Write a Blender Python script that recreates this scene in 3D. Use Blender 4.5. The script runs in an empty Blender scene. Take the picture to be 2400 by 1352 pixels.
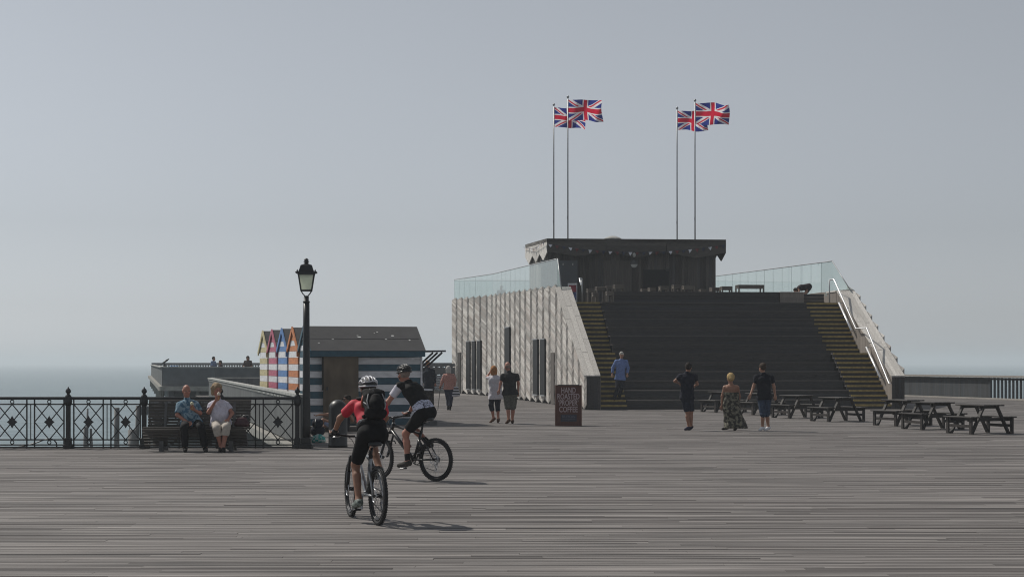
import bpy, math, random
import numpy as np
from mathutils import Vector, Matrix, Euler

random.seed(7)
R = math.radians
SC = bpy.context.scene
COL = SC.collection

# ------------------------------------------------------------------ camera, sky, sun, exposure
F = 4000.0          # focal length in pixels of a 2400 wide frame (60 mm on 36 mm)
HZ = 848.0          # row of the horizon
EYE = 1.8
cam_d = bpy.data.cameras.new("camera")
cam_d.sensor_width = 36.0
cam_d.lens = 36.0 * F / 2400.0
cam_d.shift_y = (HZ - 676.0) / 2400.0
cam_d.clip_start = 0.1
cam_d.clip_end = 40000.0
cam = bpy.data.objects.new("camera", cam_d)
cam.location = (0, 0, EYE)
cam.rotation_euler = (R(90), 0, 0)
COL.objects.link(cam)
SC.camera = cam

SUN_EL = R(48.5)
SUN_AZ = math.atan2(-1.0, 0.78)      # clockwise from +Y: to the left of the picture and a little behind the scene
world = bpy.data.worlds.new("World")
SC.world = world
world.use_nodes = True
wn, wl = world.node_tree.nodes, world.node_tree.links
wn.clear()
w_out = wn.new("ShaderNodeOutputWorld")
w_bg = wn.new("ShaderNodeBackground")
w_sky = wn.new("ShaderNodeTexSky")
w_sky.sky_type = 'NISHITA'
w_sky.sun_disc = False
w_sky.sun_elevation = SUN_EL
w_sky.sun_rotation = SUN_AZ % (2 * math.pi)
w_sky.air_density = 1.0
w_sky.dust_density = 0.5
w_sky.ozone_density = 1.0
w_hsv = wn.new("ShaderNodeHueSaturation")
w_hsv.inputs['Saturation'].default_value = 0.14
wl.new(w_sky.outputs[0], w_hsv.inputs['Color'])
w_tint = wn.new("ShaderNodeMix")
w_tint.data_type = 'RGBA'; w_tint.blend_type = 'MULTIPLY'; w_tint.inputs[0].default_value = 1.0
w_tint.inputs[7].default_value = (0.942, 0.99, 1.06, 1.0)      # thin sea haze over the whole sky
wl.new(w_hsv.outputs[0], w_tint.inputs[6])
w_tc = wn.new("ShaderNodeTexCoord"); w_nz = wn.new("ShaderNodeTexNoise")
w_nz.inputs['Scale'].default_value = 3.0; w_nz.inputs['Detail'].default_value = 3.0
wl.new(w_tc.outputs['Generated'], w_nz.inputs['Vector'])
w_mr = wn.new("ShaderNodeMapRange"); w_mr.inputs[3].default_value = 0.955; w_mr.inputs[4].default_value = 1.045   # uneven haze
wl.new(w_nz.outputs[0], w_mr.inputs[0])
w_sc = wn.new("ShaderNodeVectorMath"); w_sc.operation = 'SCALE'
wl.new(w_tint.outputs[2], w_sc.inputs[0]); wl.new(w_mr.outputs[0], w_sc.inputs['Scale'])
wl.new(w_sc.outputs[0], w_bg.inputs['Color'])
wl.new(w_bg.outputs[0], w_out.inputs['Surface'])
w_bg.inputs['Strength'].default_value = 0.068

sun_d = bpy.data.lights.new("sun", 'SUN')
sun_d.energy = 3.4
sun_d.angle = R(0.6)
sun_d.color = (1.0, 0.955, 0.88)
sun = bpy.data.objects.new("sun", sun_d)
sd = Vector((math.sin(SUN_AZ) * math.cos(SUN_EL), math.cos(SUN_AZ) * math.cos(SUN_EL), math.sin(SUN_EL)))
sun.rotation_euler = sd.to_track_quat('Z', 'Y').to_euler()
sun.location = (-20, 10, 40)
COL.objects.link(sun)

SC.view_settings.view_transform = 'Standard'
SC.view_settings.look = 'None'
SC.view_settings.exposure = 0.0
SC.view_settings.gamma = 1.0
SC.view_settings.use_curve_mapping = False
SC.render.engine = 'CYCLES'
SC.cycles.use_denoising = True
SC.cycles.filter_width = 1.1
SC.cycles.max_bounces = 8
SC.cycles.volume_bounces = 1
SC.cycles.transparent_max_bounces = 12

# ------------------------------------------------------------------ picture -> place
def at(px, py, Y):
    return Vector(((px - 1200.0) / F * Y, Y, EYE + (HZ - py) / F * Y))
def gY(py):
    return F * EYE / (py - HZ)
def gp(px, py):
    return at(px, py, gY(py))

# ------------------------------------------------------------------ mesh helpers
def rotz(a):
    return Matrix.Rotation(a, 3, 'Z')

class MB:
    """collects shapes, becomes one mesh"""
    def __init__(self):
        self.v, self.f, self.m, self.s = [], [], [], []
        self.mi = 0
        self.sm = False
    def face(self, idx):
        self.f.append(tuple(idx)); self.m.append(self.mi); self.s.append(self.sm)
    def add(self, vs, fs):
        o = len(self.v)
        self.v += [tuple(p) for p in vs]
        for f in fs:
            self.face([o + i for i in f])
    def hexa(self, p):          # 8 corners: bottom 0-3 ccw, top 4-7
        self.add(p, [(3, 2, 1, 0), (4, 5, 6, 7), (0, 1, 5, 4), (1, 2, 6, 5), (2, 3, 7, 6), (3, 0, 4, 7)])
    def box(self, c, s, M=None):
        c = Vector(c); hx, hy, hz = s[0] / 2, s[1] / 2, s[2] / 2
        ps = [Vector(q) for q in ((-hx, -hy, -hz), (hx, -hy, -hz), (hx, hy, -hz), (-hx, hy, -hz),
                                  (-hx, -hy, hz), (hx, -hy, hz), (hx, hy, hz), (-hx, hy, hz))]
        if M is not None:
            ps = [M @ q for q in ps]
        self.hexa([c + q for q in ps])
        return self
    def bbox(self, c, s, b=0.01, M=None):   # box with chamfered vertical+horizontal edges
        c = Vector(c); hx, hy, hz = s[0] / 2, s[1] / 2, s[2] / 2
        b = min(b, hx * .9, hy * .9, hz * .9)
        rings = [(-hz, b), (-hz + b, 0), (hz - b, 0), (hz, b)]
        vs = []
        for z, i in rings:
            x, y = hx - i, hy - i
            for q in ((-x + b, -y), (x - b, -y), (x, -y + b), (x, y - b), (x - b, y), (-x + b, y), (-x, y - b), (-x, -y + b)):
                p = Vector((q[0], q[1], z))
                if M is not None: p = M @ p
                vs.append(c + p)
        fs = [tuple(range(7, -1, -1)), tuple(range(24, 32))]
        for k in range(3):
            for j in range(8):
                fs.append((k * 8 + j, k * 8 + (j + 1) % 8, (k + 1) * 8 + (j + 1) % 8, (k + 1) * 8 + j))
        self.add(vs, fs)
        return self
    def beam(self, a, b, w, h, up=(0, 0, 1)):   # box from a to b, width w across, height h along up
        a, b = Vector(a), Vector(b)
        d = (b - a).normalized(); u = Vector(up)
        x = d.cross(u)
        if x.length < 1e-5: x = d.cross(Vector((1, 0, 0)))
        x.normalize(); u = x.cross(d).normalized()
        x = x * (w / 2); u = u * (h / 2)
        self.hexa([a - x - u, a + x - u, b + x - u, b - x - u, a - x + u, a + x + u, b + x + u, b - x + u])
        return self
    def cyl(self, a, b, r1, r2=None, n=12, caps=True):
        if r2 is None: r2 = r1
        a, b = Vector(a), Vector(b)
        d = (b - a).normalized()
        x = d.orthogonal().normalized(); y = d.cross(x)
        vs = []
        for p, r in ((a, r1), (b, r2)):
            for k in range(n):
                t = 2 * math.pi * k / n
                vs.append(p + x * (r * math.cos(t)) + y * (r * math.sin(t)))
        fs = [(k, (k + 1) % n, n + (k + 1) % n, n + k) for k in range(n)]
        o = len(self.v)
        self.v += [tuple(p) for p in vs]
        old = self.sm
        self.sm = n > 6
        for f in fs: self.face([o + i for i in f])
        self.sm = False
        if caps:
            self.face([o + i for i in range(n - 1, -1, -1)]); self.face([o + n + i for i in range(n)])
        self.sm = old
        return self
    def tube(self, pts, r, n=8, closed=False):
        pts = [Vector(p) for p in pts]
        N = len(pts)
        rs = r if isinstance(r, (list, tuple)) else [r] * N
        o = len(self.v)
        px = None
        for i, p in enumerate(pts):
            if closed:
                d = pts[(i + 1) % N] - pts[i - 1]
            else:
                d = pts[min(i + 1, N - 1)] - pts[max(i - 1, 0)]
            d.normalize()
            if px is None:
                x = d.orthogonal().normalized()
            else:
                x = (px - d * px.dot(d)).normalized()
            px = x
            y = d.cross(x)
            for k in range(n):
                t = 2 * math.pi * k / n
                self.v.append(tuple(p + x * (rs[i] * math.cos(t)) + y * (rs[i] * math.sin(t))))
        old = self.sm; self.sm = True
        for i in range(N if closed else N - 1):
            a, b = o + i * n, o + ((i + 1) % N) * n
            for k in range(n):
                self.face((a + k, a + (k + 1) % n, b + (k + 1) % n, b + k))
        self.sm = old
        if not closed:
            self.face([o + k for k in range(n - 1, -1, -1)]); self.face([o + (N - 1) * n + k for k in range(n)])
        return self
    def lathe(self, prof, o=(0, 0, 0), n=20, smooth=True, M=None):   # prof: (r, z)
        o = Vector(o); i0 = len(self.v)
        for r, z in prof:
            for k in range(n):
                t = 2 * math.pi * k / n
                p = Vector((r * math.cos(t), r * math.sin(t), z))
                if M is not None: p = M @ p
                self.v.append(tuple(o + p))
        old = self.sm; self.sm = smooth
        for j in range(len(prof) - 1):
            a, b = i0 + j * n, i0 + (j + 1) * n
            for k in range(n):
                self.face((a + k, a + (k + 1) % n, b + (k + 1) % n, b + k))
        self.sm = False
        self.face([i0 + k for k in range(n - 1, -1, -1)])
        e = i0 + (len(prof) - 1) * n
        self.face([e + k for k in range(n)])
        self.sm = old
        return self
    def prism(self, poly, d):       # poly: list of 3D points, d: extrusion vector
        d = Vector(d); n = len(poly)
        ps = [Vector(p) for p in poly]
        self.add(ps + [p + d for p in ps],
                 [tuple(range(n - 1, -1, -1)), tuple(range(n, 2 * n))] + [(k, (k + 1) % n, n + (k + 1) % n, n + k) for k in range(n)])
        return self
    def build(self, name, mat, parent=None, world=False):
        me = bpy.data.meshes.new(name)
        vs = self.v
        if world and parent is not None:
            L = root_of(parent).location
            vs = [(x - L.x, y - L.y, z - L.z) for x, y, z in vs]
        me.from_pydata(vs, [], self.f)
        mats = mat if isinstance(mat, (list, tuple)) else [mat]
        for mm in mats: me.materials.append(mm)
        me.polygons.foreach_set('material_index', self.m)
        me.polygons.foreach_set('use_smooth', self.s)
        me.update()
        return link(name, me, parent)

def root_of(o):
    while o.parent is not None: o = o.parent
    return o
def link(name, data, parent=None):
    o = bpy.data.objects.new(name, data)
    COL.objects.link(o)
    if parent is not None: o.parent = parent
    return o
def tag(o, label=None, cat=None, group=None, kind=None):
    if label: o['label'] = label
    if cat: o['category'] = cat
    if group: o['group'] = group
    if kind: o['kind'] = kind
    return o
def thing(name, label, cat, loc=(0, 0, 0), rz=0.0, group=None):
    o = bpy.data.objects.new(name, None)
    o.empty_display_size = 0.2
    COL.objects.link(o)
    o.location = loc
    o.rotation_euler = (0, 0, rz)
    return tag(o, label, cat, group)
def struct(o):
    o['kind'] = 'structure'
    return o
def copy_tree(o, parent=None):
    c = o.copy(); COL.objects.link(c); c.parent = parent
    for ch in list(o.children): copy_tree(ch, c)
    return c

# ------------------------------------------------------------------ materials
def srgb(r, g, b):
    def l(c):
        c /= 255.0
        return c / 12.92 if c <= 0.04045 else ((c + 0.055) / 1.055) ** 2.4
    return (l(r), l(g), l(b), 1.0)

def base_mat(name):
    m = bpy.data.materials.new(name)
    m.use_nodes = True
    n = m.node_tree.nodes
    return m, n, m.node_tree.links, n['Principled BSDF']

def mix(nt, a, b, fac, mode='MIX'):
    n = nt.nodes.new('ShaderNodeMix'); n.data_type = 'RGBA'; n.blend_type = mode
    for sock, val in ((n.inputs[0], fac), (n.inputs[6], a), (n.inputs[7], b)):
        if hasattr(val, 'is_linked') or hasattr(val, 'links'): nt.links.new(val, sock)
        else: sock.default_value = val
    return n.outputs[2]

def plain(name, col, rough=0.6, metal=0.0, var=0.25, scale=12.0, bump=0.15, stretch=(1, 1, 1), rand=0.0, spec=0.5, coords='Object', detail=4):
    """painted / fabric / metal surface with uneven tone"""
    m, n, l, p = base_mat(name)
    nt = m.node_tree
    tc = n.new('ShaderNodeTexCoord'); mp = n.new('ShaderNodeMapping')
    mp.inputs['Scale'].default_value = stretch
    l.new(tc.outputs[coords], mp.inputs['Vector'])
    nz = n.new('ShaderNodeTexNoise'); nz.inputs['Scale'].default_value = scale; nz.inputs['Detail'].default_value = detail
    l.new(mp.outputs[0], nz.inputs['Vector'])
    rp = n.new('ShaderNodeMapRange')
    rp.inputs[1].default_value = 0.3; rp.inputs[2].default_value = 0.7
    rp.inputs[3].default_value = 1 - var; rp.inputs[4].default_value = 1 + var
    l.new(nz.outputs[0], rp.inputs[0])
    fac = rp.outputs[0]
    if rand:
        oi = n.new('ShaderNodeObjectInfo'); r2 = n.new('ShaderNodeMapRange')
        r2.inputs[3].default_value = 1 - rand; r2.inputs[4].default_value = 1 + rand
        l.new(oi.outputs['Random'], r2.inputs[0])
        mu = n.new('ShaderNodeMath'); mu.operation = 'MULTIPLY'
        l.new(fac, mu.inputs[0]); l.new(r2.outputs[0], mu.inputs[1]); fac = mu.outputs[0]
    vm = n.new('ShaderNodeVectorMath'); vm.operation = 'SCALE'
    vm.inputs[0].default_value = col[:3]
    l.new(fac, vm.inputs['Scale'])
    l.new(vm.outputs[0], p.inputs['Base Color'])
    p.inputs['Roughness'].default_value = rough
    p.inputs['Metallic'].default_value = metal
    p.inputs['Specular IOR Level'].default_value = spec
    if bump:
        b = n.new('ShaderNodeBump'); b.inputs['Strength'].default_value = bump; b.inputs['Distance'].default_value = 0.02
        l.new(nz.outputs[0], b.inputs['Height']); l.new(b.outputs[0], p.inputs['Normal'])
    return m

def wood(name, c1, c2, grain='X', fine=55.0, along=1.6, rough=0.75, rnd='island', amp=0.35, bump=0.3, world=True, tint=None, wear=None):
    """weathered board: grain streaks along one axis, each board its own tone"""
    m, n, l, p = base_mat(name)
    nt = m.node_tree
    if world:
        src = n.new('ShaderNodeNewGeometry').outputs['Position']
    else:
        src = n.new('ShaderNodeTexCoord').outputs['Object']
    if rnd == 'island': rv = n.new('ShaderNodeNewGeometry').outputs['Random Per Island']
    else: rv = n.new('ShaderNodeObjectInfo').outputs['Random']
    off = n.new('ShaderNodeVectorMath'); off.operation = 'SCALE'; off.inputs[0].default_value = (37.0, 53.0, 71.0)
    l.new(rv, off.inputs['Scale'])
    ad = n.new('ShaderNodeVectorMath'); ad.operation = 'ADD'
    l.new(src, ad.inputs[0]); l.new(off.outputs[0], ad.inputs[1])
    mp = n.new('ShaderNodeMapping')
    s = [fine, fine, fine]; s['XYZ'.index(grain)] = along
    mp.inputs['Scale'].default_value = s
    l.new(ad.outputs[0], mp.inputs['Vector'])
    nz = n.new('ShaderNodeTexNoise'); nz.inputs['Scale'].default_value = 1.0; nz.inputs['Detail'].default_value = 5; nz.inputs['Roughness'].default_value = 0.65
    l.new(mp.outputs[0], nz.inputs['Vector'])
    cr = n.new('ShaderNodeMapRange'); cr.inputs[1].default_value = 0.32; cr.inputs[2].default_value = 0.68
    l.new(nz.outputs[0], cr.inputs[0])
    c = mix(nt, c1, c2, cr.outputs[0])
    # board tone
    r2 = n.new('ShaderNodeMapRange'); r2.inputs[3].default_value = 1 - amp; r2.inputs[4].default_value = 1 + amp
    l.new(rv, r2.inputs[0])
    vm = n.new('ShaderNodeVectorMath'); vm.operation = 'SCALE'
    l.new(c, vm.inputs[0]); l.new(r2.outputs[0], vm.inputs['Scale'])
    out = vm.outputs[0]
    if tint is not None:       # some boards carry another colour
        fr = n.new('ShaderNodeMath'); fr.operation = 'MULTIPLY'; fr.inputs[1].default_value = 7.31
        l.new(rv, fr.inputs[0])
        f2 = n.new('ShaderNodeMath'); f2.operation = 'FRACT'; l.new(fr.outputs[0], f2.inputs[0])
        f3 = n.new('ShaderNodeMapRange'); f3.inputs[1].default_value = tint[2] if len(tint) > 2 else 0.55; f3.inputs[2].default_value = 1.0; f3.inputs[4].default_value = tint[1]
        l.new(f2.outputs[0], f3.inputs[0])
        out = mix(nt, out, tint[0], f3.outputs[0])
    if wear is not None:       # large blotches of dirt and bleaching
        n2 = n.new('ShaderNodeTexNoise'); n2.inputs['Scale'].default_value = wear[0]; n2.inputs['Detail'].default_value = 6
        m2 = n.new('ShaderNodeMapping'); m2.inputs['Scale'].default_value = wear[2]
        g2 = n.new('ShaderNodeNewGeometry'); l.new(g2.outputs['Position'], m2.inputs['Vector']); l.new(m2.outputs[0], n2.inputs['Vector'])
        m3 = n.new('ShaderNodeMapRange'); m3.inputs[1].default_value = 0.35; m3.inputs[2].default_value = 0.65
        m3.inputs[3].default_value = 1 - wear[1]; m3.inputs[4].default_value = 1 + (wear[3] if len(wear) > 3 else wear[1])
        l.new(n2.outputs[0], m3.inputs[0])
        v3 = n.new('ShaderNodeVectorMath'); v3.operation = 'SCALE'
        l.new(out, v3.inputs[0]); l.new(m3.outputs[0], v3.inputs['Scale']); out = v3.outputs[0]
        n4 = n.new('ShaderNodeTexNoise'); n4.inputs['Scale'].default_value = .45; n4.inputs['Detail'].default_value = 4      # spilt and trodden patches
        m4 = n.new('ShaderNodeMapping'); m4.inputs['Scale'].default_value = (.6, 1.0, 1); l.new(g2.outputs['Position'], m4.inputs['Vector']); l.new(m4.outputs[0], n4.inputs['Vector'])
        r4 = n.new('ShaderNodeMapRange'); r4.inputs[1].default_value = .56; r4.inputs[2].default_value = .70; r4.inputs[3].default_value = 1.0; r4.inputs[4].default_value = .74
        l.new(n4.outputs[0], r4.inputs[0])
        v4 = n.new('ShaderNodeVectorMath'); v4.operation = 'SCALE'; l.new(out, v4.inputs[0]); l.new(r4.outputs[0], v4.inputs['Scale']); out = v4.outputs[0]
    l.new(out, p.inputs['Base Color'])
    p.inputs['Roughness'].default_value = rough
    p.inputs['Specular IOR Level'].default_value = 0.3
    if bump:
        b = n.new('ShaderNodeBump'); b.inputs['Strength'].default_value = bump; b.inputs['Distance'].default_value = 0.004
        l.new(nz.outputs[0], b.inputs['Height']); l.new(b.outputs[0], p.inputs['Normal'])
    return m

def printed(name, rough=0.7, bump=0.0):
    """colour from the mesh's own colour layer (flat print on cloth)"""
    m, n, l, p = base_mat(name)
    a = n.new('ShaderNodeAttribute'); a.attribute_name = 'Col'
    l.new(a.outputs['Color'], p.inputs['Base Color'])
    p.inputs['Roughness'].default_value = rough
    p.inputs['Specular IOR Level'].default_value = 0.2
    return m

def glass_mat(name, tint, refl=0.12, alpha=0.55):
    """thin tinted pane: partly see-through, partly mirror"""
    m, n, l, p = base_mat(name)
    n.remove(p)
    out = n['Material Output']
    tr = n.new('ShaderNodeBsdfTransparent'); tr.inputs[0].default_value = tint
    df = n.new('ShaderNodeBsdfDiffuse'); df.inputs[0].default_value = (0.70, 0.80, 0.80, 1)
    gl = n.new('ShaderNodeBsdfGlossy'); gl.inputs['Roughness'].default_value = 0.03
    m0 = n.new('ShaderNodeMixShader'); m0.inputs[0].default_value = 1 - alpha
    l.new(tr.outputs[0], m0.inputs[1]); l.new(df.outputs[0], m0.inputs[2])
    fr = n.new('ShaderNodeFresnel'); fr.inputs[0].default_value = 1.45
    m1 = n.new('ShaderNodeMixShader')
    geo = n.new('ShaderNodeNewGeometry'); inv = n.new('ShaderNodeMath'); inv.operation = 'SUBTRACT'; inv.inputs[0].default_value = 1.0; l.new(geo.outputs['Backfacing'], inv.inputs[1])
    mu = n.new('ShaderNodeMath'); mu.operation = 'MULTIPLY'; l.new(fr.outputs[0], mu.inputs[0]); l.new(inv.outputs[0], mu.inputs[1])
    l.new(mu.outputs[0], m1.inputs[0]); l.new(m0.outputs[0], m1.inputs[1]); l.new(gl.outputs[0], m1.inputs[2])
    l.new(m1.outputs[0], out.inputs['Surface'])
    return m
# ------------------------------------------------------------------ shared materials
M = {}
DK1, DK2 = (0.130, 0.118, 0.112, 1), (0.300, 0.277, 0.264, 1)
M['deck_far'] = wood('deck_far', DK1, DK2, 'X', 48, 0.8, rnd='island', amp=0.20, tint=((0.055, 0.045, 0.042, 1), 0.75, 0.60), wear=(1.0, 0.50, (0.40, 6.5, 1), 0.12))
M['deck_near'] = wood('deck_near', DK1, DK2, 'X', 48, 0.8, rnd='object', amp=0.20, tint=((0.055, 0.045, 0.042, 1), 0.75, 0.60), wear=(1.0, 0.50, (0.40, 6.5, 1), 0.12))
M['under'] = plain('under_deck', (0.02, 0.018, 0.017), 0.9, bump=0)
M['black'] = plain('black_paint', (0.012, 0.013, 0.015), 0.38, var=0.3, scale=20, bump=0.05)
M['clad'] = wood('cladding', (0.29, 0.275, 0.252, 1), (0.61, 0.586, 0.55, 1), 'Y', 40, 3.0, rnd='island', amp=0.36, tint=((0.30, 0.235, 0.20, 1), 0.45))
M['clad_o'] = wood('cladding_board', (0.29, 0.275, 0.252, 1), (0.61, 0.586, 0.55, 1), 'Y', 40, 3.0, rnd='object', amp=0.36, tint=((0.30, 0.235, 0.20, 1), 0.45))
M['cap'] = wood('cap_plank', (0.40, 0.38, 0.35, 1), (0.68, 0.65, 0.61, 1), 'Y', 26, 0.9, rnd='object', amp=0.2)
M['stair'] = wood('stair_plank', (0.030, 0.029, 0.029, 1), (0.066, 0.062, 0.061, 1), 'X', 40, 0.8, rnd='object', amp=0.25, tint=((0.045, 0.05, 0.06, 1), 0.5))
M['tread'] = wood('tread_plank', (0.07, 0.064, 0.060, 1), (0.13, 0.118, 0.11, 1), 'X', 40, 0.8, rnd='object', amp=0.2)
M['wide_tread'] = wood('wide_tread_plank', (0.055, 0.051, 0.049, 1), (0.10, 0.092, 0.088, 1), 'X', 40, 0.8, rnd='object', amp=0.2)
M['inner'] = wood('inner_plank', (0.19, 0.165, 0.145, 1), (0.31, 0.275, 0.245, 1), 'Z', 40, 1.5, rnd='object', amp=0.25)
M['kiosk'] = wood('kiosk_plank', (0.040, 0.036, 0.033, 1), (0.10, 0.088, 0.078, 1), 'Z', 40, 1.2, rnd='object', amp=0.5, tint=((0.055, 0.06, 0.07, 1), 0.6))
M['kiosk_lit_side'] = wood('kiosk_lit_side_plank', (0.18, 0.16, 0.14, 1), (0.30, 0.27, 0.24, 1), 'Z', 40, 1.2, rnd='object', amp=0.3)  # paler copy of the kiosk planks: sunlight on the left side put into the colour
M['fascia'] = wood('fascia_plank', (0.045, 0.041, 0.038, 1), (0.105, 0.095, 0.085, 1), 'X', 40, 1.0, rnd='object', amp=0.25)
M['nosing'] = plain('yellow_nosing', (0.30, 0.225, 0.075), 0.75, var=0.35, scale=9, bump=0.1)
M['steel'] = plain('polished_steel', (0.85, 0.85, 0.86), 0.38, metal=0.9, var=0.05, bump=0)
M['dark_pane'] = plain('dark_door_pane', (0.012, 0.013, 0.015), 0.55, var=0.2, bump=0, spec=0.15)
M['alu'] = plain('grey_frame', (0.33, 0.34, 0.35), 0.45, metal=0.4, var=0.1, bump=0)
M['wallgrey'] = plain('grey_panel', (0.135, 0.140, 0.140), 0.9, spec=0.12, var=0.14, scale=2.0, bump=0.05, stretch=(1, 1, .3), rand=0.06)
M['walldark'] = plain('slate_panel', (0.12, 0.13, 0.138), 0.85, spec=0.15, var=0.14, scale=2.0, bump=0.05, rand=0.1)
M['concrete'] = plain('pale_concrete', (0.28, 0.272, 0.25), 0.95, spec=0.15, var=0.25, scale=3.0, bump=0.3)
M['capgrey'] = plain('pale_metal_cap', (0.36, 0.36, 0.34), 0.75, spec=0.25, var=0.2, scale=4, bump=0.05)
M['pile'] = plain('weathered_pile', (0.20, 0.195, 0.19), 0.9, var=0.35, scale=3, bump=0.4, stretch=(1, 1, .3))
M['glass'] = glass_mat('balustrade_glass', (0.935, 0.985, 0.98, 1), alpha=0.82)
M['glass_edge'] = plain('glass_joint', (0.34, 0.42, 0.42), 0.3, bump=0)
M['slat'] = wood('fence_slat', (0.045, 0.048, 0.052, 1), (0.075, 0.08, 0.086, 1), 'Z', 30, 1.2, rnd='object', amp=0.18, tint=((0.05, 0.065, 0.08, 1), 0.5))
M['railcap'] = wood('rail_cap', (0.26, 0.245, 0.225, 1), (0.42, 0.40, 0.37, 1), 'Y', 30, 1.0, rnd='object', amp=0.1)
M['picnic'] = wood('picnic_plank', (0.022, 0.020, 0.018, 1), (0.052, 0.045, 0.041, 1), 'X', 30, 2.0, rnd='object', amp=0.3, world=False, rough=0.6)
M['bench'] = wood('bench_slat', (0.045, 0.040, 0.036, 1), (0.10, 0.090, 0.080, 1), 'X', 40, 1.5, rnd='object', amp=0.3, rough=0.65)

# ------------------------------------------------------------------ sea
SEA_Z = -7.5
def make_sea():
    m, n, l, p = base_mat('sea_water')
    g = n.new('ShaderNodeNewGeometry')
    mp = n.new('ShaderNodeMapping'); mp.inputs['Scale'].default_value = (0.35, 0.9, 1)
    l.new(g.outputs['Position'], mp.inputs['Vector'])
    a = n.new('ShaderNodeTexNoise'); a.inputs['Scale'].default_value = 0.9; a.inputs['Detail'].default_value = 5
    b = n.new('ShaderNodeTexNoise'); b.inputs['Scale'].default_value = 0.03; b.inputs['Detail'].default_value = 3
    l.new(mp.outputs[0], a.inputs['Vector']); l.new(mp.outputs[0], b.inputs['Vector'])
    mp2 = n.new('ShaderNodeMapping'); mp2.inputs['Scale'].default_value = (0.10, 0.42, 1)
    l.new(g.outputs['Position'], mp2.inputs['Vector'])
    d = n.new('ShaderNodeTexNoise'); d.inputs['Scale'].default_value = 1.0; d.inputs['Detail'].default_value = 4; l.new(mp2.outputs[0], d.inputs['Vector'])
    dr = n.new('ShaderNodeMapRange'); dr.inputs[1].default_value = .35; dr.inputs[2].default_value = .65; l.new(d.outputs[0], dr.inputs[0])
    c = mix(m.node_tree, (0.045, 0.095, 0.108, 1), (0.12, 0.18, 0.195, 1), dr.outputs[0])
    l.new(c, p.inputs['Base Color'])
    p.inputs['Roughness'].default_value = 0.28
    p.inputs['IOR'].default_value = 1.33
    bm = n.new('ShaderNodeBump'); bm.inputs['Strength'].default_value = 0.9; bm.inputs['Distance'].default_value = 0.28
    sm = n.new('ShaderNodeMath'); sm.operation = 'MULTIPLY_ADD'; sm.inputs[1].default_value = 3.0; l.new(d.outputs[0], sm.inputs[0]); l.new(a.outputs[0], sm.inputs[2]); l.new(sm.outputs[0], bm.inputs['Height']); l.new(bm.outputs[0], p.inputs['Normal'])
    S = 8000
    mb = MB()
    mb.add([(-S, -400, SEA_Z), (S, -400, SEA_Z), (S, S, SEA_Z), (-S, S, SEA_Z)], [(0, 1, 2, 3)])
    struct(mb.build('sea', m))
make_sea()

# ------------------------------------------------------------------ deck
EDGE_Y = 36.0
def left_edge(Y):        # pier edge running back and to the left, behind the railing
    return -4.42 - (Y - 36.2) * 0.2273
def right_edge(Y):
    return 20.6 + (90.0 - Y) * 0.34
def deck_span(Y):
    if Y < EDGE_Y: x0 = -0.33 * Y - 1.5
    else: x0 = max(left_edge(Y), -0.33 * Y - 1.5)
    return x0, min(0.33 * Y + 2.0, right_edge(Y))

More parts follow.
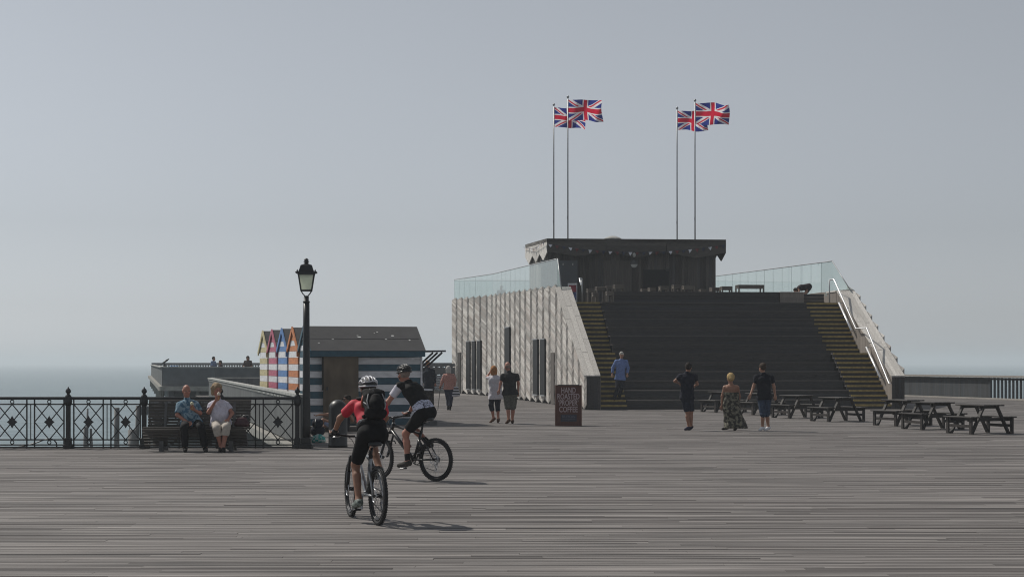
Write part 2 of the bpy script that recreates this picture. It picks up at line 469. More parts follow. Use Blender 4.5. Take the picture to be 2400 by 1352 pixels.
def make_deck():
    mb = MB()
    pts = [(-16, 4), (30, 4), (right_edge(40), 40), (right_edge(110), 110), (left_edge(76), 110), (left_edge(76), 76), (left_edge(EDGE_Y + .05), EDGE_Y + .05), (-16, EDGE_Y + .05)]
    mb.prism([(x, y, -0.30) for x, y in pts], (0, 0, 0.255))
    deck = struct(mb.build('deck', M['under']))
    # near boards, one object each
    PITCH = 0.148
    lens = [2.4, 3.0, 3.6, 4.2, 4.8]
    meshes = []
    for L in lens:
        b = MB(); b.box((0, 0, -0.0195), (L - 0.003, PITCH - 0.018, 0.039))
        me = bpy.data.meshes.new('board'); me.from_pydata(b.v, [], b.f); me.materials.append(M['deck_near'])
        meshes.append(me)
    rng = random.Random(3)
    Y = 14.0
    count = 0
    far = MB()
    row = 0
    while Y < 92.0:
        x0, x1 = deck_span(Y)
        near = count < 300
        if near: x0, x1 = -0.31 * Y - .3, 0.31 * Y + .3
        x = x0 - rng.uniform(0, 2.4) if Y < EDGE_Y else x0
        def filler(a_, b_):        # same row carried on past the frame
            h_ = PITCH / 2 - 0.009
            while a_ < b_ - .05:
                e_ = min(a_ + rng.choice(lens), b_)
                q_ = [(a_ + .001, Y - h_), (e_ - .001, Y - h_), (e_ - .001, Y + h_), (a_ + .001, Y + h_)]
                far.add([(p_, r_, -.04) for p_, r_ in q_] + [(p_, r_, -.002) for p_, r_ in q_], [(4, 5, 6, 7), (0, 1, 5, 4), (1, 2, 6, 5), (2, 3, 7, 6), (3, 0, 4, 7)])
                a_ = e_
        if near: filler(-0.33 * Y - 5, x)
        while x < x1:
            k = rng.randrange(5); L = lens[k]
            if near and count < 300:
                o = bpy.data.objects.new('board', meshes[k]); COL.objects.link(o); o.parent = deck
                o.location = (x + L / 2, Y, rng.uniform(-0.004, 0.0))
                o.rotation_euler = (rng.uniform(-.006, .006), 0, rng.uniform(-.0004, .0004))
                count += 1
            else:
                e = min(x + L, x1) if Y > EDGE_Y else x + L
                if e - x > 0.1:
                    z = rng.uniform(-0.004, 0.0); t = rng.uniform(-.0005, .0005)
                    h = PITCH / 2 - 0.009
                    q = [(x + .001, Y - h), (e - .001, Y - h), (e - .001, Y + h), (x + .001, Y + h)]
                    far.add([(a, b_, -0.04) for a, b_ in q] + [(a, b_, z + t * (1 if b_ > Y else -1)) for a, b_ in q],
                            [(4, 5, 6, 7), (0, 1, 5, 4), (1, 2, 6, 5), (2, 3, 7, 6), (3, 0, 4, 7)])
            x += L
        if near: filler(x, 0.33 * Y + 5)
        row += 1
        Y += PITCH
    # in front of the first individual row and beyond the last one
    o = far.build('far_boards', M['deck_far'], deck); o['kind'] = 'stuff'
    b = MB()
    b.add([(left_edge(76), 92.0, -.006), (right_edge(92) , 92.0, -.006), (right_edge(110), 110, -.006), (left_edge(76), 110, -.006)], [(0, 1, 2, 3)])
    b.add([(-8, 4, -.006), (8, 4, -.006), (8, 13.93, -.006), (-8, 13.93, -.006)], [(0, 1, 2, 3)])
    o = b.build('board_sheet', M['deck_far'], deck); o['kind'] = 'stuff'
make_deck()

# pier legs and girders under the edge that runs back behind the railing
def make_substructure():
    t = thing('pier_substructure', 'dark girders and iron legs under the deck edge behind the black railing', 'pier legs', (left_edge(40), 40, SEA_Z - .5))
    mb = MB(); mb.beam((left_edge(37.5) + .35, 37.5, -.62), (left_edge(75) + .35, 75, -.62), .3, .6)
    mb.build('girder', M['under'], t, world=True)
    mb = MB(); mb.beam((left_edge(37.5) + .9, 37.5, -1.7), (left_edge(75) + .9, 75, -1.7), .2, .3)
    mb.build('girder', M['under'], t, world=True)
    for k in range(8):
        Y = 38.5 + k * 5
        for dx in (0.5, 4.0):
            mb = MB(); mb.cyl((left_edge(Y) + dx, Y, SEA_Z - .8), (left_edge(Y) + dx, Y, -.3), .19, n=10); mb.build('leg', M['pile'], t, world=True)
        mb = MB(); mb.beam((left_edge(Y) + .5, Y, -5.5), (left_edge(Y) + 4.0, Y, -1.0), .08, .1); mb.build('brace', M['under'], t, world=True)
    for k in range(10):
        X = -15 + k * 1.3
        mb = MB(); mb.cyl((X, EDGE_Y - .6, SEA_Z - .8), (X, EDGE_Y - .6, -.31), .16, n=8); mb.build('leg', M['pile'], t, world=True)
make_substructure()

# ------------------------------------------------------------------ solid balustrade along the edge that runs back (left, behind the bench)
def wall_run(t, P, Q, z0, z1, th, mat, step, cap_mat, cap_w=0.16, slots=False):
    P, Q = Vector(P), Vector(Q)
    d = (Q - P); L = d.length; d.normalize()
    n = max(1, int(round(L / step)))
    for k in range(n):
        a = P + d * (L * k / n + .006); b = P + d * (L * (k + 1) / n - .006)
        mb = MB(); mb.beam((a.x, a.y, (z0 + z1) / 2), (b.x, b.y, (z0 + z1) / 2), th, z1 - z0); mb.build('panel', mat, t, world=True)
    mb = MB(); mb.beam((P.x, P.y, z1 + .035), (Q.x, Q.y, z1 + .035), cap_w, .06); mb.build('cap', cap_mat, t, world=True)
    if slots:
        nrm = Vector((-d.y, d.x, 0))
        m2 = int(L / .42)
        for k in range(m2):
            a = P + d * (L * (k + .15) / m2); b = P + d * (L * (k + .75) / m2)
            for s in (1, -1):
                pass
            off = nrm * (th / 2 + .012)
            mb = MB(); mb.beam((a.x + off.x, a.y + off.y, z1 - .055), (b.x + off.x, b.y + off.y, z1 - .055), .03, .05); mb.build('bracket', M['capgrey'], t, world=True)

def make_edge_wall():
    t = thing('balustrade_wall', 'pale grey panelled balustrade wall running back behind the bench and black railing', 'balustrade', (left_edge(40), 40, 0))
    P = (left_edge(36.4), 36.4, 0); Q = (left_edge(75.7), 75.7, 0)
    wall_run(t, P, Q, 0.02, 1.04, 0.10, M['wallgrey'], 1.6, M['capgrey'], .2, slots=True)
    mb = MB(); mb.beam((P[0] - .12, P[1], -.11), (Q[0] - .12, Q[1], -.11), .30, .2); mb.build('edge_beam', M['concrete'], t, world=True)
    t2 = thing('slatted_fence', 'dark slatted fence across the deck just left of the striped huts', 'fence', (-11, 86, 0))
    for k in range(22):
        x = -15.0 + k * .26
        mb = MB(); mb.box((x, 86, .49), (.13 if k > 10 else .245, .05, .95)); mb.build('slat', M['walldark'], t2, world=True)
    mb = MB(); mb.box((-12.2, 86, 1.0), (5.9, .18, .05)); mb.build('cap', M['capgrey'], t2, world=True)
make_edge_wall()

# ------------------------------------------------------------------ far platform with rounded corner
def make_platform():
    t = thing('pier_platform', 'grey walled platform of the pier beyond the railing, with pale ledge below', 'pier', (-22, 100, -.3))
    A = Vector((-14.0, 98.0, 0)); B = Vector((-20.45, 100, 0)); C = Vector((-38, 180, 0)); D = Vector((-5, 182, 0))
    z0, z1 = .38, 1.46
    wall_run(t, B, A, z0, z1, .12, M['walldark'], 3.0, M['capgrey'], .22)
    wall_run(t, C, B, z0, z1, .12, M['wallgrey'], 5.0, M['capgrey'], .3)
    # the far side: posts under a rail, light between them
    n = 120
    for k in range(n):
        p = C.lerp(D, (k + .5) / n)
        mb = MB(); mb.box((p.x, p.y, .95), (.14, .1, 1.0)); mb.build('baluster', M['walldark'], t, world=True)
    mb = MB(); mb.beam((C.x, C.y, 1.58), (D.x, D.y, 1.58), .3, .26); mb.build('rail', M['walldark'], t, world=True)
    # floor slab, ledge with a rounded corner, dark storey beneath
    mb = MB()
    arc = []
    for k in range(9):
        a = k / 8
        p = (A * 0 + Vector((-20.45 - .45 * math.sin(a * 1.3), 99.35 + 1.5 * (a ** 1.5), 0)))
        arc.append(p)
    outer = [Vector((-14, 97.35, 0))] + arc + [Vector((-38.4, 180, 0))]
    poly = [(p.x, p.y, .12) for p in outer] + [(-5, 182, .12), (-5, 97.2, .12)]
    mb.prism(poly, (0, 0, .255)); mb.build('ledge', M['concrete'], t, world=True)
    mb = MB()
    inner = [(-14, 98.6, -.55), (-20.2, 100.4, -.55), (-37, 178, -.55), (-5, 180, -.55)]
    mb.prism(inner, (0, 0, .66)); mb.build('under_storey', M['walldark'], t, world=True)
    for k in range(9):
        p = Vector((-14.4, 98.1, 0)).lerp(Vector((-20.6, 100, 0)), k / 8)
        mb = MB(); mb.box((p.x, p.y, -.3), (.16, .16, .82)); mb.build('column', M['concrete'] if k % 3 == 2 else M['walldark'], t, world=True)
    for k in range(8):
        p = Vector((-20.7, 101, 0)).lerp(Vector((-37, 175, 0)), (k / 7) ** 1.4)
        mb = MB(); mb.box((p.x, p.y, -.3), (.2, .3, .82)); mb.build('column', M['concrete'], t, world=True)
    mb = MB(); mb.box((-17.5, 102, -1.0), (8, 8, .5)); mb.build('lower_slab', M['walldark'], t, world=True)
    for x in (-21, -18, -15):
        mb = MB(); mb.cyl((x, 101, SEA_Z - .5), (x, 101, -1.2), .25, n=10); mb.build('leg', M['pile'], t, world=True)
    # coin telescope on the wall
    g = at(386, 852, 101); z = 1.5
    tt = thing('coin_telescope', 'small dark viewing telescope on a post above the far platform wall', 'telescope', (g.x, 101, .375))
    mb = MB(); mb.cyl((0, 0, 0), (0, 0, 1.35), .045, n=10); mb.build('post', M['black'], tt)
    mb = MB(); mb.cyl((-.14, 0, 1.33), (.17, 0, 1.55), .045, .06, n=10); mb.cyl((.17, 0, 1.55), (.25, 0, 1.606), .035, n=8); mb.build('tube', M['black'], tt)
    # blue slatted tub beside it
    g = at(408, 856, 102)
    tb = thing('blue_tub', 'blue moulded planter tub standing behind the far platform wall', 'tub', (g.x, 102, .375))
    bl = plain('blue_plastic', (0.10, 0.22, 0.42), 0.5)
    mb = MB(); mb.bbox((0, 0, .52), (.42, .4, 1.04), .05); mb.build('body', bl, tb)
    for dx in (-.16, 0, .16):
        mb = MB(); mb.lathe([(.06, 0), (.1, .05), (.1, .12), (.04, .18)], (dx, 0, 1.04), 10); mb.build('knob', bl, tb)
make_platform()

# ------------------------------------------------------------------ far end of the pier seen between hut and pavilion
def make_end_fence():
    t = thing('end_balustrade', 'dark far balustrade with a white wavy banner between striped hut and pavilion', 'balustrade', (-4.5, 98.8, 0))
    for z, h in ((1.62, .17), (1.28, .40), (.86, .32)):
        mb = MB(); mb.box((-4.6, 99, z), (7, .08, h)); mb.build('rail', M['walldark'], t, world=True)
    for k in range(24):
        mb = MB(); mb.box((-8 + k * .3, 99.05, .85), (.12, .05, 1.5)); mb.build('slat', M['walldark'], t, world=True)
    m, n, l, p = base_mat('banner_print')
    tc = n.new('ShaderNodeTexCoord'); wv = n.new('ShaderNodeTexWave')
    wv.bands_direction = 'Z'; wv.inputs['Scale'].default_value = 3.2; wv.inputs['Distortion'].default_value = 3.0; wv.inputs['Detail Scale'].default_value = 3
    l.new(tc.outputs['Object'], wv.inputs['Vector'])
    rp = n.new('ShaderNodeMapRange'); rp.inputs[1].default_value = .25; rp.inputs[2].default_value = .45
    l.new(wv.outputs[1], rp.inputs[0])
    c = mix(m.node_tree, (0.05, 0.055, 0.07, 1), (0.42, 0.44, 0.47, 1), rp.outputs[0])
    l.new(c, p.inputs['Base Color']); p.inputs['Roughness'].default_value = .7
    mb = MB(); mb.box((-4.6, 98.9, .60), (4.6, .02, .84)); mb.build('banner', m, t, world=True)
    mb = MB(); mb.box((-4.6, 98.8, .09), (7, .3, .17)); mb.build('kerb', M['concrete'], t, world=True)
make_end_fence()

# ------------------------------------------------------------------ balustrade at the right edge of the pier
def make_right_balustrade():
    t = thing('slatted_balustrade', 'dark slatted balustrade with pale timber cap at the pier edge beside the steps', 'balustrade', (22, 86, 0))
    P = Vector((19.6, 93, 0)); Q = Vector((right_edge(70), 70, 0))
    d = (Q - P); L = d.length; d.normalize()
    nrm = Vector((-d.y, d.x, 0))
    ang = math.atan2(d.y, d.x)
    Rm = rotz(ang)
    # solid boards up to where the gaps open
    s = 0.0; rng = random.Random(5)
    boards = MB().box((0, 0, .53), (.138, .03, 1.02)); 
    me = bpy.data.meshes.new('slat'); me.from_pydata(boards.v, [], boards.f); me.materials.append(M['slat'])
    thin = MB().box((0, 0, .53), (.045, .11, 1.02))
    me2 = bpy.data.meshes.new('slat'); me2.from_pydata(thin.v, [], thin.f); me2.materials.append(M['slat'])
    open_s = None
    while s < L:
        p = P + d * s
        px = 1200 + F * p.x / p.y
        solid = px < 2322
        o = link('slat', me if solid else me2, t)
        o.location = (p.x - 22, p.y - 86, rng.uniform(-.004, .004))
        o.rotation_euler = (0, 0, ang)
        s += .142 if solid else .30
    mb = MB(); mb.beam((P.x, P.y, 1.10), (Q.x, Q.y, 1.10), .34, .10); mb.build('cap', M['railcap'], t, world=True)
    mb = MB(); mb.beam((P.x, P.y, .98), (Q.x, Q.y, .98), .06, .10); mb.build('rail', M['slat'], t, world=True)
    o2 = nrm * -.2
    if (P + o2).y > P.y: o2 = -o2
    mb = MB(); mb.beam((P.x + o2.x, P.y + o2.y, .035), (Q.x + o2.x, Q.y + o2.y, .035), .2, .07); mb.build('kerb', M['railcap'], t, world=True)
make_right_balustrade()

# ------------------------------------------------------------------ old piles standing in the sea
def make_piles():
    def pile(label, parts, Y):
        c = at(parts[0][0], 1045, Y)
        t = thing('sea_pile', label, 'pile', (c.x, Y, SEA_Z - .6), group='old piles in the sea')
        for (px, ytop, w, lean, kind) in parts:
            top = at(px, ytop, Y); bot = Vector((top.x - lean, Y, SEA_Z - .5))
            r = w / 2 / F * Y
            mb = MB()
            N = 9; pts = []; rs = []
            for k in range(N):
                f = k / (N - 1)
                q = bot.lerp(top, f)
                pts.append((q.x + random.uniform(-.02, .02), q.y, q.z)); rs.append(r * (1.1 - .15 * f) * random.uniform(.93, 1.05))
            if kind == 'jag': rs[-1] *= .45; rs[-2] *= .8
            mb.tube(pts, rs, 9)
            mb.build('post', M['pile'], t, world=True)
    pile('slender broken grey pile with a jagged lumpy top in the sea behind railing', [(205, 957, 9, 0, 'jag'), (200, 1000, 14, .05, 'jag'), (213, 1004, 12, -.05, 'jag')], 62)
    pile('round straight grey timber pile in the sea behind railing', [(275, 955, 13, .18, 'flat')], 62)
    pile('leaning grey pile with a square stump beside it, close to the bench', [(324, 950, 10, .25, 'flat'), (313, 1007, 26, 0, 'flat'), (305, 992, 4, 0, 'jag')], 62)
make_piles()
# ------------------------------------------------------------------ pavilion with wide steps
T0 = R(5.0)
U = Vector((math.cos(T0), math.sin(T0), 0)); V = Vector((-math.sin(T0), math.cos(T0), 0))
O0 = Vector((2.83, 64.3, 0))
def L2W(u, v, z=0.0):
    return O0 + U * u + V * v + Vector((0, 0, z))
RISE, GO, LAND = 4.31 / 24, 0.28, 1.24
def step_v(j):      # front of the j-th riser
    return GO * j if j < 12 else GO * 11 + LAND + GO * (j - 12)
ZT = 4.31
VT = step_v(23)
WIDE0, WIDE1 = 1.55, 10.3
SR1 = 11.75
WT = 12.25
W_POLY = [Vector(p) for p in ((2.83, 64.3, 0), (1.92, 71.9, 0), (0.5, 80.4, 0), (-1.13, 90.6, 0), (-3.5, 100.0, 0))]
WL = [0.0]
for i in range(4): WL.append(WL[-1] + (W_POLY[i + 1] - W_POLY[i]).length)
def wpos(s):
    for i in range(4):
        if s <= WL[i + 1] or i == 3:
            f = (s - WL[i]) / (WL[i + 1] - WL[i])
            d = (W_POLY[i + 1] - W_POLY[i]).normalized()
            return W_POLY[i] + d * (s - WL[i]), Vector((-d.y, d.x, 0)), d
def wall_top(s):
    if s < WL[1]: return 1.27 + (4.92 - 1.24) * s / WL[1]
    return 4.95 + (5.42 - 4.95) * (s - WL[1]) / (WL[4] - WL[1])

PAV = thing('pavilion', 'timber clad pavilion with wide dark steps up to a roof terrace', 'pavilion', (8.5, 66, 0))

def beamL(name, mat, u0, v0, z0, u1, v1, z1, w, h, parent=None):
    mb = MB(); mb.beam(L2W(u0, v0, z0), L2W(u1, v1, z1), w, h)
    return mb.build(name, mat, parent or PAV, world=True)
def boxL(name, mat, u0, u1, v0, v1, z0, z1, parent=None):
    mb = MB()
    mb.hexa([L2W(u0, v0, z0), L2W(u1, v0, z0), L2W(u1, v1, z0), L2W(u0, v1, z0), L2W(u0, v0, z1), L2W(u1, v0, z1), L2W(u1, v1, z1), L2W(u0, v1, z1)])
    return mb.build(name, mat, parent or PAV, world=True)

def make_steps():
    # wide seating steps, every second stair high
    for m_ in range(12):
        v = .28 + .6185 * m_
        z1 = RISE * (2 * m_ + 2); z0 = RISE * (2 * m_)
        nb = 3; h = (z1 - z0 - .04) / nb
        for k in range(nb):
            cuts = [WIDE0, WIDE0 + (WIDE1 - WIDE0) * random.uniform(.28, .72), WIDE1]
            for a, b in zip(cuts[:-1], cuts[1:]):
                boxL('riser_board', M['stair'], a + .003, b - .003, v + .012 + random.uniform(0, .006), v + .05, z0 + k * h + .002, z0 + (k + 1) * h - .003)
        v2 = v + .6185 if m_ < 11 else v + .9
        n = max(1, int((v2 - v) / .15)); w = (v2 - v + .05) / n
        for k in range(n):
            boxL('tread_board', M['wide_tread'], WIDE0, WIDE1, v - .012 + k * w, v - .012 + (k + 1) * w - .008, z1 - .04, z1)
    # top parapet of the seating, pale box seat beside it
    v = VT + .42
    for k in range(3):
        boxL('parapet_board', M['stair'], 1.95, 9.28, v + random.uniform(0, .008), v + .3, ZT + .003 + k * .145, ZT + .142 + k * .145)
    boxL('parapet_top', M['stair'], 1.93, 9.3, v - .02, v + .42, ZT + .44, ZT + .47)
    for k in range(2):
        boxL('box_seat_board', M['inner'], 9.33, 10.36, v - .06 + .01 * k, v + .4, ZT + .01 + k * .22, ZT + .225 + k * .22)
    boxL('box_seat_top', M['cap'], 9.31, 10.38, v - .09, v + .5, ZT + .45, ZT + .48)
    for k in range(3):
        boxL('parapet_board', M['stair'], 10.4, 11.5, v + .9, v + 1.1, ZT + .01 + k * .145, ZT + .14 + k * .145)
    # side stairs with yellow nosings
    for (a, b) in ((0.5, WIDE0 - .01), (WIDE1 + .01, SR1)):
        for j in range(24):
            v = step_v(j); z1 = RISE * (j + 1); z0 = RISE * j
            boxL('riser', M['stair'], a, b, v + .015, v + .05, z0, z1 - .05)
            dv = (LAND if j == 11 else 0)
            v2 = step_v(j + 1) if j < 23 else v + .6
            boxL('tread', M['tread'], a, b, v + .045, v2 + .06, z1 - .05, z1)
            boxL('nosing', M['nosing'], a + .02, b - .02, v - .012, v + .042, z1 - .068, z1 + .006)
        # closed side of the flight next to the seating
    # body below the stairs
    mb = MB()
    prof = [(0.2, 0)] + [(VT + .2, ZT - .35), (VT + 1.2, ZT - .2), (VT + 1.2, 0)]
    mb.prism([L2W(.5, a + .35, z - .15 if z > 1 else z) for a, z in prof], U * (SR1 - .5)); mb.build('stair_body', M['under'], PAV, world=True)
    # terrace floor
    mb = MB()
    poly = [L2W(.4, VT + .3, ZT - .12), L2W(SR1 + .1, VT + .3, ZT - .12), Vector((13.6, 76, ZT - .12)), Vector((8.0, 100.5, ZT - .12)), Vector((-2.9, 99.5, ZT - .12)), Vector((-.6, 90.6, ZT - .12)), Vector((1.0, 80.4, ZT - .12))]
    mb.prism(poly, (0, 0, .117)); mb.build('terrace_floor', M['tread'], PAV, world=True)
make_steps()

def sloped_cap(outer0, outer1, inner0, inner1, z0, z1, n, th=.05):
    # planks lying on top of the sloping side wall
    for k in range(n):
        a, b = k / n, (k + 1) / n - .012
        cuts = [0, random.uniform(.22, .4), random.uniform(.55, .78), 1]
        for c0, c1 in zip(cuts[:-1], cuts[1:]):
            def P(side, c):
                o = outer0.lerp(outer1, c); i = inner0.lerp(inner1, c)
                q = o.lerp(i, side); return Vector((q.x, q.y, z0 + (z1 - z0) * c))
            up = Vector((0, 0, th + random.uniform(-.006, .008)))
            p = [P(a, c0 + .002), P(b, c0 + .002), P(b, c1 - .002), P(a, c1 - .002)]
            mb = MB(); mb.hexa(p + [q + up for q in p]); mb.build('cap_plank', M['cap'], PAV, world=True)

def make_side_walls():
    # left side wall of the steps: core, cap, dark front face
    s1 = WL[1]
    p0, n0, d0 = wpos(0.0); p1, n1, d1 = wpos(s1)
    in0 = p0 + U * .5; in1 = p1 + U * .55
    mb = MB()
    mb.hexa([p0 + n0 * -.06, in0, in1, p1 + n0 * -.06] + [q + Vector((0, 0, z)) for q, z in ((p0 + n0 * -.06, 1.22), (in0, 1.22), (in1, 4.9), (p1 + n0 * -.06, 4.9))])
    mb.build('side_wall', M['under'], PAV, world=True)
    sloped_cap(p0 + n0 * .11, p1 + n0 * .11, in0 + U * .015, in1 + U * .015, 1.24, 4.92, 3)
    for k in range(4):
        boxL('front_board', M['stair'], .01 + k * .125, .01 + k * .125 + .118, -.035 - .004 * (k % 2), .02, .02, 1.235)
    for k in range(30):      # inner face
        v = k * .25
        zt = 1.2 + (4.9 - 1.2) * v / s1
        q = in0.lerp(in1, v / s1)
        mb = MB(); mb.beam(q + U * .006 + Vector((0, 0, zt / 2)), q + U * .006 + V * .24 + Vector((0, 0, zt / 2)), .03, zt); mb.build('inner_plank', M['inner'], PAV, world=True)
    # right side wall
    a0, a1 = L2W(SR1, 0), L2W(SR1 + .02, 7.7)
    b0, b1 = L2W(WT, 0), L2W(WT + .28, 7.7)
    mb = MB()
    mb.hexa([a0 + U * .035, b0, b1, a1 + U * .035] + [q + Vector((0, 0, z)) for q, z in ((a0 + U * .035, 1.2), (b0, 1.2), (b1, 4.78), (a1 + U * .035, 4.78))])
    mb.build('side_wall', M['inner'], PAV, world=True)
    sloped_cap(b0 + U * .02, b1 + U * .02, a0 - U * .015, a1 - U * .015, 1.22, 4.80, 4)
    for k in range(52):
        v = k * .148
        zt = 1.19 + (4.77 - 1.19) * v / 7.7 
        zt2 = 1.19 + (4.77 - 1.19) * (v + .14) / 7.7
        q = a0.lerp(a1, v / 7.7); q2 = a0.lerp(a1, (v + .14) / 7.7)
        th = U * (.03 + random.uniform(0, .008))
        zb = max(0.0, -.3 + ZT * max(0, (v - 1.2)) / 7.7)
        mb = MB()
        q -= U * .004
        mb.hexa([q + Vector((0, 0, zb)), q + th + Vector((0, 0, zb)), q2 + th + Vector((0, 0, zb)), q2 + Vector((0, 0, zb)),
                 q + Vector((0, 0, zt)), q + th + Vector((0, 0, zt)), q2 + th + Vector((0, 0, zt2)), q2 + Vector((0, 0, zt2))])
        mb.build('inner_plank', M['inner'], PAV, world=True)
    for k in range(4):
        boxL('front_board', M['stair'], SR1 + .01 + k * .122, SR1 + .01 + k * .122 + .115, -.035 - .004 * (k % 2), .02, .02, 1.21)
    # upper end of the right wall: level top with pale boards, then the folded outer face showing beyond it
    for k in range(5):
        boxL('cap_plank', M['cap'], SR1 - .02 + k * .155, SR1 - .02 + k * .155 + .148, 7.72, 9.2 + random.uniform(-.05, .05), 4.80, 4.86 + .012 * k)
    boxL('side_wall', M['inner'], SR1 + .01, WT + .25, 7.7, 9.2, 0, 4.79)
    for k in range(9):
        v = .5 + k * .95
        zt = 1.25 + (4.80 - 1.25) * min(v, 7.7) / 7.7 - .05
        base = L2W(WT + .03 + .036 * v, v)
        mb = MB()
        tri = [base, base + V * .8, base + V * .15 + U * .16]
        mb.add(tri + [q + Vector((0, 0, zt + dz)) for q, dz in zip(tri, (0, .38, .12))], [(2, 1, 0), (3, 4, 5), (0, 1, 4, 3), (1, 2, 5, 4), (2, 0, 3, 5)])
        mb.build('outer_fold', M['clad_o'], PAV, world=True)
    # right wall of the body running back
    pts = [L2W(WT + .3, 8.5), Vector((13.9, 76.2, 0)), Vector((11.3, 93.6, 0)), Vector((9.0, 100.5, 0))]
    for a, b in zip(pts[:-1], pts[1:]):
        mb = MB(); mb.beam((a.x, a.y, 2.45), (b.x, b.y, 2.45), .2, 4.9); mb.build('body_wall', M['inner'], PAV, world=True)
    a, b = Vector((9.0, 100.5, 0)), Vector((-3.45, 99.9, 0))
    mb = MB(); mb.beam((a.x, a.y, 2.6), (b.x, b.y, 2.6), .2, 5.2); mb.build('body_wall', M['inner'], PAV, world=True)
make_side_walls()

def make_cladding():
    stuff = MB()
    total = WL[4]
    NF = 24; p = total / NF
    back = MB()
    rng = random.Random(11)
    A = .068
    for i in range(NF):
        s0 = i * p; sr = s0 + .08 * p; s1 = s0 + p - .001
        P0, n0, _ = wpos(s0); Pr, nr, _ = wpos(sr); P1, n1, _ = wpos(s1)
        Rg = Pr + nr * A
        for (a, b, sa, sb, za, zb, ta, tb, sl) in ((P0, Rg, s0, sr, .2, .02, 0, .12, -1.2), (Rg, P1, sr, s1, .02, .2, .12, 0, .20)):
            Lf = (b - a).length
            d = (b - a).normalized(); nn = Vector((-d.y, d.x, 0))
            za1, zb1 = wall_top(sa) - .01 + (ta if sa > WL[1] else 0), wall_top(sb) - .01 + (tb if sb > WL[1] else 0)
            h = .118
            # recessed backing behind the boards
            q = [a - nn * .012, b - nn * .012]
            back.add([(q[0].x, q[0].y, za + .03), (q[1].x, q[1].y, zb + .03), (q[1].x, q[1].y, zb1 - .01), (q[0].x, q[0].y, za1 - .01)], [(0, 1, 2, 3)])
            k0 = int(-abs(sl) * Lf / h) - 2; k1 = int(max(za1, zb1) / h) + int(abs(sl) * Lf / h) + 2
            for k in range(k0, k1):
                la, lb = k * h, k * h + sl * Lf
                ga, gb = la + h - .006, lb + h - .006
                la2, ga2 = min(max(la, za), za1), min(max(ga, za), za1)
                lb2, gb2 = min(max(lb, zb), zb1), min(max(gb, zb), zb1)
                if ga2 - la2 < .01 and gb2 - lb2 < .01: continue
                o = nn * rng.uniform(.0, .012)
                f = [(a, la2), (b, lb2), (b, gb2), (a, ga2)]
                e = d * .003
                vs = [Vector((x.x, x.y, z)) + o + (e if x is a else -e) for x, z in f]
                vs2 = [q_ + nn * .022 for q_ in vs]
                mb = MB() if i < 5 else stuff
                mb.add(vs2 + vs, [(0, 1, 2, 3), (1, 0, 4, 5), (2, 1, 5, 6), (3, 2, 6, 7), (0, 3, 7, 4)])
                if i < 5:
                    mb.build('cladding_board', M['clad_o'], PAV, world=True)
    o = stuff.build('cladding_boards', M['clad'], PAV, world=True); o['kind'] = 'stuff'
    back.build('cladding_backing', M['under'], PAV, world=True)
    # inside lining so the wall is not see-through
    mb = MB()
    for i in range(1, 4):
        a, b = W_POLY[i], W_POLY[i + 1]
        mb.beam((a.x + .35, a.y, 2.4), (b.x + .35, b.y, 2.4), .1, 4.75)
    mb.build('lining', M['inner'], PAV, world=True)

def wall_hit(px):
    k = (px - 1200) / F
    for i in range(4):
        a, b = W_POLY[i], W_POLY[i + 1]
        # a + t (b-a): x - k*y = 0
        fa, fb = a.x - k * a.y, b.x - k * b.y
        if fa >= 0 >= fb or (i == 3): 
            t = fa / (fa - fb); return WL[i] + t * (WL[i + 1] - WL[i])
    return 0

def make_doors():
    for (x0, x1, yt, yb, kind) in ((1091, 1102, 800, 911, 'd'), (1104, 1114, 799, 911.5, 'd'), (1116.5, 1127, 798, 912, 'd'), (1181, 1194.5, 767, 914, 'd'),
                                   (1247, 1260.5, 795, 924, 'd'), (1264, 1277.5, 794.5, 925.5, 'd'), (1072, 1079, 826, 921, 'p'), (1290.5, 1298, 826, 947, 'p')):
        if kind == 'd': x0, x1 = x0 + 1.0, x1 - 1.6
        sa, sb = wall_hit(x1), wall_hit(x0)      # front, back
        A0, n0, d0 = wpos(sa); B0, n1, d1 = wpos(sb)
        off = .13
        # keep the picture column when standing proud of the wall
        def proud(px, s):
            q, n_, d_ = wpos(s); w = q + n_ * off
            k = (px - 1200) / F
            t = (k * w.y - w.x) / (d_.x - k * d_.y)
            return w + d_ * t, n_, d_
        A, n0, d0 = proud(x1, sa); B, n1, d1 = proud(x0, sb)
        zt = EYE + (HZ - yt) / F * ((A.y + B.y) / 2); zb = max(.0, EYE + (HZ - yb) / F * ((A.y + B.y) / 2))
        dd = (B - A).normalized(); nn = Vector((-dd.y, dd.x, 0))
        mid = (zt + zb) / 2
        if kind == 'd':
            mb = MB()
            c0 = A - nn * .05; c1 = B - nn * .05
            mb.beam((c0.x, c0.y, mid), (c1.x, c1.y, mid), .10, zt - zb)
            door = mb.build('door', M['dark_pane'], PAV, world=True)
            fr = MB()
            e = nn * .004
            fr.beam((A.x + e.x, A.y + e.y, zb - .02), (B.x + e.x, B.y + e.y, zb - .02), .04, .05)
            fr.beam((A.x + e.x, A.y + e.y, zt + .0), (B.x + e.x, B.y + e.y, zt + .0), .04, .05)
            fr.build('frame', M['alu'], door, world=True)
        else:
            mb = MB(); c0 = A - nn * .1; c1 = B - nn * .1
            mb.beam((c0.x, c0.y, mid), (c1.x, c1.y, mid), .2, zt - zb); mb.build('door_shutter', M['kiosk'], PAV, world=True)
make_cladding()
make_doors()

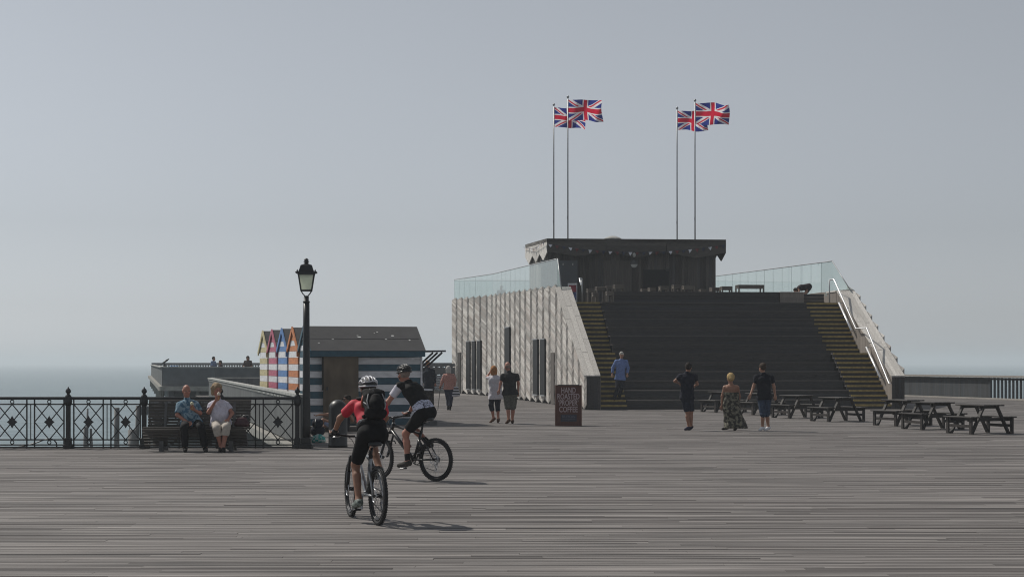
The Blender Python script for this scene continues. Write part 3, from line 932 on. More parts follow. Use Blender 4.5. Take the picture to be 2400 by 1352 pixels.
# ------------------------------------------------------------------ glass balustrades, handrails
def glass_run(pts, n_each, zb, zt, end=None):
    """pts: polyline of (x, y); zb / zt: height at start and end"""
    tot = sum((Vector(b) - Vector(a)).length for a, b in zip(pts[:-1], pts[1:]))
    acc = 0
    rail = []
    for a, b in zip(pts[:-1], pts[1:]):
        a, b = Vector((a[0], a[1], 0)), Vector((b[0], b[1], 0))
        L = (b - a).length; n = max(1, int(round(L / n_each)))
        d = (b - a).normalized(); nn = Vector((-d.y, d.x, 0)) * .009
        for k in range(n):
            f0, f1 = k / n, (k + 1) / n
            q0, q1 = a.lerp(b, f0) + d * .012, a.lerp(b, f1) - d * .012
            g0, g1 = (acc + L * f0) / tot, (acc + L * f1) / tot
            Z = lambda g, z: Vector((0, 0, z[0] + (z[1] - z[0]) * g))
            mb = MB()
            mb.hexa([q0 - nn + Z(g0, zb), q1 - nn + Z(g1, zb), q1 + nn + Z(g1, zb), q0 + nn + Z(g0, zb),
                     q0 - nn + Z(g0, zt), q1 - nn + Z(g1, zt), q1 + nn + Z(g1, zt), q0 + nn + Z(g0, zt)])
            mb.build('glass_panel', M['glass'], PAV, world=True)
            jj = MB(); jj.beam(q1 + d * .012 + Z(g1, zb), q1 + d * .012 + Z(g1, zt), .013, .013, up=d); jj.build('glass_joint', M['glass_edge'], PAV, world=True)
            rail.append(q0 + Z(g0, zt) + Vector((0, 0, .02)))
        rail.append(b + Vector((0, 0, zt[0] + (zt[1] - zt[0]) * (acc + L) / tot + .02)))
        acc += L
    mb = MB(); mb.tube(rail, .022, 6); mb.build('glass_rail', M['alu'], PAV, world=True)

def make_glass():
    def inset(s, i=.12):
        q, n_, _ = wpos(s); q = q - n_ * i; return (q.x, q.y)
    ss = [WL[1] + .6, WL[2], WL[3], WL[4]]
    pts = [inset(s) for s in ss]
    glass_run(pts, 1.45, (4.75, 5.2), (6.16, 6.60))
    # slanting end pane by the stair head
    a = Vector((pts[0][0], pts[0][1], 0)); b0, n_, _ = wpos(WL[1] - .3); b = b0 - n_ * .12
    mb = MB()
    nn = n_ * .009
    tri = [b + Vector((0, 0, 4.85)), a + Vector((0, 0, 4.75)), a + Vector((0, 0, 6.16))]
    mb.prism([q - nn for q in tri], nn * 2); mb.build('glass_panel', M['glass'], PAV, world=True)
    mb = MB(); mb.tube([b + Vector((0, 0, 4.86)), a + Vector((0, 0, 6.18))], .022, 6); mb.build('glass_rail', M['alu'], PAV, world=True)
    # right hand run
    rp = [(14.05, 74.9), (11.3, 93.6), (10.4, 100.2)]
    glass_run(rp, 1.45, (4.7, 5.1), (6.20, 6.60))
    a = Vector((rp[0][0], rp[0][1], 0)); b = L2W(WT + .1, 7.5)
    tri = [b + Vector((0, 0, 4.78)), a + Vector((0, 0, 4.7)), a + Vector((0, 0, 6.2))]
    mb = MB(); mb.prism([q - U * .009 for q in tri], U * .018); mb.build('glass_panel', M['glass'], PAV, world=True)
    mb = MB(); mb.tube([b + Vector((0, 0, 4.8)), a + Vector((0, 0, 6.22))], .022, 6); mb.build('glass_rail', M['alu'], PAV, world=True)
    # back of the terrace
    glass_run([(pts[-1][0], pts[-1][1]), (10.4, 100.2)], 1.45, (5.2, 5.1), (6.55, 6.55))
make_glass()

def make_handrails():
    def line(v): # nosing height at v
        if v < GO * 11: return RISE * (1 + v / GO)
        if v < GO * 11 + LAND: return RISE * 12
        return RISE * (13 + (v - GO * 11 - LAND) / GO)
    for u, name in ((SR1 - .16, 'r'), (.66, 'l')):
        pts = [(VT + .05, ZT + 1.0), (VT - .5, ZT + .68)] if name == 'l' else [(VT + .05, ZT + 1.0), (GO * 11 + LAND - .1, RISE * 12 + 1.0), (GO * 11 - .35, RISE * 12 + 1.0), (-.15, RISE + .82), (-.3, RISE + .8)]
        mb = MB(); mb.tube([L2W(u - .14 if name == 'r' else u + .14, VT + .3, ZT + .99)] + [L2W(u, v, z) for v, z in pts], .03, 8)
        mb.build('handrail', M['steel'], PAV, world=True)
        for v, z in ((VT + .28, ZT), ):
            mb = MB(); q = u - .14 if name == 'r' else u + .14
            mb.cyl(L2W(q, v, z), L2W(q, v, z + 1.0), .026, n=8); mb.build('handrail_post', M['alu'], PAV, world=True)
        if name == 'l': continue
        for v0, v1 in ((VT - .7, GO * 11 + LAND + .5), (GO * 11 - .3, .9)):
            za, zb = line(v0) + .42, line(v1) + .42
            mb = MB(); mb.tube([L2W(u, v0, za), L2W(u, v1, zb)], .048, 8); mb.build('lower_handrail', M['steel'], PAV, world=True)
            mb = MB()
            for v, z in ((v0, za), (v1, zb)):
                mb.cyl(L2W(u, v, z), L2W(SR1 + .01 if name == 'r' else .5, v, z), .018, n=6)
            mb.build('handrail_bracket', M['alu'], PAV, world=True)
        for v in (VT - 1.6, GO * 11 + LAND + .2, GO * 11 - .6, .5):
            mb = MB(); z = line(v) + .80
            mb.cyl(L2W(u, v, z), L2W(SR1 + .01 if name == 'r' else .5, v, z - .05), .014, n=6); mb.build('handrail_bracket', M['alu'], PAV, world=True)
make_handrails()

# ------------------------------------------------------------------ timber kiosk on the terrace
def make_kiosk():
    FL, FR = Vector((1.72, 81.2, 0)), Vector((9.75, 81.9, 0))
    BL, BR = Vector((.89, 84.6, 0)), Vector((9.1, 85.6, 0))
    zr = 7.62
    K = thing('terrace_kiosk', 'dark timber kiosk with overhanging pointed fascia on the roof terrace', 'kiosk', (5.5, 83, ZT))
    mb = MB(); mb.hexa([FL + Vector((.06, .06, ZT)), FR + Vector((-.06, .06, ZT)), BR + Vector((-.06, -.06, ZT)), BL + Vector((.06, -.06, ZT)),
                        FL + Vector((.06, .06, zr - .1)), FR + Vector((-.06, .06, zr - .1)), BR + Vector((-.06, -.06, zr - .1)), BL + Vector((.06, -.06, zr - .1))])
    mb.build('core', M['under'], K, world=True)
    fd = (FR - FL).normalized(); fn = Vector((fd.y, -fd.x, 0))
    L = (FR - FL).length
    n = int(L / .148)
    for k in range(n):
        a = FL + fd * (L * k / n + .003); b = FL + fd * (L * (k + 1) / n - .003)
        o = fn * random.uniform(.0, .02)
        mb = MB(); mb.beam(a + o + Vector((0, 0, (ZT + 7.1) / 2)), b + o + Vector((0, 0, (ZT + 7.1) / 2)), .05, 7.1 - ZT)
        mb.build('plank', M['kiosk'], K, world=True)
    for (A, B, mt) in ((BL, FL, M['kiosk_lit_side']), (FR, BR, M['kiosk'])):
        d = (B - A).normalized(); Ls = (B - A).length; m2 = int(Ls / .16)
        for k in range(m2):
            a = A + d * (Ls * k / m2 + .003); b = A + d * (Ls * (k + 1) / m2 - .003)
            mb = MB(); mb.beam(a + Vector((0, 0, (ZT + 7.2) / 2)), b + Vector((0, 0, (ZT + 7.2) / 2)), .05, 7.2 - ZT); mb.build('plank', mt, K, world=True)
    # roof slab and fascia
    oFL, oFR = FL + fn * .55 - fd * .12, FR + fn * .5 + fd * .42
    oBL, oBR = Vector((.66, 84.9, 0)), BR + fd * .4
    zt = 7.60
    mb = MB(); mb.prism([(q.x, q.y, zt - .14) for q in (oFL, oFR, oBR, oBL)], (0, 0, .17)); mb.build('roof', M['fascia'], K, world=True)
    d = (oFR - oFL).normalized(); Lf = (oFR - oFL).length; nn = Vector((d.y, -d.x, 0))
    m3 = 3
    for k in range(m3):          # each board's lower edge dips to a shallow point
        a, b = Lf * k / m3, Lf * (k + 1) / m3
        pa, pb, pm = oFL + d * (a + .01), oFL + d * (b - .01), oFL + d * ((a + b) / 2)
        zl = zt - .60; zp = zt - .86 + (0 if k != 0 else .06)
        for (za, zb2) in ((zt - .01, zt - .30), (zt - .305, None)):
            mb = MB()
            if zb2 is not None:
                poly = [pa + Vector((0, 0, zb2)), pb + Vector((0, 0, zb2)), pb + Vector((0, 0, za)), pa + Vector((0, 0, za))]
            else:
                poly = [pa + Vector((0, 0, zl)), pm + Vector((0, 0, zp)), pb + Vector((0, 0, zl)), pb + Vector((0, 0, za)), pa + Vector((0, 0, za))]
            mb.prism(poly, -nn * .05); mb.build('fascia_board', M['fascia'], K, world=True)
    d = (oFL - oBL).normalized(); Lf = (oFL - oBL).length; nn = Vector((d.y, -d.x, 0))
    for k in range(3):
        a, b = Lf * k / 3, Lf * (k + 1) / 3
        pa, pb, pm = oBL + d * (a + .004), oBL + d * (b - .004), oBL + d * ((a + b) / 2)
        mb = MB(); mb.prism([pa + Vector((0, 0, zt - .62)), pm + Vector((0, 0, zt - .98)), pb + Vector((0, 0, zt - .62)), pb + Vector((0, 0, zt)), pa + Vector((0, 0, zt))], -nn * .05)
        mb.build('fascia_board', M['cap'], K, world=True)  # left fascia in pale wood, its sunlight put into the colour
    d = (oBR - oFR).normalized(); Lf = (oBR - oFR).length
    for k in range(3):
        a, b = Lf * k / 3, Lf * (k + 1) / 3
        pa, pb, pm = oFR + d * (a + .004), oFR + d * (b - .004), oFR + d * ((a + b) / 2)
        mb = MB(); mb.prism([pa + Vector((0, 0, zt - .60)), pm + Vector((0, 0, zt - .95)), pb + Vector((0, 0, zt - .60)), pb + Vector((0, 0, zt)), pa + Vector((0, 0, zt))], (-.05, 0, 0))
        mb.build('fascia_board', M['fascia'], K, world=True)
    # front fittings
    def front(px0, px1, y0, y1, out, name, mat, th=.04):
        k0, k1 = (px0 - 1200) / F, (px1 - 1200) / F
        def hit(k): 
            t = (k * FL.y - FL.x) / (fd.x - k * fd.y); return FL + fd * t
        a, b = hit(k0) + fn * out, hit(k1) + fn * out
        z1, z0 = EYE + (HZ - y0) / F * a.y, EYE + (HZ - y1) / F * a.y
        mb = MB(); mb.beam(a + Vector((0, 0, (z0 + z1) / 2)), b + Vector((0, 0, (z0 + z1) / 2)), th, z1 - z0)
        return mb.build(name, mat, K, world=True), a, b
    slate = plain('slate_shutter', (0.055, 0.065, 0.075), .5, var=.15, scale=2, bump=.03)
    front(1268, 1353, 610, 712, .06, 'door', slate)
    front(1318, 1320.5, 617, 622, .09, 'door_light', M['capgrey']); front(1340.5, 1343, 617, 622, .09, 'door_light', M['capgrey'])
    front(1410, 1413, 606, 700, .02, 'post', M['black'], .09)
    front(1414, 1480, 611, 700, .03, 'shutter', M['kiosk'], .06)
    front(1507, 1567, 632, 700, .03, 'hatch', M['dark_pane'], .06)
    front(1560, 1568, 630, 635, .06, 'hatch_hinge', M['black'], .05)
    a = at(1484, 620, 81.0)
    mb = MB(); mb.cyl(a + fn * .18, a + fn * .24, .20, n=24); mb.build('lamp_ring', M['black'], K, world=True)
    mb = MB()
    lens = []
    for k in range(13):
        t = math.pi + math.pi * k / 12
        lens.append(a + fn * .25 + fd * (.165 * math.cos(t)) + Vector((0, 0, .165 * math.sin(t))))
    mb.prism(lens, fn * .03); mb.build('lamp_glass', M['capgrey'], K, world=True)
    b = at(1484, 598, 81.0)
    mb = MB(); mb.lathe([(.03, -.12), (.07, -.06), (.07, .04), (.02, .09)], b + fn * .3, 10); mb.cyl(b + fn * .3, b + fn * .02, .02, n=6); mb.build('small_lamp', M['capgrey'], K, world=True)
    # vent cowl on the roof
    c = at(1436, 556, 83.2)
    mb = MB(); mb.lathe([(.30, 0), (.30, .06), (.42, .08), (.42, .18), (.36, .21), (.16, .29), (.02, .31)], (c.x, c.y, zt + .03), 18, smooth=False); mb.build('vent_cowl', M['capgrey'], K, world=True)
    # bunting: string and pennants as one garland
    Bt = thing('bunting', 'string of small red, white and blue pennants hung along the kiosk fascia', 'bunting', (5.5, 80.4, 7.0))
    cols = [plain('pennant_white', (.62, .62, .66), .8), plain('pennant_red', (.13, .02, .022), .8), plain('pennant_blue', (.015, .02, .05), .8)]
    def garland(pts, n):
        P = [Vector(p) for p in pts]
        mb = MB(); mb.tube(P, .008, 5); mb.build('string', cols[2], Bt, world=True)
        seg = [(P[i + 1] - P[i]).length for i in range(len(P) - 1)]; T = sum(seg)
        for k in range(n):
            s = T * (k + .5) / n
            for i, sl in enumerate(seg):
                if s <= sl: break
                s -= sl
            q = P[i].lerp(P[i + 1], s / seg[i]); e = (P[i + 1] - P[i]).normalized()
            w = .095; h = .18 * random.uniform(.8, 1.05)
            mb = MB(); lean = fn * random.uniform(-.05, .1) 
            mb.prism([q - e * w, q + e * w, q - Vector((0, 0, h)) + lean + e * random.uniform(-.04, .04)], fn * .012)
            mb.build('pennant', cols[k % 3], Bt, world=True)
    q0, q1 = oFL + fn * .06, oFR + fn * .06
    def z_s(f): return zt - .22 - .38 * (1 - (2 * f - .98) ** 2)
    garland([q0.lerp(q1, f) + Vector((0, 0, z_s(f))) for f in [i / 16 for i in range(17)]], 27)
    e0, e1 = oBL + Vector((-.09, -.02, zt - .1)), oFL + Vector((-.1, -.02, zt - .12))
    garland([e0, e0.lerp(e1, .5) + Vector((0, 0, -.22)), e1], 9)
    return zt
KZ = make_kiosk()
make_cladding = make_doors = None
# ------------------------------------------------------------------ flags on the kiosk roof
def union_colour(u, v):
    X, Y = u * 60 - 30, v * 30 - 15
    red, white, blue = (0.62, 0.015, 0.05), (0.82, 0.80, 0.82), (0.03, 0.045, 0.26)
    if abs(X) < 3 or abs(Y) < 3: return red
    if abs(X) < 5 or abs(Y) < 5: return white
    d1 = (Y * 60 - X * 30) / 67.08; d2 = (Y * 60 + X * 30) / 67.08
    if X > 0 and 0 < d1 < 2 or X < 0 and -2 < d1 < 0: return red
    if X < 0 and -2 < d2 < 0 or X > 0 and 0 < d2 < 2: return red
    if abs(d1) < 3 or abs(d2) < 3: return white
    return blue
def flag_material():
    m, n, l, p = base_mat('flag_print')
    a = n.new('ShaderNodeAttribute'); a.attribute_name = 'Col'
    l.new(a.outputs['Color'], p.inputs['Base Color']); p.inputs['Roughness'].default_value = .8; p.inputs['Specular IOR Level'].default_value = .2
    tr = n.new('ShaderNodeBsdfTranslucent'); l.new(a.outputs['Color'], tr.inputs[0])
    mx = n.new('ShaderNodeMixShader'); mx.inputs[0].default_value = .5
    l.new(p.outputs[0], mx.inputs[1]); l.new(tr.outputs[0], mx.inputs[2]); l.new(mx.outputs[0], n['Material Output'].inputs['Surface'])
    return m
M['flag'] = flag_material()
M['pole'] = plain('flag_pole', (0.30, 0.31, 0.32), .4, metal=.5, var=.1, bump=0)

def make_flag(px, Y, ytop, w_px, ph, label, droop):
    base = at(px, 557, Y); top = at(px, ytop, Y)
    t = thing('flagpole', label[0], 'flagpole', (base.x, Y, KZ + .02), group='flagpoles on the kiosk roof')
    H = top.z - KZ - .02
    mb = MB(); mb.cyl((0, 0, 0), (0, 0, H), .034, .024, n=10); mb.build('pole', M['pole'], t)
    mb = MB(); mb.lathe([(.01, 0), (.055, .03), (.065, .07), (.05, .11), (.01, .14)], (0, 0, H), 12); mb.build('finial', M['pole'], t)
    mb = MB(); mb.cyl((-.03, -.035, .9), (-.03, -.035, H - .1), .006, n=5); mb.box((-.03, -.04, 1.1), (.03, .03, .12)); mb.build('halyard', M['pole'], t)
    W = w_px / F * Y; Hf = W * .60
    NX, NY = 96, 56
    zt = H - .06
    f = thing('flag', label[1], 'flag', (base.x + .03, Y, KZ + .02 + zt - Hf), group='flags above the kiosk')
    vs, fs, cs = [], [], []
    for j in range(NY + 1):
        for i in range(NX + 1):
            u, v = i / NX, j / NY
            x = u * W * (.95 - .03 * math.sin(ph + 2)) + .05 * u * math.sin(v * 4 + ph)
            y = .24 * u ** .7 * math.sin(u * (6.5 + .9 * math.sin(ph)) - v * (1.2 + ph * .35) + ph) + .07 * math.sin(u * 14 + v * (4 - ph) + ph * 2) * u + .03 * math.sin(u * 26 - v * 6 + ph * 3) * u
            z = v * Hf - droop * u ** 1.5 + .05 * u * math.sin(u * 8 + ph * 1.7 + v * 2) - .05 * u * (1 - v) * math.cos(ph * 2)
            vs.append((x, y, z))
    for j in range(NY):
        for i in range(NX):
            a = j * (NX + 1) + i
            fs.append((a, a + 1, a + NX + 2, a + NX + 1)); cs.append(union_colour((i + .5) / NX, (j + .5) / NY))
    me = bpy.data.meshes.new('cloth'); me.from_pydata(vs, [], fs)
    at_ = me.color_attributes.new('Col', 'FLOAT_COLOR', 'CORNER')
    arr = np.ones((len(fs) * 4, 4), np.float32); arr[:, :3] = np.repeat(np.array(cs, np.float32), 4, axis=0)
    at_.data.foreach_set('color', arr.ravel())
    me.materials.append(M['flag'])
    me.polygons.foreach_set('use_smooth', [True] * len(fs))
    o = link('cloth', me, f)
make_flag(1298, 84.3, 249, 76, 0.4, ('thin flagpole at the outer left of the kiosk roof, behind its neighbour', 'lower Union flag of the left pair, half hidden by the flag in front'), .10)
make_flag(1331, 82.0, 231, 82, 2.2, ('tall thin flagpole nearer the camera in the left pair on kiosk roof', 'upper Union flag of the left pair, highest of the four flags'), .04)
make_flag(1587, 84.9, 257, 75, 3.6, ('thin flagpole left of its neighbour in the right pair on kiosk roof', 'lower Union flag of the right pair, half hidden by the flag in front'), .04)
make_flag(1629, 82.6, 239, 84, 5.1, ('thin flagpole farthest right on the kiosk roof', 'upper Union flag of the right pair, farthest right of the four'), .05)

# ------------------------------------------------------------------ beach huts
def make_huts():
    g = Vector((-2.95, 10.0, 0)).normalized()      # along the row of gables, going back
    e = Vector((-g.y * -1, g.x * -1, 0)); e = Vector((g.y, -g.x, 0))     # along each hut, to the right
    C0 = Vector((-5.66, 48.0, 0))
    Wd, Dp, EV, RG = 2.06, 3.25, 2.12, 2.80
    names = [('teal', (0.026, 0.082, 0.118)), ('orange', (0.62, 0.19, 0.035)), ('blue', (0.075, 0.22, 0.52)), ('pink', (0.50, 0.085, 0.16)), ('cream', (0.62, 0.53, 0.28))]
    felt = plain('roof_felt', (0.060, 0.059, 0.061), .9, var=.12, scale=3, bump=.3)
    drop = plain('gull_dropping', (0.6, 0.6, 0.58), .9)
    white = plain('white_paint', (0.68, 0.68, 0.70), .6, var=.15, scale=4, bump=.1, stretch=(1, 1, 3), rand=.05)
    ply = plain('brown_plywood', (0.115, 0.088, 0.060), .75, var=.35, scale=3, bump=.15, stretch=(1, 1, .5))
    for k, (nm, c) in enumerate(names):
        paint = plain(nm + '_paint', (c if nm == 'teal' else [x * .80 + .035 for x in c]), .6, var=.20, scale=5, bump=.1, stretch=(1, 1, 3), rand=.06)
        P = C0 + g * (Wd * k)
        lab = {'teal': 'teal and white striped beach hut with grey felt roof and boarded side door', 'orange': 'orange and white striped beach hut with orange gable trim',
               'blue': 'blue and white striped beach hut with blue gable trim', 'pink': 'pink and white striped beach hut with pink gable trim',
               'cream': 'cream and white striped beach hut farthest along the row'}[nm]
        t = thing('beach_hut', lab, 'beach hut', P, group='row of striped beach huts')
        gap = .17
        a, b = g * gap, g * (Wd - gap)
        # stripes: horizontal boards all round, alternate paint
        nb = 11; h = EV / nb
        for j in range(nb):
            z0, z1 = j * h + .002, (j + 1) * h - .004
            o_ = .004 * (j % 2)
            col = white if j % 2 == 0 else paint
            if k == 0: col = paint if j % 2 == 0 else white
            mb = MB()
            q = [a - e * o_ + g * -o_, a + e * (Dp + o_) - g * o_, b + e * (Dp + o_) + g * o_, b - e * o_ + g * o_]
            mb.hexa([x + Vector((0, 0, z0)) for x in q] + [x + Vector((0, 0, z1)) for x in q])
            mb.build('board', col, t)
        # gable boards
        for side in (0, 1):
            off = -e * .0 if side == 0 else e * (Dp - .40)
            ng = 4
            for j in range(ng):
                za, zb = EV + (RG - EV - .05) * j / ng + .002, EV + (RG - EV - .05) * (j + 1) / ng - .004
                fa, fb = (za - EV) / (RG - EV), (zb - EV) / (RG - EV)
                wa, wb = (Wd / 2 - gap) * (1 - fa), (Wd / 2 - gap) * (1 - fb)
                m = g * (Wd / 2) + off
                mb = MB()
                mb.prism([m - g * wa + Vector((0, 0, za)), m + g * wa + Vector((0, 0, za)), m + g * wb + Vector((0, 0, zb)), m - g * wb + Vector((0, 0, zb))], e * .05)
                mb.build('gable_board', (paint if (nb + j) % 2 == (1 if k else 0) else white), t)
        # roof slopes
        for s in (0, 1):
            ea = g * (-.06 if s == 0 else Wd + .06) + Vector((0, 0, EV - .03)); rd = g * (Wd / 2) + Vector((0, 0, RG))
            d = (rd - ea)
            nrm = d.cross(e).normalized()
            if nrm.z < 0: nrm = -nrm
            q = [ea - e * .02, ea + e * (Dp + .06), rd + e * (Dp + .05), rd - e * .02]
            mb = MB(); mb.hexa(q + [x + nrm * .035 for x in q])
            roof = mb.build('roof', felt, t)
            # lapped strip of felt
            q2 = [ea.lerp(rd, .48) - e * .02 + nrm * .036, ea.lerp(rd, .48) + e * (Dp - .02) + nrm * .036, ea.lerp(rd, .52) + e * (Dp - .03) + nrm * .036, ea.lerp(rd, .52) - e * .02 + nrm * .036]
            mb = MB(); mb.hexa(q2 + [x + nrm * .006 for x in q2]); mb.build('felt_lap', felt, roof)
            if k == 0 and s == 0:
                for i in range(9):
                    q = ea.lerp(rd, random.uniform(.3, .97)) + e * random.uniform(.1, 3.0) + nrm * .037
                    mb = MB(); n_ = 7; rr = random.uniform(.012, .035)
                    ex = random.uniform(.8, 2.4)
                    poly = [q + e * (rr * ex * math.cos(2 * math.pi * i2 / n_)) + d.normalized() * (rr * math.sin(2 * math.pi * i2 / n_)) for i2 in range(n_)]
                    mb.prism(poly, nrm * .003); mb.build('gull_dropping', drop, roof)
            # barge board on the gable
            mb = MB(); p0 = ea - e * .03 - Vector((0, 0, .03)); p1 = rd - e * .03 - Vector((0, 0, .0))
            mb.beam(p0, p1, .13, .035, up=e); mb.build('barge_board', paint, t)
        mb = MB(); mb.beam(g * -.07 - e * .08 + Vector((0, 0, EV - .09)), g * -.07 + e * (Dp + .04) + Vector((0, 0, EV - .09)), .03, .16); mb.build('eaves_board', paint, t)
        # corner strips
        mb = MB(); mb.beam(a - g * .022 + e * (Dp - .02) + Vector((0, 0, .02)), a - g * .022 + e * (Dp - .02) + Vector((0, 0, EV - .18)), .05, .035, up=g); mb.build('corner_strip', white, t)
        if k == 0:
            # plywood door on the long side, step, lamp, awning with props, counter
            f0, f1 = .36, 1.36
            q0, q1 = -g * -.02 + e * f0, -g * -.02 + e * f1
            mb = MB(); mb.beam(e * f0 + g * .015 + Vector((0, 0, 1.02)), e * f1 + g * .015 + Vector((0, 0, 1.02)), .07, 1.94); door = mb.build('door', ply, t)
            mb = MB(); mb.beam(e * f0 - g * .026 + Vector((0, 0, 1.18)), e * f1 - g * .026 + Vector((0, 0, 1.18)), .012, .05); mb.build('batten', ply, door)
            mb = MB(); mb.box(e * (f0 + .1) - g * .035 + Vector((0, 0, 1.05)), (.05, .05, .09)); mb.build('latch', M['black'], door)
            mb = MB(); mb.beam(e * (f0 - .02) - g * .01 + Vector((0, 0, 1.0)), e * (f0 - .02) - g * .01 + Vector((0, 0, 1.98)), .04, .05, up=g); mb.build('door_frame', M['under'], t)
            mb = MB(); mb.box(e * 2.93 - g * -.0 + Vector((0, 0, 1.9)) - g * .03, (.05, .05, .05)); mb.build('small_lamp', white, t)
            dk = plain('awning_wood', (0.035, 0.035, 0.04), .7)
            aw0 = e * (Dp + .02) + Vector((0, 0, EV - .04))
            q = [aw0 + g * .05, aw0 + g * .05 + e * .66 + Vector((0, 0, .01)), aw0 + g * 2.0 + e * .66 + Vector((0, 0, .01)), aw0 + g * 2.0]
            mb = MB(); mb.hexa(q + [x + Vector((0, 0, .05)) for x in q]); mb.build('awning', dk, t)
            for i, r_ in enumerate((.56, .56, .56)):
                p = e * (Dp + .02) + g * (.1 + i * .55)
                mb = MB(); mb.beam(p + Vector((0, 0, EV - .55)), p + e * r_ + Vector((0, 0, EV - .05)), .05, .05); mb.build('awning_prop', dk, t)
            mb = MB(); mb.hexa([x + Vector((0, 0, .98)) for x in (e * (Dp + .01) + g * .1, e * (Dp + .3) + g * .1, e * (Dp + .3) + g * 1.9, e * (Dp + .01) + g * 1.9)] +
                               [x + Vector((0, 0, 1.02)) for x in (e * (Dp + .01) + g * .1, e * (Dp + .3) + g * .1, e * (Dp + .3) + g * 1.9, e * (Dp + .01) + g * 1.9)]); mb.build('counter', white, t)
            mb = MB(); mb.box(e * (Dp + .2) - g * .1 + Vector((0, 0, .06)), (.36, .3, .12)); mb.build('step', plain('grey_block', (.12, .12, .12), .9), t)
make_huts()

# ------------------------------------------------------------------ black iron railing
RY = 35.64
def make_railing():
    s = F / RY
    X = lambda px: (px - 1200) / s
    t = thing('iron_railing', 'black cast iron railing with diamond lattice panels along the deck edge', 'railing', (X(338), RY, 0))
    x0 = X(338)
    z = lambda py: EYE + (HZ - py) / s
    posts = [-19, 160, 338, 517, 697]
    bk = M['black']
    first = None
    for px in posts:
        o = None
        if first is None:
            mb = MB()
            mb.bbox((0, 0, .045), (.20, .16, .09), .015); mb.bbox((0, 0, .15), (.13, .13, .14), .012)
            mb.bbox((0, 0, .55), (.088, .088, .80), .01)
            mb.lathe([(.05, .88), (.075, .92), (.08, 1.0), (.065, 1.04), (.075, 1.06), (.06, 1.10), (.035, 1.12), (.03, 1.14), (.055, 1.17), (.058, 1.20), (.04, 1.235), (.015, 1.255), (.012, 1.28)], (0, 0, 0), 14)
            first = o = mb.build('post', bk, t)
        else:
            o = first.copy(); COL.objects.link(o)
        o.location = (X(px) - x0, 0, 0)
    L0, L1 = X(-60) - x0, X(697) - x0
    for nm, zz, w, h in (('top_rail', z(933), .07, .06), ('middle_rail', z(947), .03, .028), ('lower_rail', z(1030), .03, .028), ('bottom_rail', z(1042), .03, .028), ('base_rail', .02, .05, .03)):
        mb = MB(); mb.bbox(((L0 + L1) / 2, 0, zz), (L1 - L0, w, h), .006); mb.build(nm, bk, t)
    # one bay, then copies
    zt, zb = z(947), z(1030); zc = (zt + zb) / 2; pw = 34.5 / s
    bay = []
    mb = MB()
    for px in (173, 242, 260, 329):
        mb.box((X(px) - X(160), 0, (z(936) + .0) / 2), (.024, .03, z(936)))
    mb.box((X(251) - X(160), 0, zc), (.016, .02, zt - zb))
    bay.append(mb.build('upright', bk, t))
    for pc in (207.5, 294.5):
        cx = X(pc) - X(160)
        mb = MB()
        for a, b in (((-pw, zt), (pw, zb)), ((pw, zt), (-pw, zb)), ((0, zt), (pw, zc)), ((pw, zc), (0, zb)), ((0, zb), (-pw, zc)), ((-pw, zc), (0, zt))):
            mb.beam((cx + a[0], 0, a[1]), (cx + b[0], 0, b[1]), .02, .02, up=(0, 1, 0))
        bay.append(mb.build('lattice', bk, t))
        for zz in (z(941), z(1036)):
            mb = MB()
            mb.tube([(cx + .036 * math.cos(k * math.pi / 8), 0, zz + .036 * math.sin(k * math.pi / 8)) for k in range(16)], .011, 6, closed=True)
            bay.append(mb.build('ring', bk, t))
        mb = MB()
        q = []
        for k in range(16):
            an = k * math.pi / 8; r = {0: .112, 1: .066, 2: .069, 3: .07}[min(k % 4, 4 - k % 4) if k % 4 != 3 else 1] if False else (.118 if k % 4 == 0 else (.078 if k % 4 in (1, 3) else .072))
            q.append((cx + r * .93 * math.cos(an), -.014, zc + r * 1.1 * math.sin(an)))
        mb.prism(q, (0, .028, 0)); bay.append(mb.build('diamond_plate', bk, t))
    for i in (0, 1, 3):
        for o in bay:
            c = o.copy(); COL.objects.link(c); c.location = (X(posts[i]) - x0, 0, 0)
    for i in (2,):
        for o in bay:
            c = o.copy(); COL.objects.link(c); c.location = (X(posts[i]) - x0, 0, 0)
    for o in bay: bpy.data.objects.remove(o)
    # hose looped over the bottom rail
    hz = thing('hose', 'black hose looped over the bottom rail of the iron railing', 'hose', (X(100), RY + .05, 0))
    pts = [(30, 1049), (60, 1044), (85, 1037), (105, 1029.5), (117, 1027.5), (126, 1030), (132, 1037), (133, 1046), (132, 1049.5)]
    mb = MB(); mb.tube([at(a, b, RY + .07 + .03 * math.sin(i)) for i, (a, b) in enumerate(pts)], .014, 7); mb.build('tube', M['black'], hz, world=True)
make_railing()

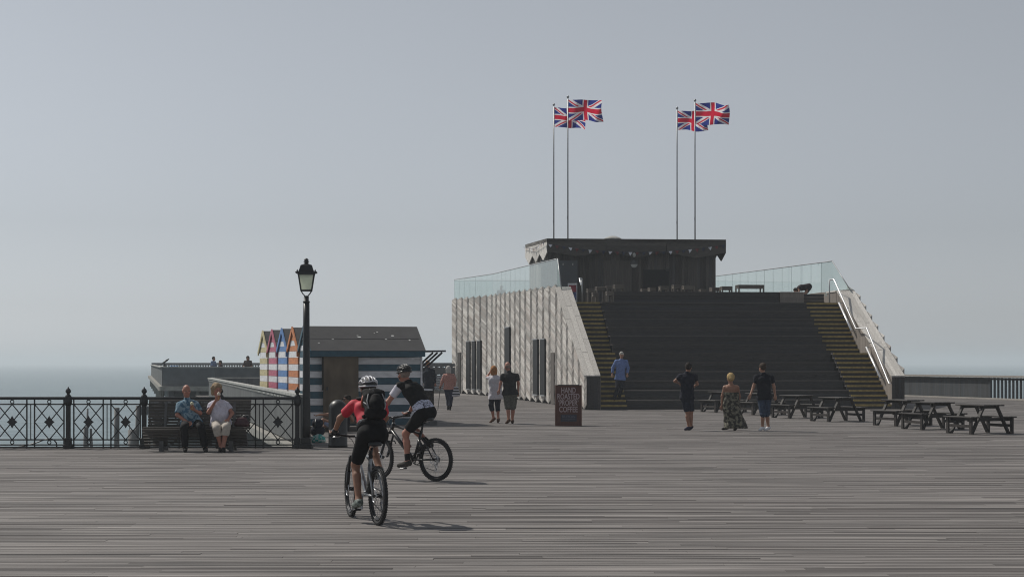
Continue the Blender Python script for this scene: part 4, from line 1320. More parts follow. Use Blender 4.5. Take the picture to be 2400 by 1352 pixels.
# ------------------------------------------------------------------ lamp post
def make_lamp():
    c = gp(718, 1050); Y = c.y
    t = thing('street_lamp', 'black lamp post with four sided glazed lantern at the railing end', 'street lamp', (c.x, Y, 0))
    bk = M['black']; s = Y / F
    z = lambda py: EYE + (HZ - py) * s
    mb = MB(); mb.bbox((0, 0, .05), (.28, .28, .10), .02); mb.bbox((0, 0, .16), (.2, .2, .14), .02); mb.lathe([(.09, .22), (.088, .5), (.078, 1.4), (.07, 2.4), (.066, z(709))], (0, 0, 0), 16); mb.build('post', bk, t)
    mb = MB(); mb.lathe([(.066, z(709)), (.075, z(707.5)), (.075, z(706)), (.052, z(705)), (.052, z(694)), (.03, z(693))], (0, 0, 0), 16); mb.build('collar', bk, t)
    rz = R(6)
    Rm = rotz(rz)
    zb, zt = z(682), z(641); wb, wt = .108, .165
    zr = z(622)
    # brackets
    mb = MB()
    for sx, sy in ((1, 1), (1, -1), (-1, 1), (-1, -1)):
        mb.tube([Rm @ Vector((sx * .035, sy * .035, z(693))), Rm @ Vector((sx * .07, sy * .07, z(689))), Rm @ Vector((sx * wb, sy * wb, zb))], .011, 6)
    lant = mb.build('lantern_bracket', bk, t)
    mb = MB()
    def ring(w, zz, h, b=.02):
        for sx, sy in ((1, 0), (-1, 0), (0, 1), (0, -1)):
            a = Vector((sx * w + (w + b / 2 if sx == 0 else 0), sy * w + (w + b / 2 if sy == 0 else 0), zz)); b_ = Vector((sx * w - (w + b / 2 if sx == 0 else 0), sy * w - (w + b / 2 if sy == 0 else 0), zz))
            mb.beam(Rm @ a, Rm @ b_, b, h)
    ring(wb, zb + .01, .03); ring(wt, zt - .012, .035, .03)
    for sx, sy in ((1, 1), (1, -1), (-1, 1), (-1, -1)):
        mb.beam(Rm @ Vector((sx * wb, sy * wb, zb)), Rm @ Vector((sx * wt, sy * wt, zt)), .022, .022)
        mb.lathe([(.008, 0), (.02, .02), (.016, .05), (.004, .08)], Rm @ Vector((sx * (wt + .02), sy * (wt + .02), zt)), 8)
        mb.beam(Rm @ Vector((sx * (wt - .02), sy * (wt - .02), zt + .005)), Rm @ Vector((sx * (wt + .055), sy * (wt + .055), zt + .02)), .02, .02)
    lf = mb.build('lantern_frame', bk, t)
    m, n, l, p = base_mat('lantern_glass')
    p.inputs['Base Color'].default_value = (0.80, 0.83, 0.77, 1); p.inputs['Roughness'].default_value = .4
    tr = n.new('ShaderNodeBsdfTranslucent'); tr.inputs[0].default_value = (0.93, 0.95, 0.88, 1)
    mx = n.new('ShaderNodeMixShader'); mx.inputs[0].default_value = .6
    l.new(p.outputs[0], mx.inputs[1]); l.new(tr.outputs[0], mx.inputs[2])
    tp = n.new('ShaderNodeBsdfTransparent'); tp.inputs[0].default_value = (.96, .98, .92, 1); m2 = n.new('ShaderNodeMixShader'); m2.inputs[0].default_value = .45
    l.new(mx.outputs[0], m2.inputs[1]); l.new(tp.outputs[0], m2.inputs[2]); l.new(m2.outputs[0], n['Material Output'].inputs['Surface'])
    for k in range(4):
        Rk = Rm @ rotz(k * math.pi / 2)
        q = [Vector((-wb + .008, -wb, zb + .02)), Vector((wb - .008, -wb, zb + .02)), Vector((wt - .008, -wt, zt - .02)), Vector((-wt + .008, -wt, zt - .02))]
        mb = MB(); mb.prism([Rk @ x for x in q], Rk @ Vector((0, .006, 0))); mb.build('pane', m, lf)
    mb = MB()
    q0 = [Rm @ Vector((a * .175, b * .175, zt + .005)) for a, b in ((-1, -1), (1, -1), (1, 1), (-1, 1))]
    q1 = [Rm @ Vector((a * .145, b * .145, zt + .08)) for a, b in ((-1, -1), (1, -1), (1, 1), (-1, 1))]
    q2 = [Rm @ Vector((a * .118, b * .118, zr)) for a, b in ((-1, -1), (1, -1), (1, 1), (-1, 1))]
    q3 = [Rm @ Vector((a * .05, b * .05, zr + .03)) for a, b in ((-1, -1), (1, -1), (1, 1), (-1, 1))]
    mb.hexa(q0 + q1); mb.hexa(q1 + q2); mb.hexa(q2 + q3)
    roof = mb.build('lantern_roof', bk, t)
    mb = MB(); mb.lathe([(.05, zr + .02), (.035, zr + .05), (.06, zr + .06), (.06, zr + .075), (.04, zr + .085), (.05, zr + .11), (.035, zr + .135), (.01, zr + .15)], (0, 0, 0), 12); mb.build('finial', bk, roof)
make_lamp()

# ------------------------------------------------------------------ bollard
def make_bollard():
    c = gp(792, 1047)
    prof = [(.205, 0), (.205, .05), (.2, .06), (.2, .80)]
    for k in range(1, 9):
        a = k / 8 * math.pi / 2
        prof.append((.2 * math.cos(a) + .0005, .80 + .2 * math.sin(a)))
    mb = MB(); mb.lathe(prof, (0, 0, 0), 28)
    m = plain('bollard_black', (.012, .012, .013), .42, var=.2, scale=15, bump=.04)
    o = mb.build('bollard', m); o.location = (c.x, c.y, 0)
    tag(o, 'stout black bollard with domed top beside the lamp post', 'bollard')
make_bollard()

# ------------------------------------------------------------------ bench
def make_bench():
    Y = 34.7
    s = Y / F
    X = lambda px: (px - 1200) * s
    x0, x1 = X(343), X(584)
    cx, L = (x0 + x1) / 2, x1 - x0
    t = thing('park_bench', 'long dark slatted timber bench in front of the black railing', 'bench', (cx, Y, 0))
    W = M['bench']
    for k in range(9):        # back, leaning away
        f = k / 8
        zz = .50 + .50 * f; yy = .14 + .13 * f
        mb = MB(); mb.bbox((0, yy, zz), (L + random.uniform(-.01, .01), .028, .0565), .006, Matrix.Rotation(R(-14), 3, 'X')); mb.build('back_slat', W, t)
    for k in range(7):        # seat
        mb = MB(); mb.bbox((0, .10 - k * .072, .455 + .004 * k), (L + random.uniform(-.01, .01), .066, .03), .006); mb.build('seat_slat', W, t)
    for k in range(6):        # apron curling under the front edge
        mb = MB(); mb.bbox((0, -.385 + .028 * k * (1 + .12 * k), .43 - .062 * k), (L, .03, .058), .006, Matrix.Rotation(R(16 + 6 * k), 3, 'X')); mb.build('apron_slat', W, t)
    grey = plain('bench_iron', (.10, .10, .10), .6, var=.3, scale=10)
    for px in (384, 546):
        x = X(px) - cx
        mb = MB(); mb.beam((x, -.22, 0), (x, -.22, .44), .09, .09, up=(0, 1, 0)); mb.build('leg', grey, t)
        mb = MB(); mb.beam((x, .20, 0), (x, .12, .46), .08, .08, up=(0, 1, 0)); mb.build('leg', grey, t)
        mb = MB(); mb.beam((x, .13, .44), (x, .26, .98), .05, .05, up=(0, 1, 0)); mb.build('back_support', grey, t)
        sg = 1 if px < 450 else -1
        mb = MB(); mb.beam((x + sg * .04, -.20, .04), (x + sg * .30, -.18, .22), .045, .045, up=(0, 1, 0)); mb.build('brace', grey, t)
        mb = MB(); mb.beam((x, -.34, .435), (x, .2, .435), .05, .03); mb.build('seat_support', grey, t)
    return Y
BENCH_Y = make_bench()

# ------------------------------------------------------------------ coffee A-board
def text_mesh(body, size, mat, parent, loc, M3, sx=1.0, name='lettering', ext=.002, align='CENTER', font_shear=0):
    cu = bpy.data.curves.new(name, 'FONT'); cu.body = body; cu.size = size; cu.align_x = align; cu.align_y = 'CENTER'; cu.extrude = ext; cu.resolution_u = 3
    cu.offset = size * .012
    tmp = bpy.data.objects.new(name, cu); COL.objects.link(tmp)
    dg = bpy.context.evaluated_depsgraph_get()
    me = bpy.data.meshes.new_from_object(tmp.evaluated_get(dg))
    bpy.data.objects.remove(tmp)
    S = Matrix.Diagonal((sx, 1, 1))
    me.transform((M3 @ S).to_4x4()); me.transform(Matrix.Translation(loc))
    me.materials.clear(); me.materials.append(mat)
    return link(name, me, parent)

def make_sign():
    c = gp(1332, 998); s = c.y / F
    Wd, H = 63 * s, 97 * s
    t = thing('coffee_sign', 'brown A-board sign advertising hand roasted coffee in front of the pavilion', 'sign', (c.x, c.y, 0), R(-3))
    red = wood('sign_wood', (.055, .020, .014, 1), (.105, .042, .030, 1), 'Z', 30, 2, rnd='object', amp=.15, world=False, rough=.5)
    let = plain('sign_letters', (.40, .33, .34), .7, var=.1, bump=0)
    navy = plain('sign_plaque', (.018, .020, .035), .5, bump=0)
    lb = plain('plaque_letters', (.10, .11, .15), .6, bump=0)
    lean = R(9)
    Rx = Matrix.Rotation(-lean, 3, 'X')
    mb = MB(); mb.bbox(Rx @ Vector((0, 0, H / 2)) , (Wd, .03, H), .006, Rx); board = mb.build('front_board', red, t)
    Rb = Matrix.Rotation(lean, 3, 'X')
    off = Vector((0, 2 * H * math.sin(lean), 0))
    mb = MB(); mb.bbox(Rb @ Vector((0, 0, H / 2)) + off, (Wd, .03, H), .006, Rb); mb.build('rear_board', red, t)
    mb = MB(); mb.box((0, H * math.sin(lean), H * math.cos(lean)), (Wd * .8, .06, .02)); mb.build('hinge', M['black'], t)
    mb = MB()
    for sx in (-1, 1): mb.box(Rx @ Vector((sx * (Wd / 2 - .012), -.018, H / 2)), (.02, .012, H - .02), Rx)
    mb.build('edge_trim', plain('sign_trim', (.20, .12, .09), .6), board)
    M3 = Rx @ Matrix.Rotation(R(90), 3, 'X')
    for body, yy, sz, sx in (('HAND', 914.5, .225, .64), ('ROASTED', 929, .225, .64), ("\u2018PROPER\u2019", 944, .225, .64), ('COFFEE', 959.5, .225, .68)):
        f = (998 - yy) / 97
        text_mesh(body, sz, let, board, Rx @ Vector((0, -.0185, H * f)), M3, sx)
    f = (998 - 979) / 97
    mb = MB(); mb.box(Rx @ Vector((.01, -.017, H * f)), (.45, .006, .20), Rx); pl = mb.build('plaque', navy, board)
    text_mesh('BILLYCAN', .10, lb, pl, Rx @ Vector((.01, -.0225, H * f + .035)), M3, .82)
    mb = MB(); mb.box(Rx @ Vector((.01, -.022, H * f - .03)), (.38, .004, .008), Rx); mb.box(Rx @ Vector((.01, -.022, H * f - .07)), (.05, .004, .008), Rx); mb.build('plaque_line', lb, pl)
make_sign()

# ------------------------------------------------------------------ picnic tables
def make_picnic():
    W_, L_ = 1.28, 1.12
    def build(root):
        w = M['picnic']
        for k in range(5):
            mb = MB(); mb.bbox((-.26 + k * .13, 0, .715), (.12, L_, .035), .006); mb.build('top_plank', w, root)
        for sx in (-1, 1):
            for k in range(2):
                mb = MB(); mb.bbox((sx * (.53 + k * .125), 0, .42), (.118, L_, .035), .006); mb.build('seat_plank', w, root)
        for sy in (-1, 1):
            y = sy * (L_ / 2 - .16)
            for sx in (-1, 1):
                mb = MB(); mb.beam((sx * .58, y, 0), (sx * .20, y, .70), .045, .095, up=(0, 1, 0)); mb.build('leg', w, root)
                mb = MB(); mb.beam((sx * .64, y + sy * .05, 0), (sx * .64, y + sy * .05, .40), .045, .09, up=(0, 1, 0)); mb.build('seat_leg', w, root)
            mb = MB(); mb.beam((-.66, y + sy * -.045, .36), (.66, y + sy * -.045, .36), .04, .085); mb.build('seat_bearer', w, root)
            mb = MB(); mb.beam((-.31, y + sy * -.045, .665), (.31, y + sy * -.045, .665), .04, .06); mb.build('top_bearer', w, root)
        for sx in (-1, 1):
            mb = MB(); mb.beam((sx * .63, -L_ / 2 + .18, .2), (sx * .63, L_ / 2 - .18, .2), .035, .07); mb.build('stretcher', w, root)
    spots = [(2309, 1021, 24, 'dark timber picnic table nearest the camera, farthest right of the row'), (2197, 1011, 20, 'dark timber picnic table second from the right end of the row'),
             (2125, 1002, 28, 'dark timber picnic table third from the right, in front of the stair wall'), (1970, 992, 24, 'dark timber picnic table fourth from the right, at the yellow edged stairs'),
             (1875, 984, 26, 'dark timber picnic table just right of the man in navy shirt'), (1790, 976, 24, 'dark timber picnic table behind the man in navy shirt and jean shorts'),
             (1700, 970, 26, 'dark timber picnic table half hidden behind the woman in long dress')]
    proto = None
    for px, py, a, lab in spots:
        c = gp(px, py - 4)
        if proto is None:
            o = proto = thing('picnic_table', lab, 'picnic table', (0, 0, 0), 0, 'picnic tables in front of the steps'); build(o)
        else:
            o = copy_tree(proto); tag(o, lab, 'picnic table', 'picnic tables in front of the steps')
        o.location = (c.x, c.y + .5, 0); o.rotation_euler = (0, 0, R(a))
make_picnic()

# ------------------------------------------------------------------ furniture and sign on the terrace
def make_terrace_things():
    w = wood('terrace_table_wood', (.085, .075, .066, 1), (.17, .15, .13, 1), 'X', 30, 2, rnd='object', amp=.3, world=False)
    def table(px0, px1, ytop, lab, h=.75, name='terrace_table'):
        Y = (ZT + h - EYE) * F / (HZ - ytop)
        if name == 'terrace_table' and Y < 74.4:
            Y = 74.4; h = EYE + (HZ - ytop) / F * Y - ZT
        a = at((px0 + px1) / 2, ytop, Y)
        wd = (px1 - px0) / F * Y
        d = min(.55, max(.42, wd * .9))
        root = thing(name, lab, 'table', (a.x, Y, ZT), R(8), 'small tables and stools on the terrace')
        mb = MB(); mb.bbox((0, 0, h - .02), (wd, d, .04), .006); mb.build('top', w, root)
        for sy in (-1, 1):
            mb = MB(); mb.box((0, sy * (d / 2 - .03), h - .10), (wd - .06, .03, .11)); mb.build('apron', w, root)
        for sx in (-1, 1):
            mb = MB(); mb.box((sx * (wd / 2 - .03), 0, h - .10), (.03, d - .05, .12)); mb.build('apron', w, root)
            for sy in (-1, 1):
                mb = MB(); mb.box((sx * (wd / 2 - .028), sy * (d / 2 - .028), (h - .04) / 2), (.055, .055, h - .04)); mb.build('leg', w, root)
    table(1375, 1399, 677, 'small wooden table leftmost on the terrace behind the seating')
    table(1396, 1418, 672.5, 'small wooden table second along the terrace, beside the poster stand')
    table(1419, 1434, 671, 'narrow wooden table third along the terrace from its stair end')
    table(1438, 1461, 668, 'small wooden table standing below the kiosk shutter')
    table(1388, 1401, 686.5, 'low wooden stool at the top of the narrow stairs', .42, 'wooden_stool')
    table(1420, 1437, 684, 'low wooden stool in front of the tables near the stair head', .42, 'wooden_stool')
    table(1502, 1519, 677.5, 'low looking wooden table left of the dark kiosk hatch')
    table(1520, 1536, 674, 'small wooden table directly below the dark kiosk hatch')
    table(1545, 1565, 671, 'small wooden table below the kiosk hatch, on its far side')
    table(1576, 1594, 668, 'small wooden table just past the dark kiosk hatch')
    table(1600, 1626, 669.5, 'broad dark table between the hatch and the kiosk corner')
    table(1640, 1653, 678, 'small wooden table in front of the kiosk corner planks')
    table(1665, 1686, 674, 'small wooden table at the kiosk corner beside the glass')
    table(1689, 1714, 671.5, 'wooden table beside the biggest terrace table')
    table(1726, 1788, 668, 'large wooden table seen against the glass right of the kiosk')
    # poster stand at the stair head
    a = at(1342, 708, 73.2)
    t = thing('poster_stand', 'white framed red and blue poster stand at the head of the stairs', 'sign', (a.x, 73.2, ZT))
    wh = plain('stand_frame', (.55, .55, .56), .5); 
    Rx = Matrix.Rotation(R(-8), 3, 'X')
    mb = MB(); mb.bbox(Rx @ Vector((0, 0, .44)), (.40, .03, .86), .01, Rx); fr = mb.build('frame', wh, t)
    mb = MB(); mb.box(Rx @ Vector((0, -.018, .64)), (.33, .006, .30), Rx); mb.build('poster', plain('poster_red', (.28, .02, .04), .5, var=.5, scale=6, bump=0), fr)
    mb = MB(); mb.box(Rx @ Vector((0, -.018, .32)), (.33, .006, .34), Rx); mb.build('poster', plain('poster_blue', (.07, .09, .22), .5, var=.9, scale=9, bump=0), fr)
    mb = MB(); mb.beam((-.17, .02, .86), (-.17, .3, 0), .03, .03); mb.beam((.17, .02, .86), (.17, .3, 0), .03, .03); mb.build('prop', wh, t)
make_terrace_things()
# ------------------------------------------------------------------ smooth bodies: distance field -> one surface
class Field:
    def __init__(self, k=.03):
        self.p = []; self.k = k
    def cap(self, a, b, ra, rb=None, tmax=None, tmin=None, k=None):
        self.p.append(('c', np.array(a, float), np.array(b, float), ra, ra if rb is None else rb, tmin, tmax, k)); return self
    def ell(self, c, r, M3=None, k=None):
        self.p.append(('e', np.array(c, float), np.array(r, float), np.array(M3 if M3 is not None else np.eye(3), float), None, None, None, k)); return self
    def bounds(self):
        lo, hi = np.full(3, 1e9), np.full(3, -1e9)
        for q in self.p:
            if q[0] == 'c':
                r = max(q[3], q[4]); lo = np.minimum(lo, np.minimum(q[1], q[2]) - r); hi = np.maximum(hi, np.maximum(q[1], q[2]) + r)
            else:
                r = q[2].max(); lo = np.minimum(lo, q[1] - r); hi = np.maximum(hi, q[1] + r)
        return lo - .05, hi + .05
    def mesh(self, res, planes=(), noise=None):
        """planes: (point, normal) keep the side the normal points away from; noise: (amp, freq)"""
        lo, hi = self.bounds()
        n = np.ceil((hi - lo) / res).astype(int) + 1
        ax = [lo[i] + res * np.arange(n[i]) for i in range(3)]
        D = np.full(n, .07, np.float32)
        for q in self.p:
            if q[0] == 'c':
                r = max(q[3], q[4]); l0, h0 = np.minimum(q[1], q[2]) - r - .05, np.maximum(q[1], q[2]) + r + .05
            else:
                r = q[2].max(); l0, h0 = q[1] - r - .05, q[1] + r + .05
            i0 = np.clip(((l0 - lo) / res).astype(int), 0, n); i1 = np.clip(((h0 - lo) / res).astype(int) + 2, 0, n)
            sl = tuple(slice(a, b) for a, b in zip(i0, i1))
            X = ax[0][sl[0]][:, None, None]; Y = ax[1][sl[1]][None, :, None]; Z = ax[2][sl[2]][None, None, :]
            if q[0] == 'c':
                a, d = q[1], q[2] - q[1]; L2 = max(float(d @ d), 1e-9)
                t = ((X - a[0]) * d[0] + (Y - a[1]) * d[1] + (Z - a[2]) * d[2]) / L2
                tc = np.clip(t, 0, 1)
                dist = np.sqrt((X - a[0] - tc * d[0]) ** 2 + (Y - a[1] - tc * d[1]) ** 2 + (Z - a[2] - tc * d[2]) ** 2) - (q[3] + (q[4] - q[3]) * tc)
                if q[6] is not None: dist = np.maximum(dist, (t - q[6]) * math.sqrt(L2))
                if q[5] is not None: dist = np.maximum(dist, (q[5] - t) * math.sqrt(L2))
            else:
                c, rr, m = q[1], q[2], q[3]
                dx, dy, dz = X - c[0], Y - c[1], Z - c[2]
                e = [(m[0][i] * dx + m[1][i] * dy + m[2][i] * dz) / rr[i] for i in range(3)]
                dist = (np.sqrt(e[0] ** 2 + e[1] ** 2 + e[2] ** 2) - 1) * rr.min()
            k = q[7] or self.k
            A = D[sl]
            h = np.clip(.5 + .5 * (A - dist) / k, 0, 1)
            D[sl] = A * (1 - h) + dist * h - k * h * (1 - h)
        X = ax[0][:, None, None]; Y = ax[1][None, :, None]; Z = ax[2][None, None, :]
        if noise:
            am, fq = noise
            D = D + am * (np.sin(X * fq + 1.3 * np.sin(Z * fq * .7)) * np.sin(Z * fq * 1.3 + 2 * np.sin(X * fq * .6)) + .7 * np.sin(Y * fq * 1.2 + Z * fq * .8))
        for P, N in planes:
            P = np.array(P, float); N = np.array(N, float); N = N / np.linalg.norm(N)
            D = np.maximum(D, (X - P[0]) * N[0] + (Y - P[1]) * N[1] + (Z - P[2]) * N[2])
        D[0], D[-1], D[:, 0], D[:, -1], D[:, :, 0], D[:, :, -1] = 1, 1, 1, 1, 1, 1
        return nets(D, lo, res)

def nets(D, lo, res):
    S = D < 0
    c = [S[i:S.shape[0] - 1 + i, j:S.shape[1] - 1 + j, k:S.shape[2] - 1 + k] for i in (0, 1) for j in (0, 1) for k in (0, 1)]
    cnt = sum(x.astype(np.int8) for x in c)
    mask = (cnt > 0) & (cnt < 8)
    idx = np.full(mask.shape, -1, np.int64); N = int(mask.sum()); idx[mask] = np.arange(N)
    I, J, K = np.nonzero(mask)
    if N == 0: return np.zeros((0, 3)), []
    val = np.stack([D[I + i, J + j, K + k] for i in (0, 1) for j in (0, 1) for k in (0, 1)])
    off = np.array([(i, j, k) for i in (0, 1) for j in (0, 1) for k in (0, 1)], float)
    acc = np.zeros((N, 3)); num = np.zeros(N)
    for a in range(8):
        for b in range(a + 1, 8):
            if np.abs(off[a] - off[b]).sum() != 1: continue
            va, vb = val[a], val[b]
            m = (va < 0) != (vb < 0)
            t = np.where(m, va / np.where(m, va - vb, 1), 0)
            acc += np.where(m[:, None], off[a] + (off[b] - off[a]) * t[:, None], 0); num += m
    P = (np.stack([I, J, K], 1) + acc / num[:, None]) * res + lo
    F_ = []
    for axn in range(3):
        s0 = [slice(None)] * 3; s1 = [slice(None)] * 3
        s0[axn] = slice(0, -1); s1[axn] = slice(1, None)
        ch = S[tuple(s0)] != S[tuple(s1)]
        e = np.argwhere(ch); e = e[(e[:, (axn + 1) % 3] > 0) & (e[:, (axn + 2) % 3] > 0)]
        if len(e) == 0: continue
        u, v = (axn + 1) % 3, (axn + 2) % 3
        du = np.zeros(3, int); du[u] = 1; dv = np.zeros(3, int); dv[v] = 1
        q = np.stack([idx[tuple((e - du - dv).T)], idx[tuple((e - dv).T)], idx[tuple(e.T)], idx[tuple((e - du).T)]], 1)
        inside = S[tuple(e.T)]
        q[~inside] = q[~inside][:, ::-1]
        F_.append(q)
    return P, np.concatenate(F_)

def field_obj(name, fld, res, mat, parent, L, planes=(), noise=None):
    P, Fc = fld.mesh(res, planes, noise)
    if len(P) == 0: return None
    me = bpy.data.meshes.new(name)
    me.from_pydata((P - np.array(L)).tolist(), [], Fc.tolist() if len(Fc) else [])
    me.materials.append(mat)
    me.polygons.foreach_set('use_smooth', [True] * len(me.polygons))
    return link(name, me, parent)

SKIN = {'fair': plain('skin_fair', (.35, .19, .13), .55, var=.10, scale=14, bump=.02), 'tan': plain('skin_tan', (.27, .135, .085), .55, var=.10, scale=14, bump=.02),
        'red': plain('skin_flushed', (.37, .165, .115), .55, var=.12, scale=14, bump=.02)}
def cloth(name, c, var=.25, scale=22, rough=.85, bump=.25):
    return plain(name, c, rough, var=var, scale=scale, bump=bump, spec=.2)
M['eye'] = plain('eye_dark', (.02, .015, .012), .3, bump=0)
M['lip'] = plain('lip', (.25, .09, .075), .6, bump=0)
M['shades'] = plain('dark_lens', (.01, .01, .012), .15, bump=0)

def V3(a): return np.array(a, float)
def norm(a): return a / max(np.linalg.norm(a), 1e-9)

def person(label, gx, gy, J, face, wear, res=.013, g=1.0, Y0=None, head=1.0, group=None, ground=0.0, feet='flat', pitch=0.0, fingers=True):
    """J: joints as (px, py, dy) in the photograph plus depth offset, or ('w', x, y, z).
    face: yaw in degrees, 0 looks at the camera, 90 to the picture's right, 180 away."""
    Yb = Y0 if Y0 is not None else gY(gy)
    def jt(q):
        if q[0] == 'w': return V3(q[1:])
        Y = Yb + (q[2] if len(q) > 2 else 0)
        v = at(q[0], q[1], Y); return V3(v)
    P = {k: jt(v) for k, v in J.items()}
    base = at(gx, HZ, Yb); L = (base.x, Yb, ground)
    root = thing('person', label, 'person', L, 0, group)
    if feet == 'flat' and not wear.get('noslope'):
        for s in 'lr': P['sh' + s] = P['sh' + s] + V3((0, 0, -.03))
    lat = norm(P['shr'] - P['shl'])
    if 'hipl' not in P:
        pc = P['pel']; hl = norm(P.get('hlat', lat)); P['hipl'], P['hipr'] = pc - hl * .085, pc + hl * .085
    pel = (P['hipl'] + P['hipr']) / 2
    nk = P['neck']; hd = P['head']
    ya = math.radians(face)
    f = V3((math.sin(ya) * math.cos(pitch), -math.cos(ya) * math.cos(pitch), math.sin(pitch)))
    up = norm(hd - nk) if wear.get('tilt', False) else V3((0, 0, 1))
    up = norm(up - f * (up @ f)); side = np.cross(up, f)
    bf = norm(np.cross(lat, norm(nk - pel)))           # body's back-front axis, sign fixed below
    if bf @ f < 0 and not wear.get('twist'): bf = -bf
    if wear.get('bfront') is not None: bf = norm(V3(wear['bfront']))
    # feet
    for s in 'lr':
        if feet == 'flat':
            P['an' + s][2] = max(ground + .085, P['an' + s][2] if P['an' + s][2] < ground + .2 else ground + .085)
            if 'to' + s in P: P['to' + s][2] = ground + .035
        if 'to' + s not in P:
            P['to' + s] = P['an' + s] + f * .15; P['to' + s][2] = P['an' + s][2] - .05
    # ---------------- body
    B = Field(.03)
    def torso(Fd, inf, k=None, low=0.0):
        Fd.cap(P['hipl'] * .8 + P['hipr'] * .2, P['hipr'] * .8 + P['hipl'] * .2, .105 * g + inf)
        w = pel + (nk - pel) * .38; ws = wear.get('waist', .060)
        for s_ in (-1, 1):
            Fd.cap(pel + (nk - pel) * .1 + lat * s_ * ws * g, w + lat * s_ * ws * g, .095 * g + inf, .092 * g + inf)
            Fd.cap(w + lat * s_ * ws * g, pel + (nk - pel) * .70 + lat * s_ * .075 * g, .092 * g + inf, .098 * g + inf)
        if wear.get('belly'): Fd.ell(w + bf * .06, (.15 * wear['belly'] + inf, .14 * wear['belly'] + inf, .16 + inf), None)
        c = pel + (nk - pel) * .72; Fd.cap(c - lat * .075 * g, c + lat * .075 * g, .100 * g + inf)
        Fd.cap(pel, c, .095 * g + inf, .10 * g + inf)
        if wear.get('bust'):
            for s in (-1, 1): Fd.ell(pel + (nk - pel) * .68 + lat * s * .07 + bf * .085, (.07 + inf, .06 + inf, .07 + inf))
        sh = (P['shl'] + P['shr']) / 2
        si_ = min(inf, .012)
        q0 = sh + (nk - sh) * .35
        Fd.cap(P['shl'], q0, .050 * g + si_, .052 + si_); Fd.cap(P['shr'], q0, .050 * g + si_, .052 + si_)
        Fd.cap(c, sh - (nk - pel) * .04, .10 * g + inf, .07 * g + inf)
    torso(B, 0)
    B.cap(nk - (nk - pel) * .03, hd - up * .03, .056, .05)
    for s in 'lr':
        B.cap(P['hip' + s], P['kn' + s], .082 * g, .054 * g); B.cap(P['kn' + s], P['an' + s], .052 * g, .036)
        cm = P['kn' + s] + (P['an' + s] - P['kn' + s]) * .3
        kd = norm(P['kn' + s] - (P['hip' + s] + P['an' + s]) / 2 + f * .02)
        B.cap(cm - kd * .018, cm + (P['an' + s] - P['kn' + s]) * .25 - kd * .012, .048 * g, .036 * g)
        heel = P['an' + s] - norm(P['to' + s] - P['an' + s]) * .03 + V3((0, 0, -.035))
        B.cap(heel, P['to' + s], .034, .026); B.cap(P['an' + s], (heel + P['to' + s]) / 2, .036, .03)
        B.cap(P['sh' + s], P['el' + s], .048 * g, .038 * g); B.cap(P['el' + s], P['wr' + s], .038 * g, .026)
        # hand: palm, four fingers with a bend, thumb
        hv = P.get('ha' + s)
        fa = norm(P['wr' + s] - P['el' + s]); d1 = norm(hv - P['wr' + s]) if hv is not None else fa
        cr = np.cross(d1, bf); cr = norm(cr if np.linalg.norm(cr) > .2 else np.cross(d1, up))
        inw = norm(np.cross(cr, d1))
        if (inw @ f) < 0: inw = -inw
        palm = P['wr' + s] + d1 * .075
        B.cap(P['wr' + s] + d1 * .02 - cr * .018, palm - cr * .022, .019, .017, k=.015); B.cap(P['wr' + s] + d1 * .02 + cr * .018, palm + cr * .022, .019, .017, k=.015)
        if fingers:
            for i, ln in enumerate((.062, .072, .068, .052)):
                r0 = palm + cr * (-.033 + .022 * i); m_ = r0 + d1 * ln * .55 + inw * .012; e_ = m_ + d1 * ln * .30 + inw * .030
                B.cap(r0, m_, .0095, .0088, k=.006); B.cap(m_, e_, .0088, .008, k=.006)
            tb = P['wr' + s] + d1 * .03 - cr * .035
            B.cap(tb, tb + d1 * .045 - cr * .022 + inw * .012, .012, .0095, k=.008)
    # head
    H = head
    Rh = np.stack([side, f, up], 1)
    B.ell(hd + up * .025 * H - f * .010, (.074 * H, .094 * H, .098 * H), Rh)
    B.ell(hd - up * .052 * H + f * .022, (.056 * H, .066 * H, .066 * H), Rh)
    B.cap(hd + f * .082 * H + up * .012, hd + f * .108 * H - up * .022, .010, .014, k=.02)
    B.ell(hd + f * .078 * H - up * .068, (.026, .02, .02), Rh)
    for s in (-1, 1):
        B.ell(hd + side * s * .076 * H - f * .008 - up * .008, (.012, .024, .034), Rh, k=.01)
        B.ell(hd + side * s * .034 * H + f * .070 * H - up * .025, (.024, .02, .02), Rh, k=.02)
    body = field_obj('body', B, res, SKIN[wear.get('skin', 'fair')], root, L)
    if wear.get('eyes', True):
        mb = MB()
        for s in (-1, 1):
            mb.lathe([(.001, -.008), (.009, -.004), (.010, 0), (.009, .004), (.001, .008)], Vector(hd + f * .086 * H + up * .014 + side * s * .032) - Vector(L), 8)
        mb.build('eyes', M['eye'], body)
        mb = MB(); c = Vector(hd + f * .087 * H - up * .048) - Vector(L); sv = Vector(side)
        mb.beam(c - sv * .022, c + sv * .022, .012, .009, up=Vector(up)); mb.build('mouth', M['lip'], body)
    if wear.get('glasses'):
        mb = MB()
        for s in (-1, 1):
            c = Vector(hd + f * .098 * H + up * .014 + side * s * .034) - Vector(L)
            mb.beam(c - Vector(side) * .027, c + Vector(side) * .027, .012, .036, up=Vector(up))
            mb.beam(c + Vector(side) * s * .03, c + Vector(side) * s * .046 - Vector(f) * .11, .005, .008)
        mb.build('sunglasses', M['shades'], root)
    # ---------------- hair
    hr = wear.get('hair')
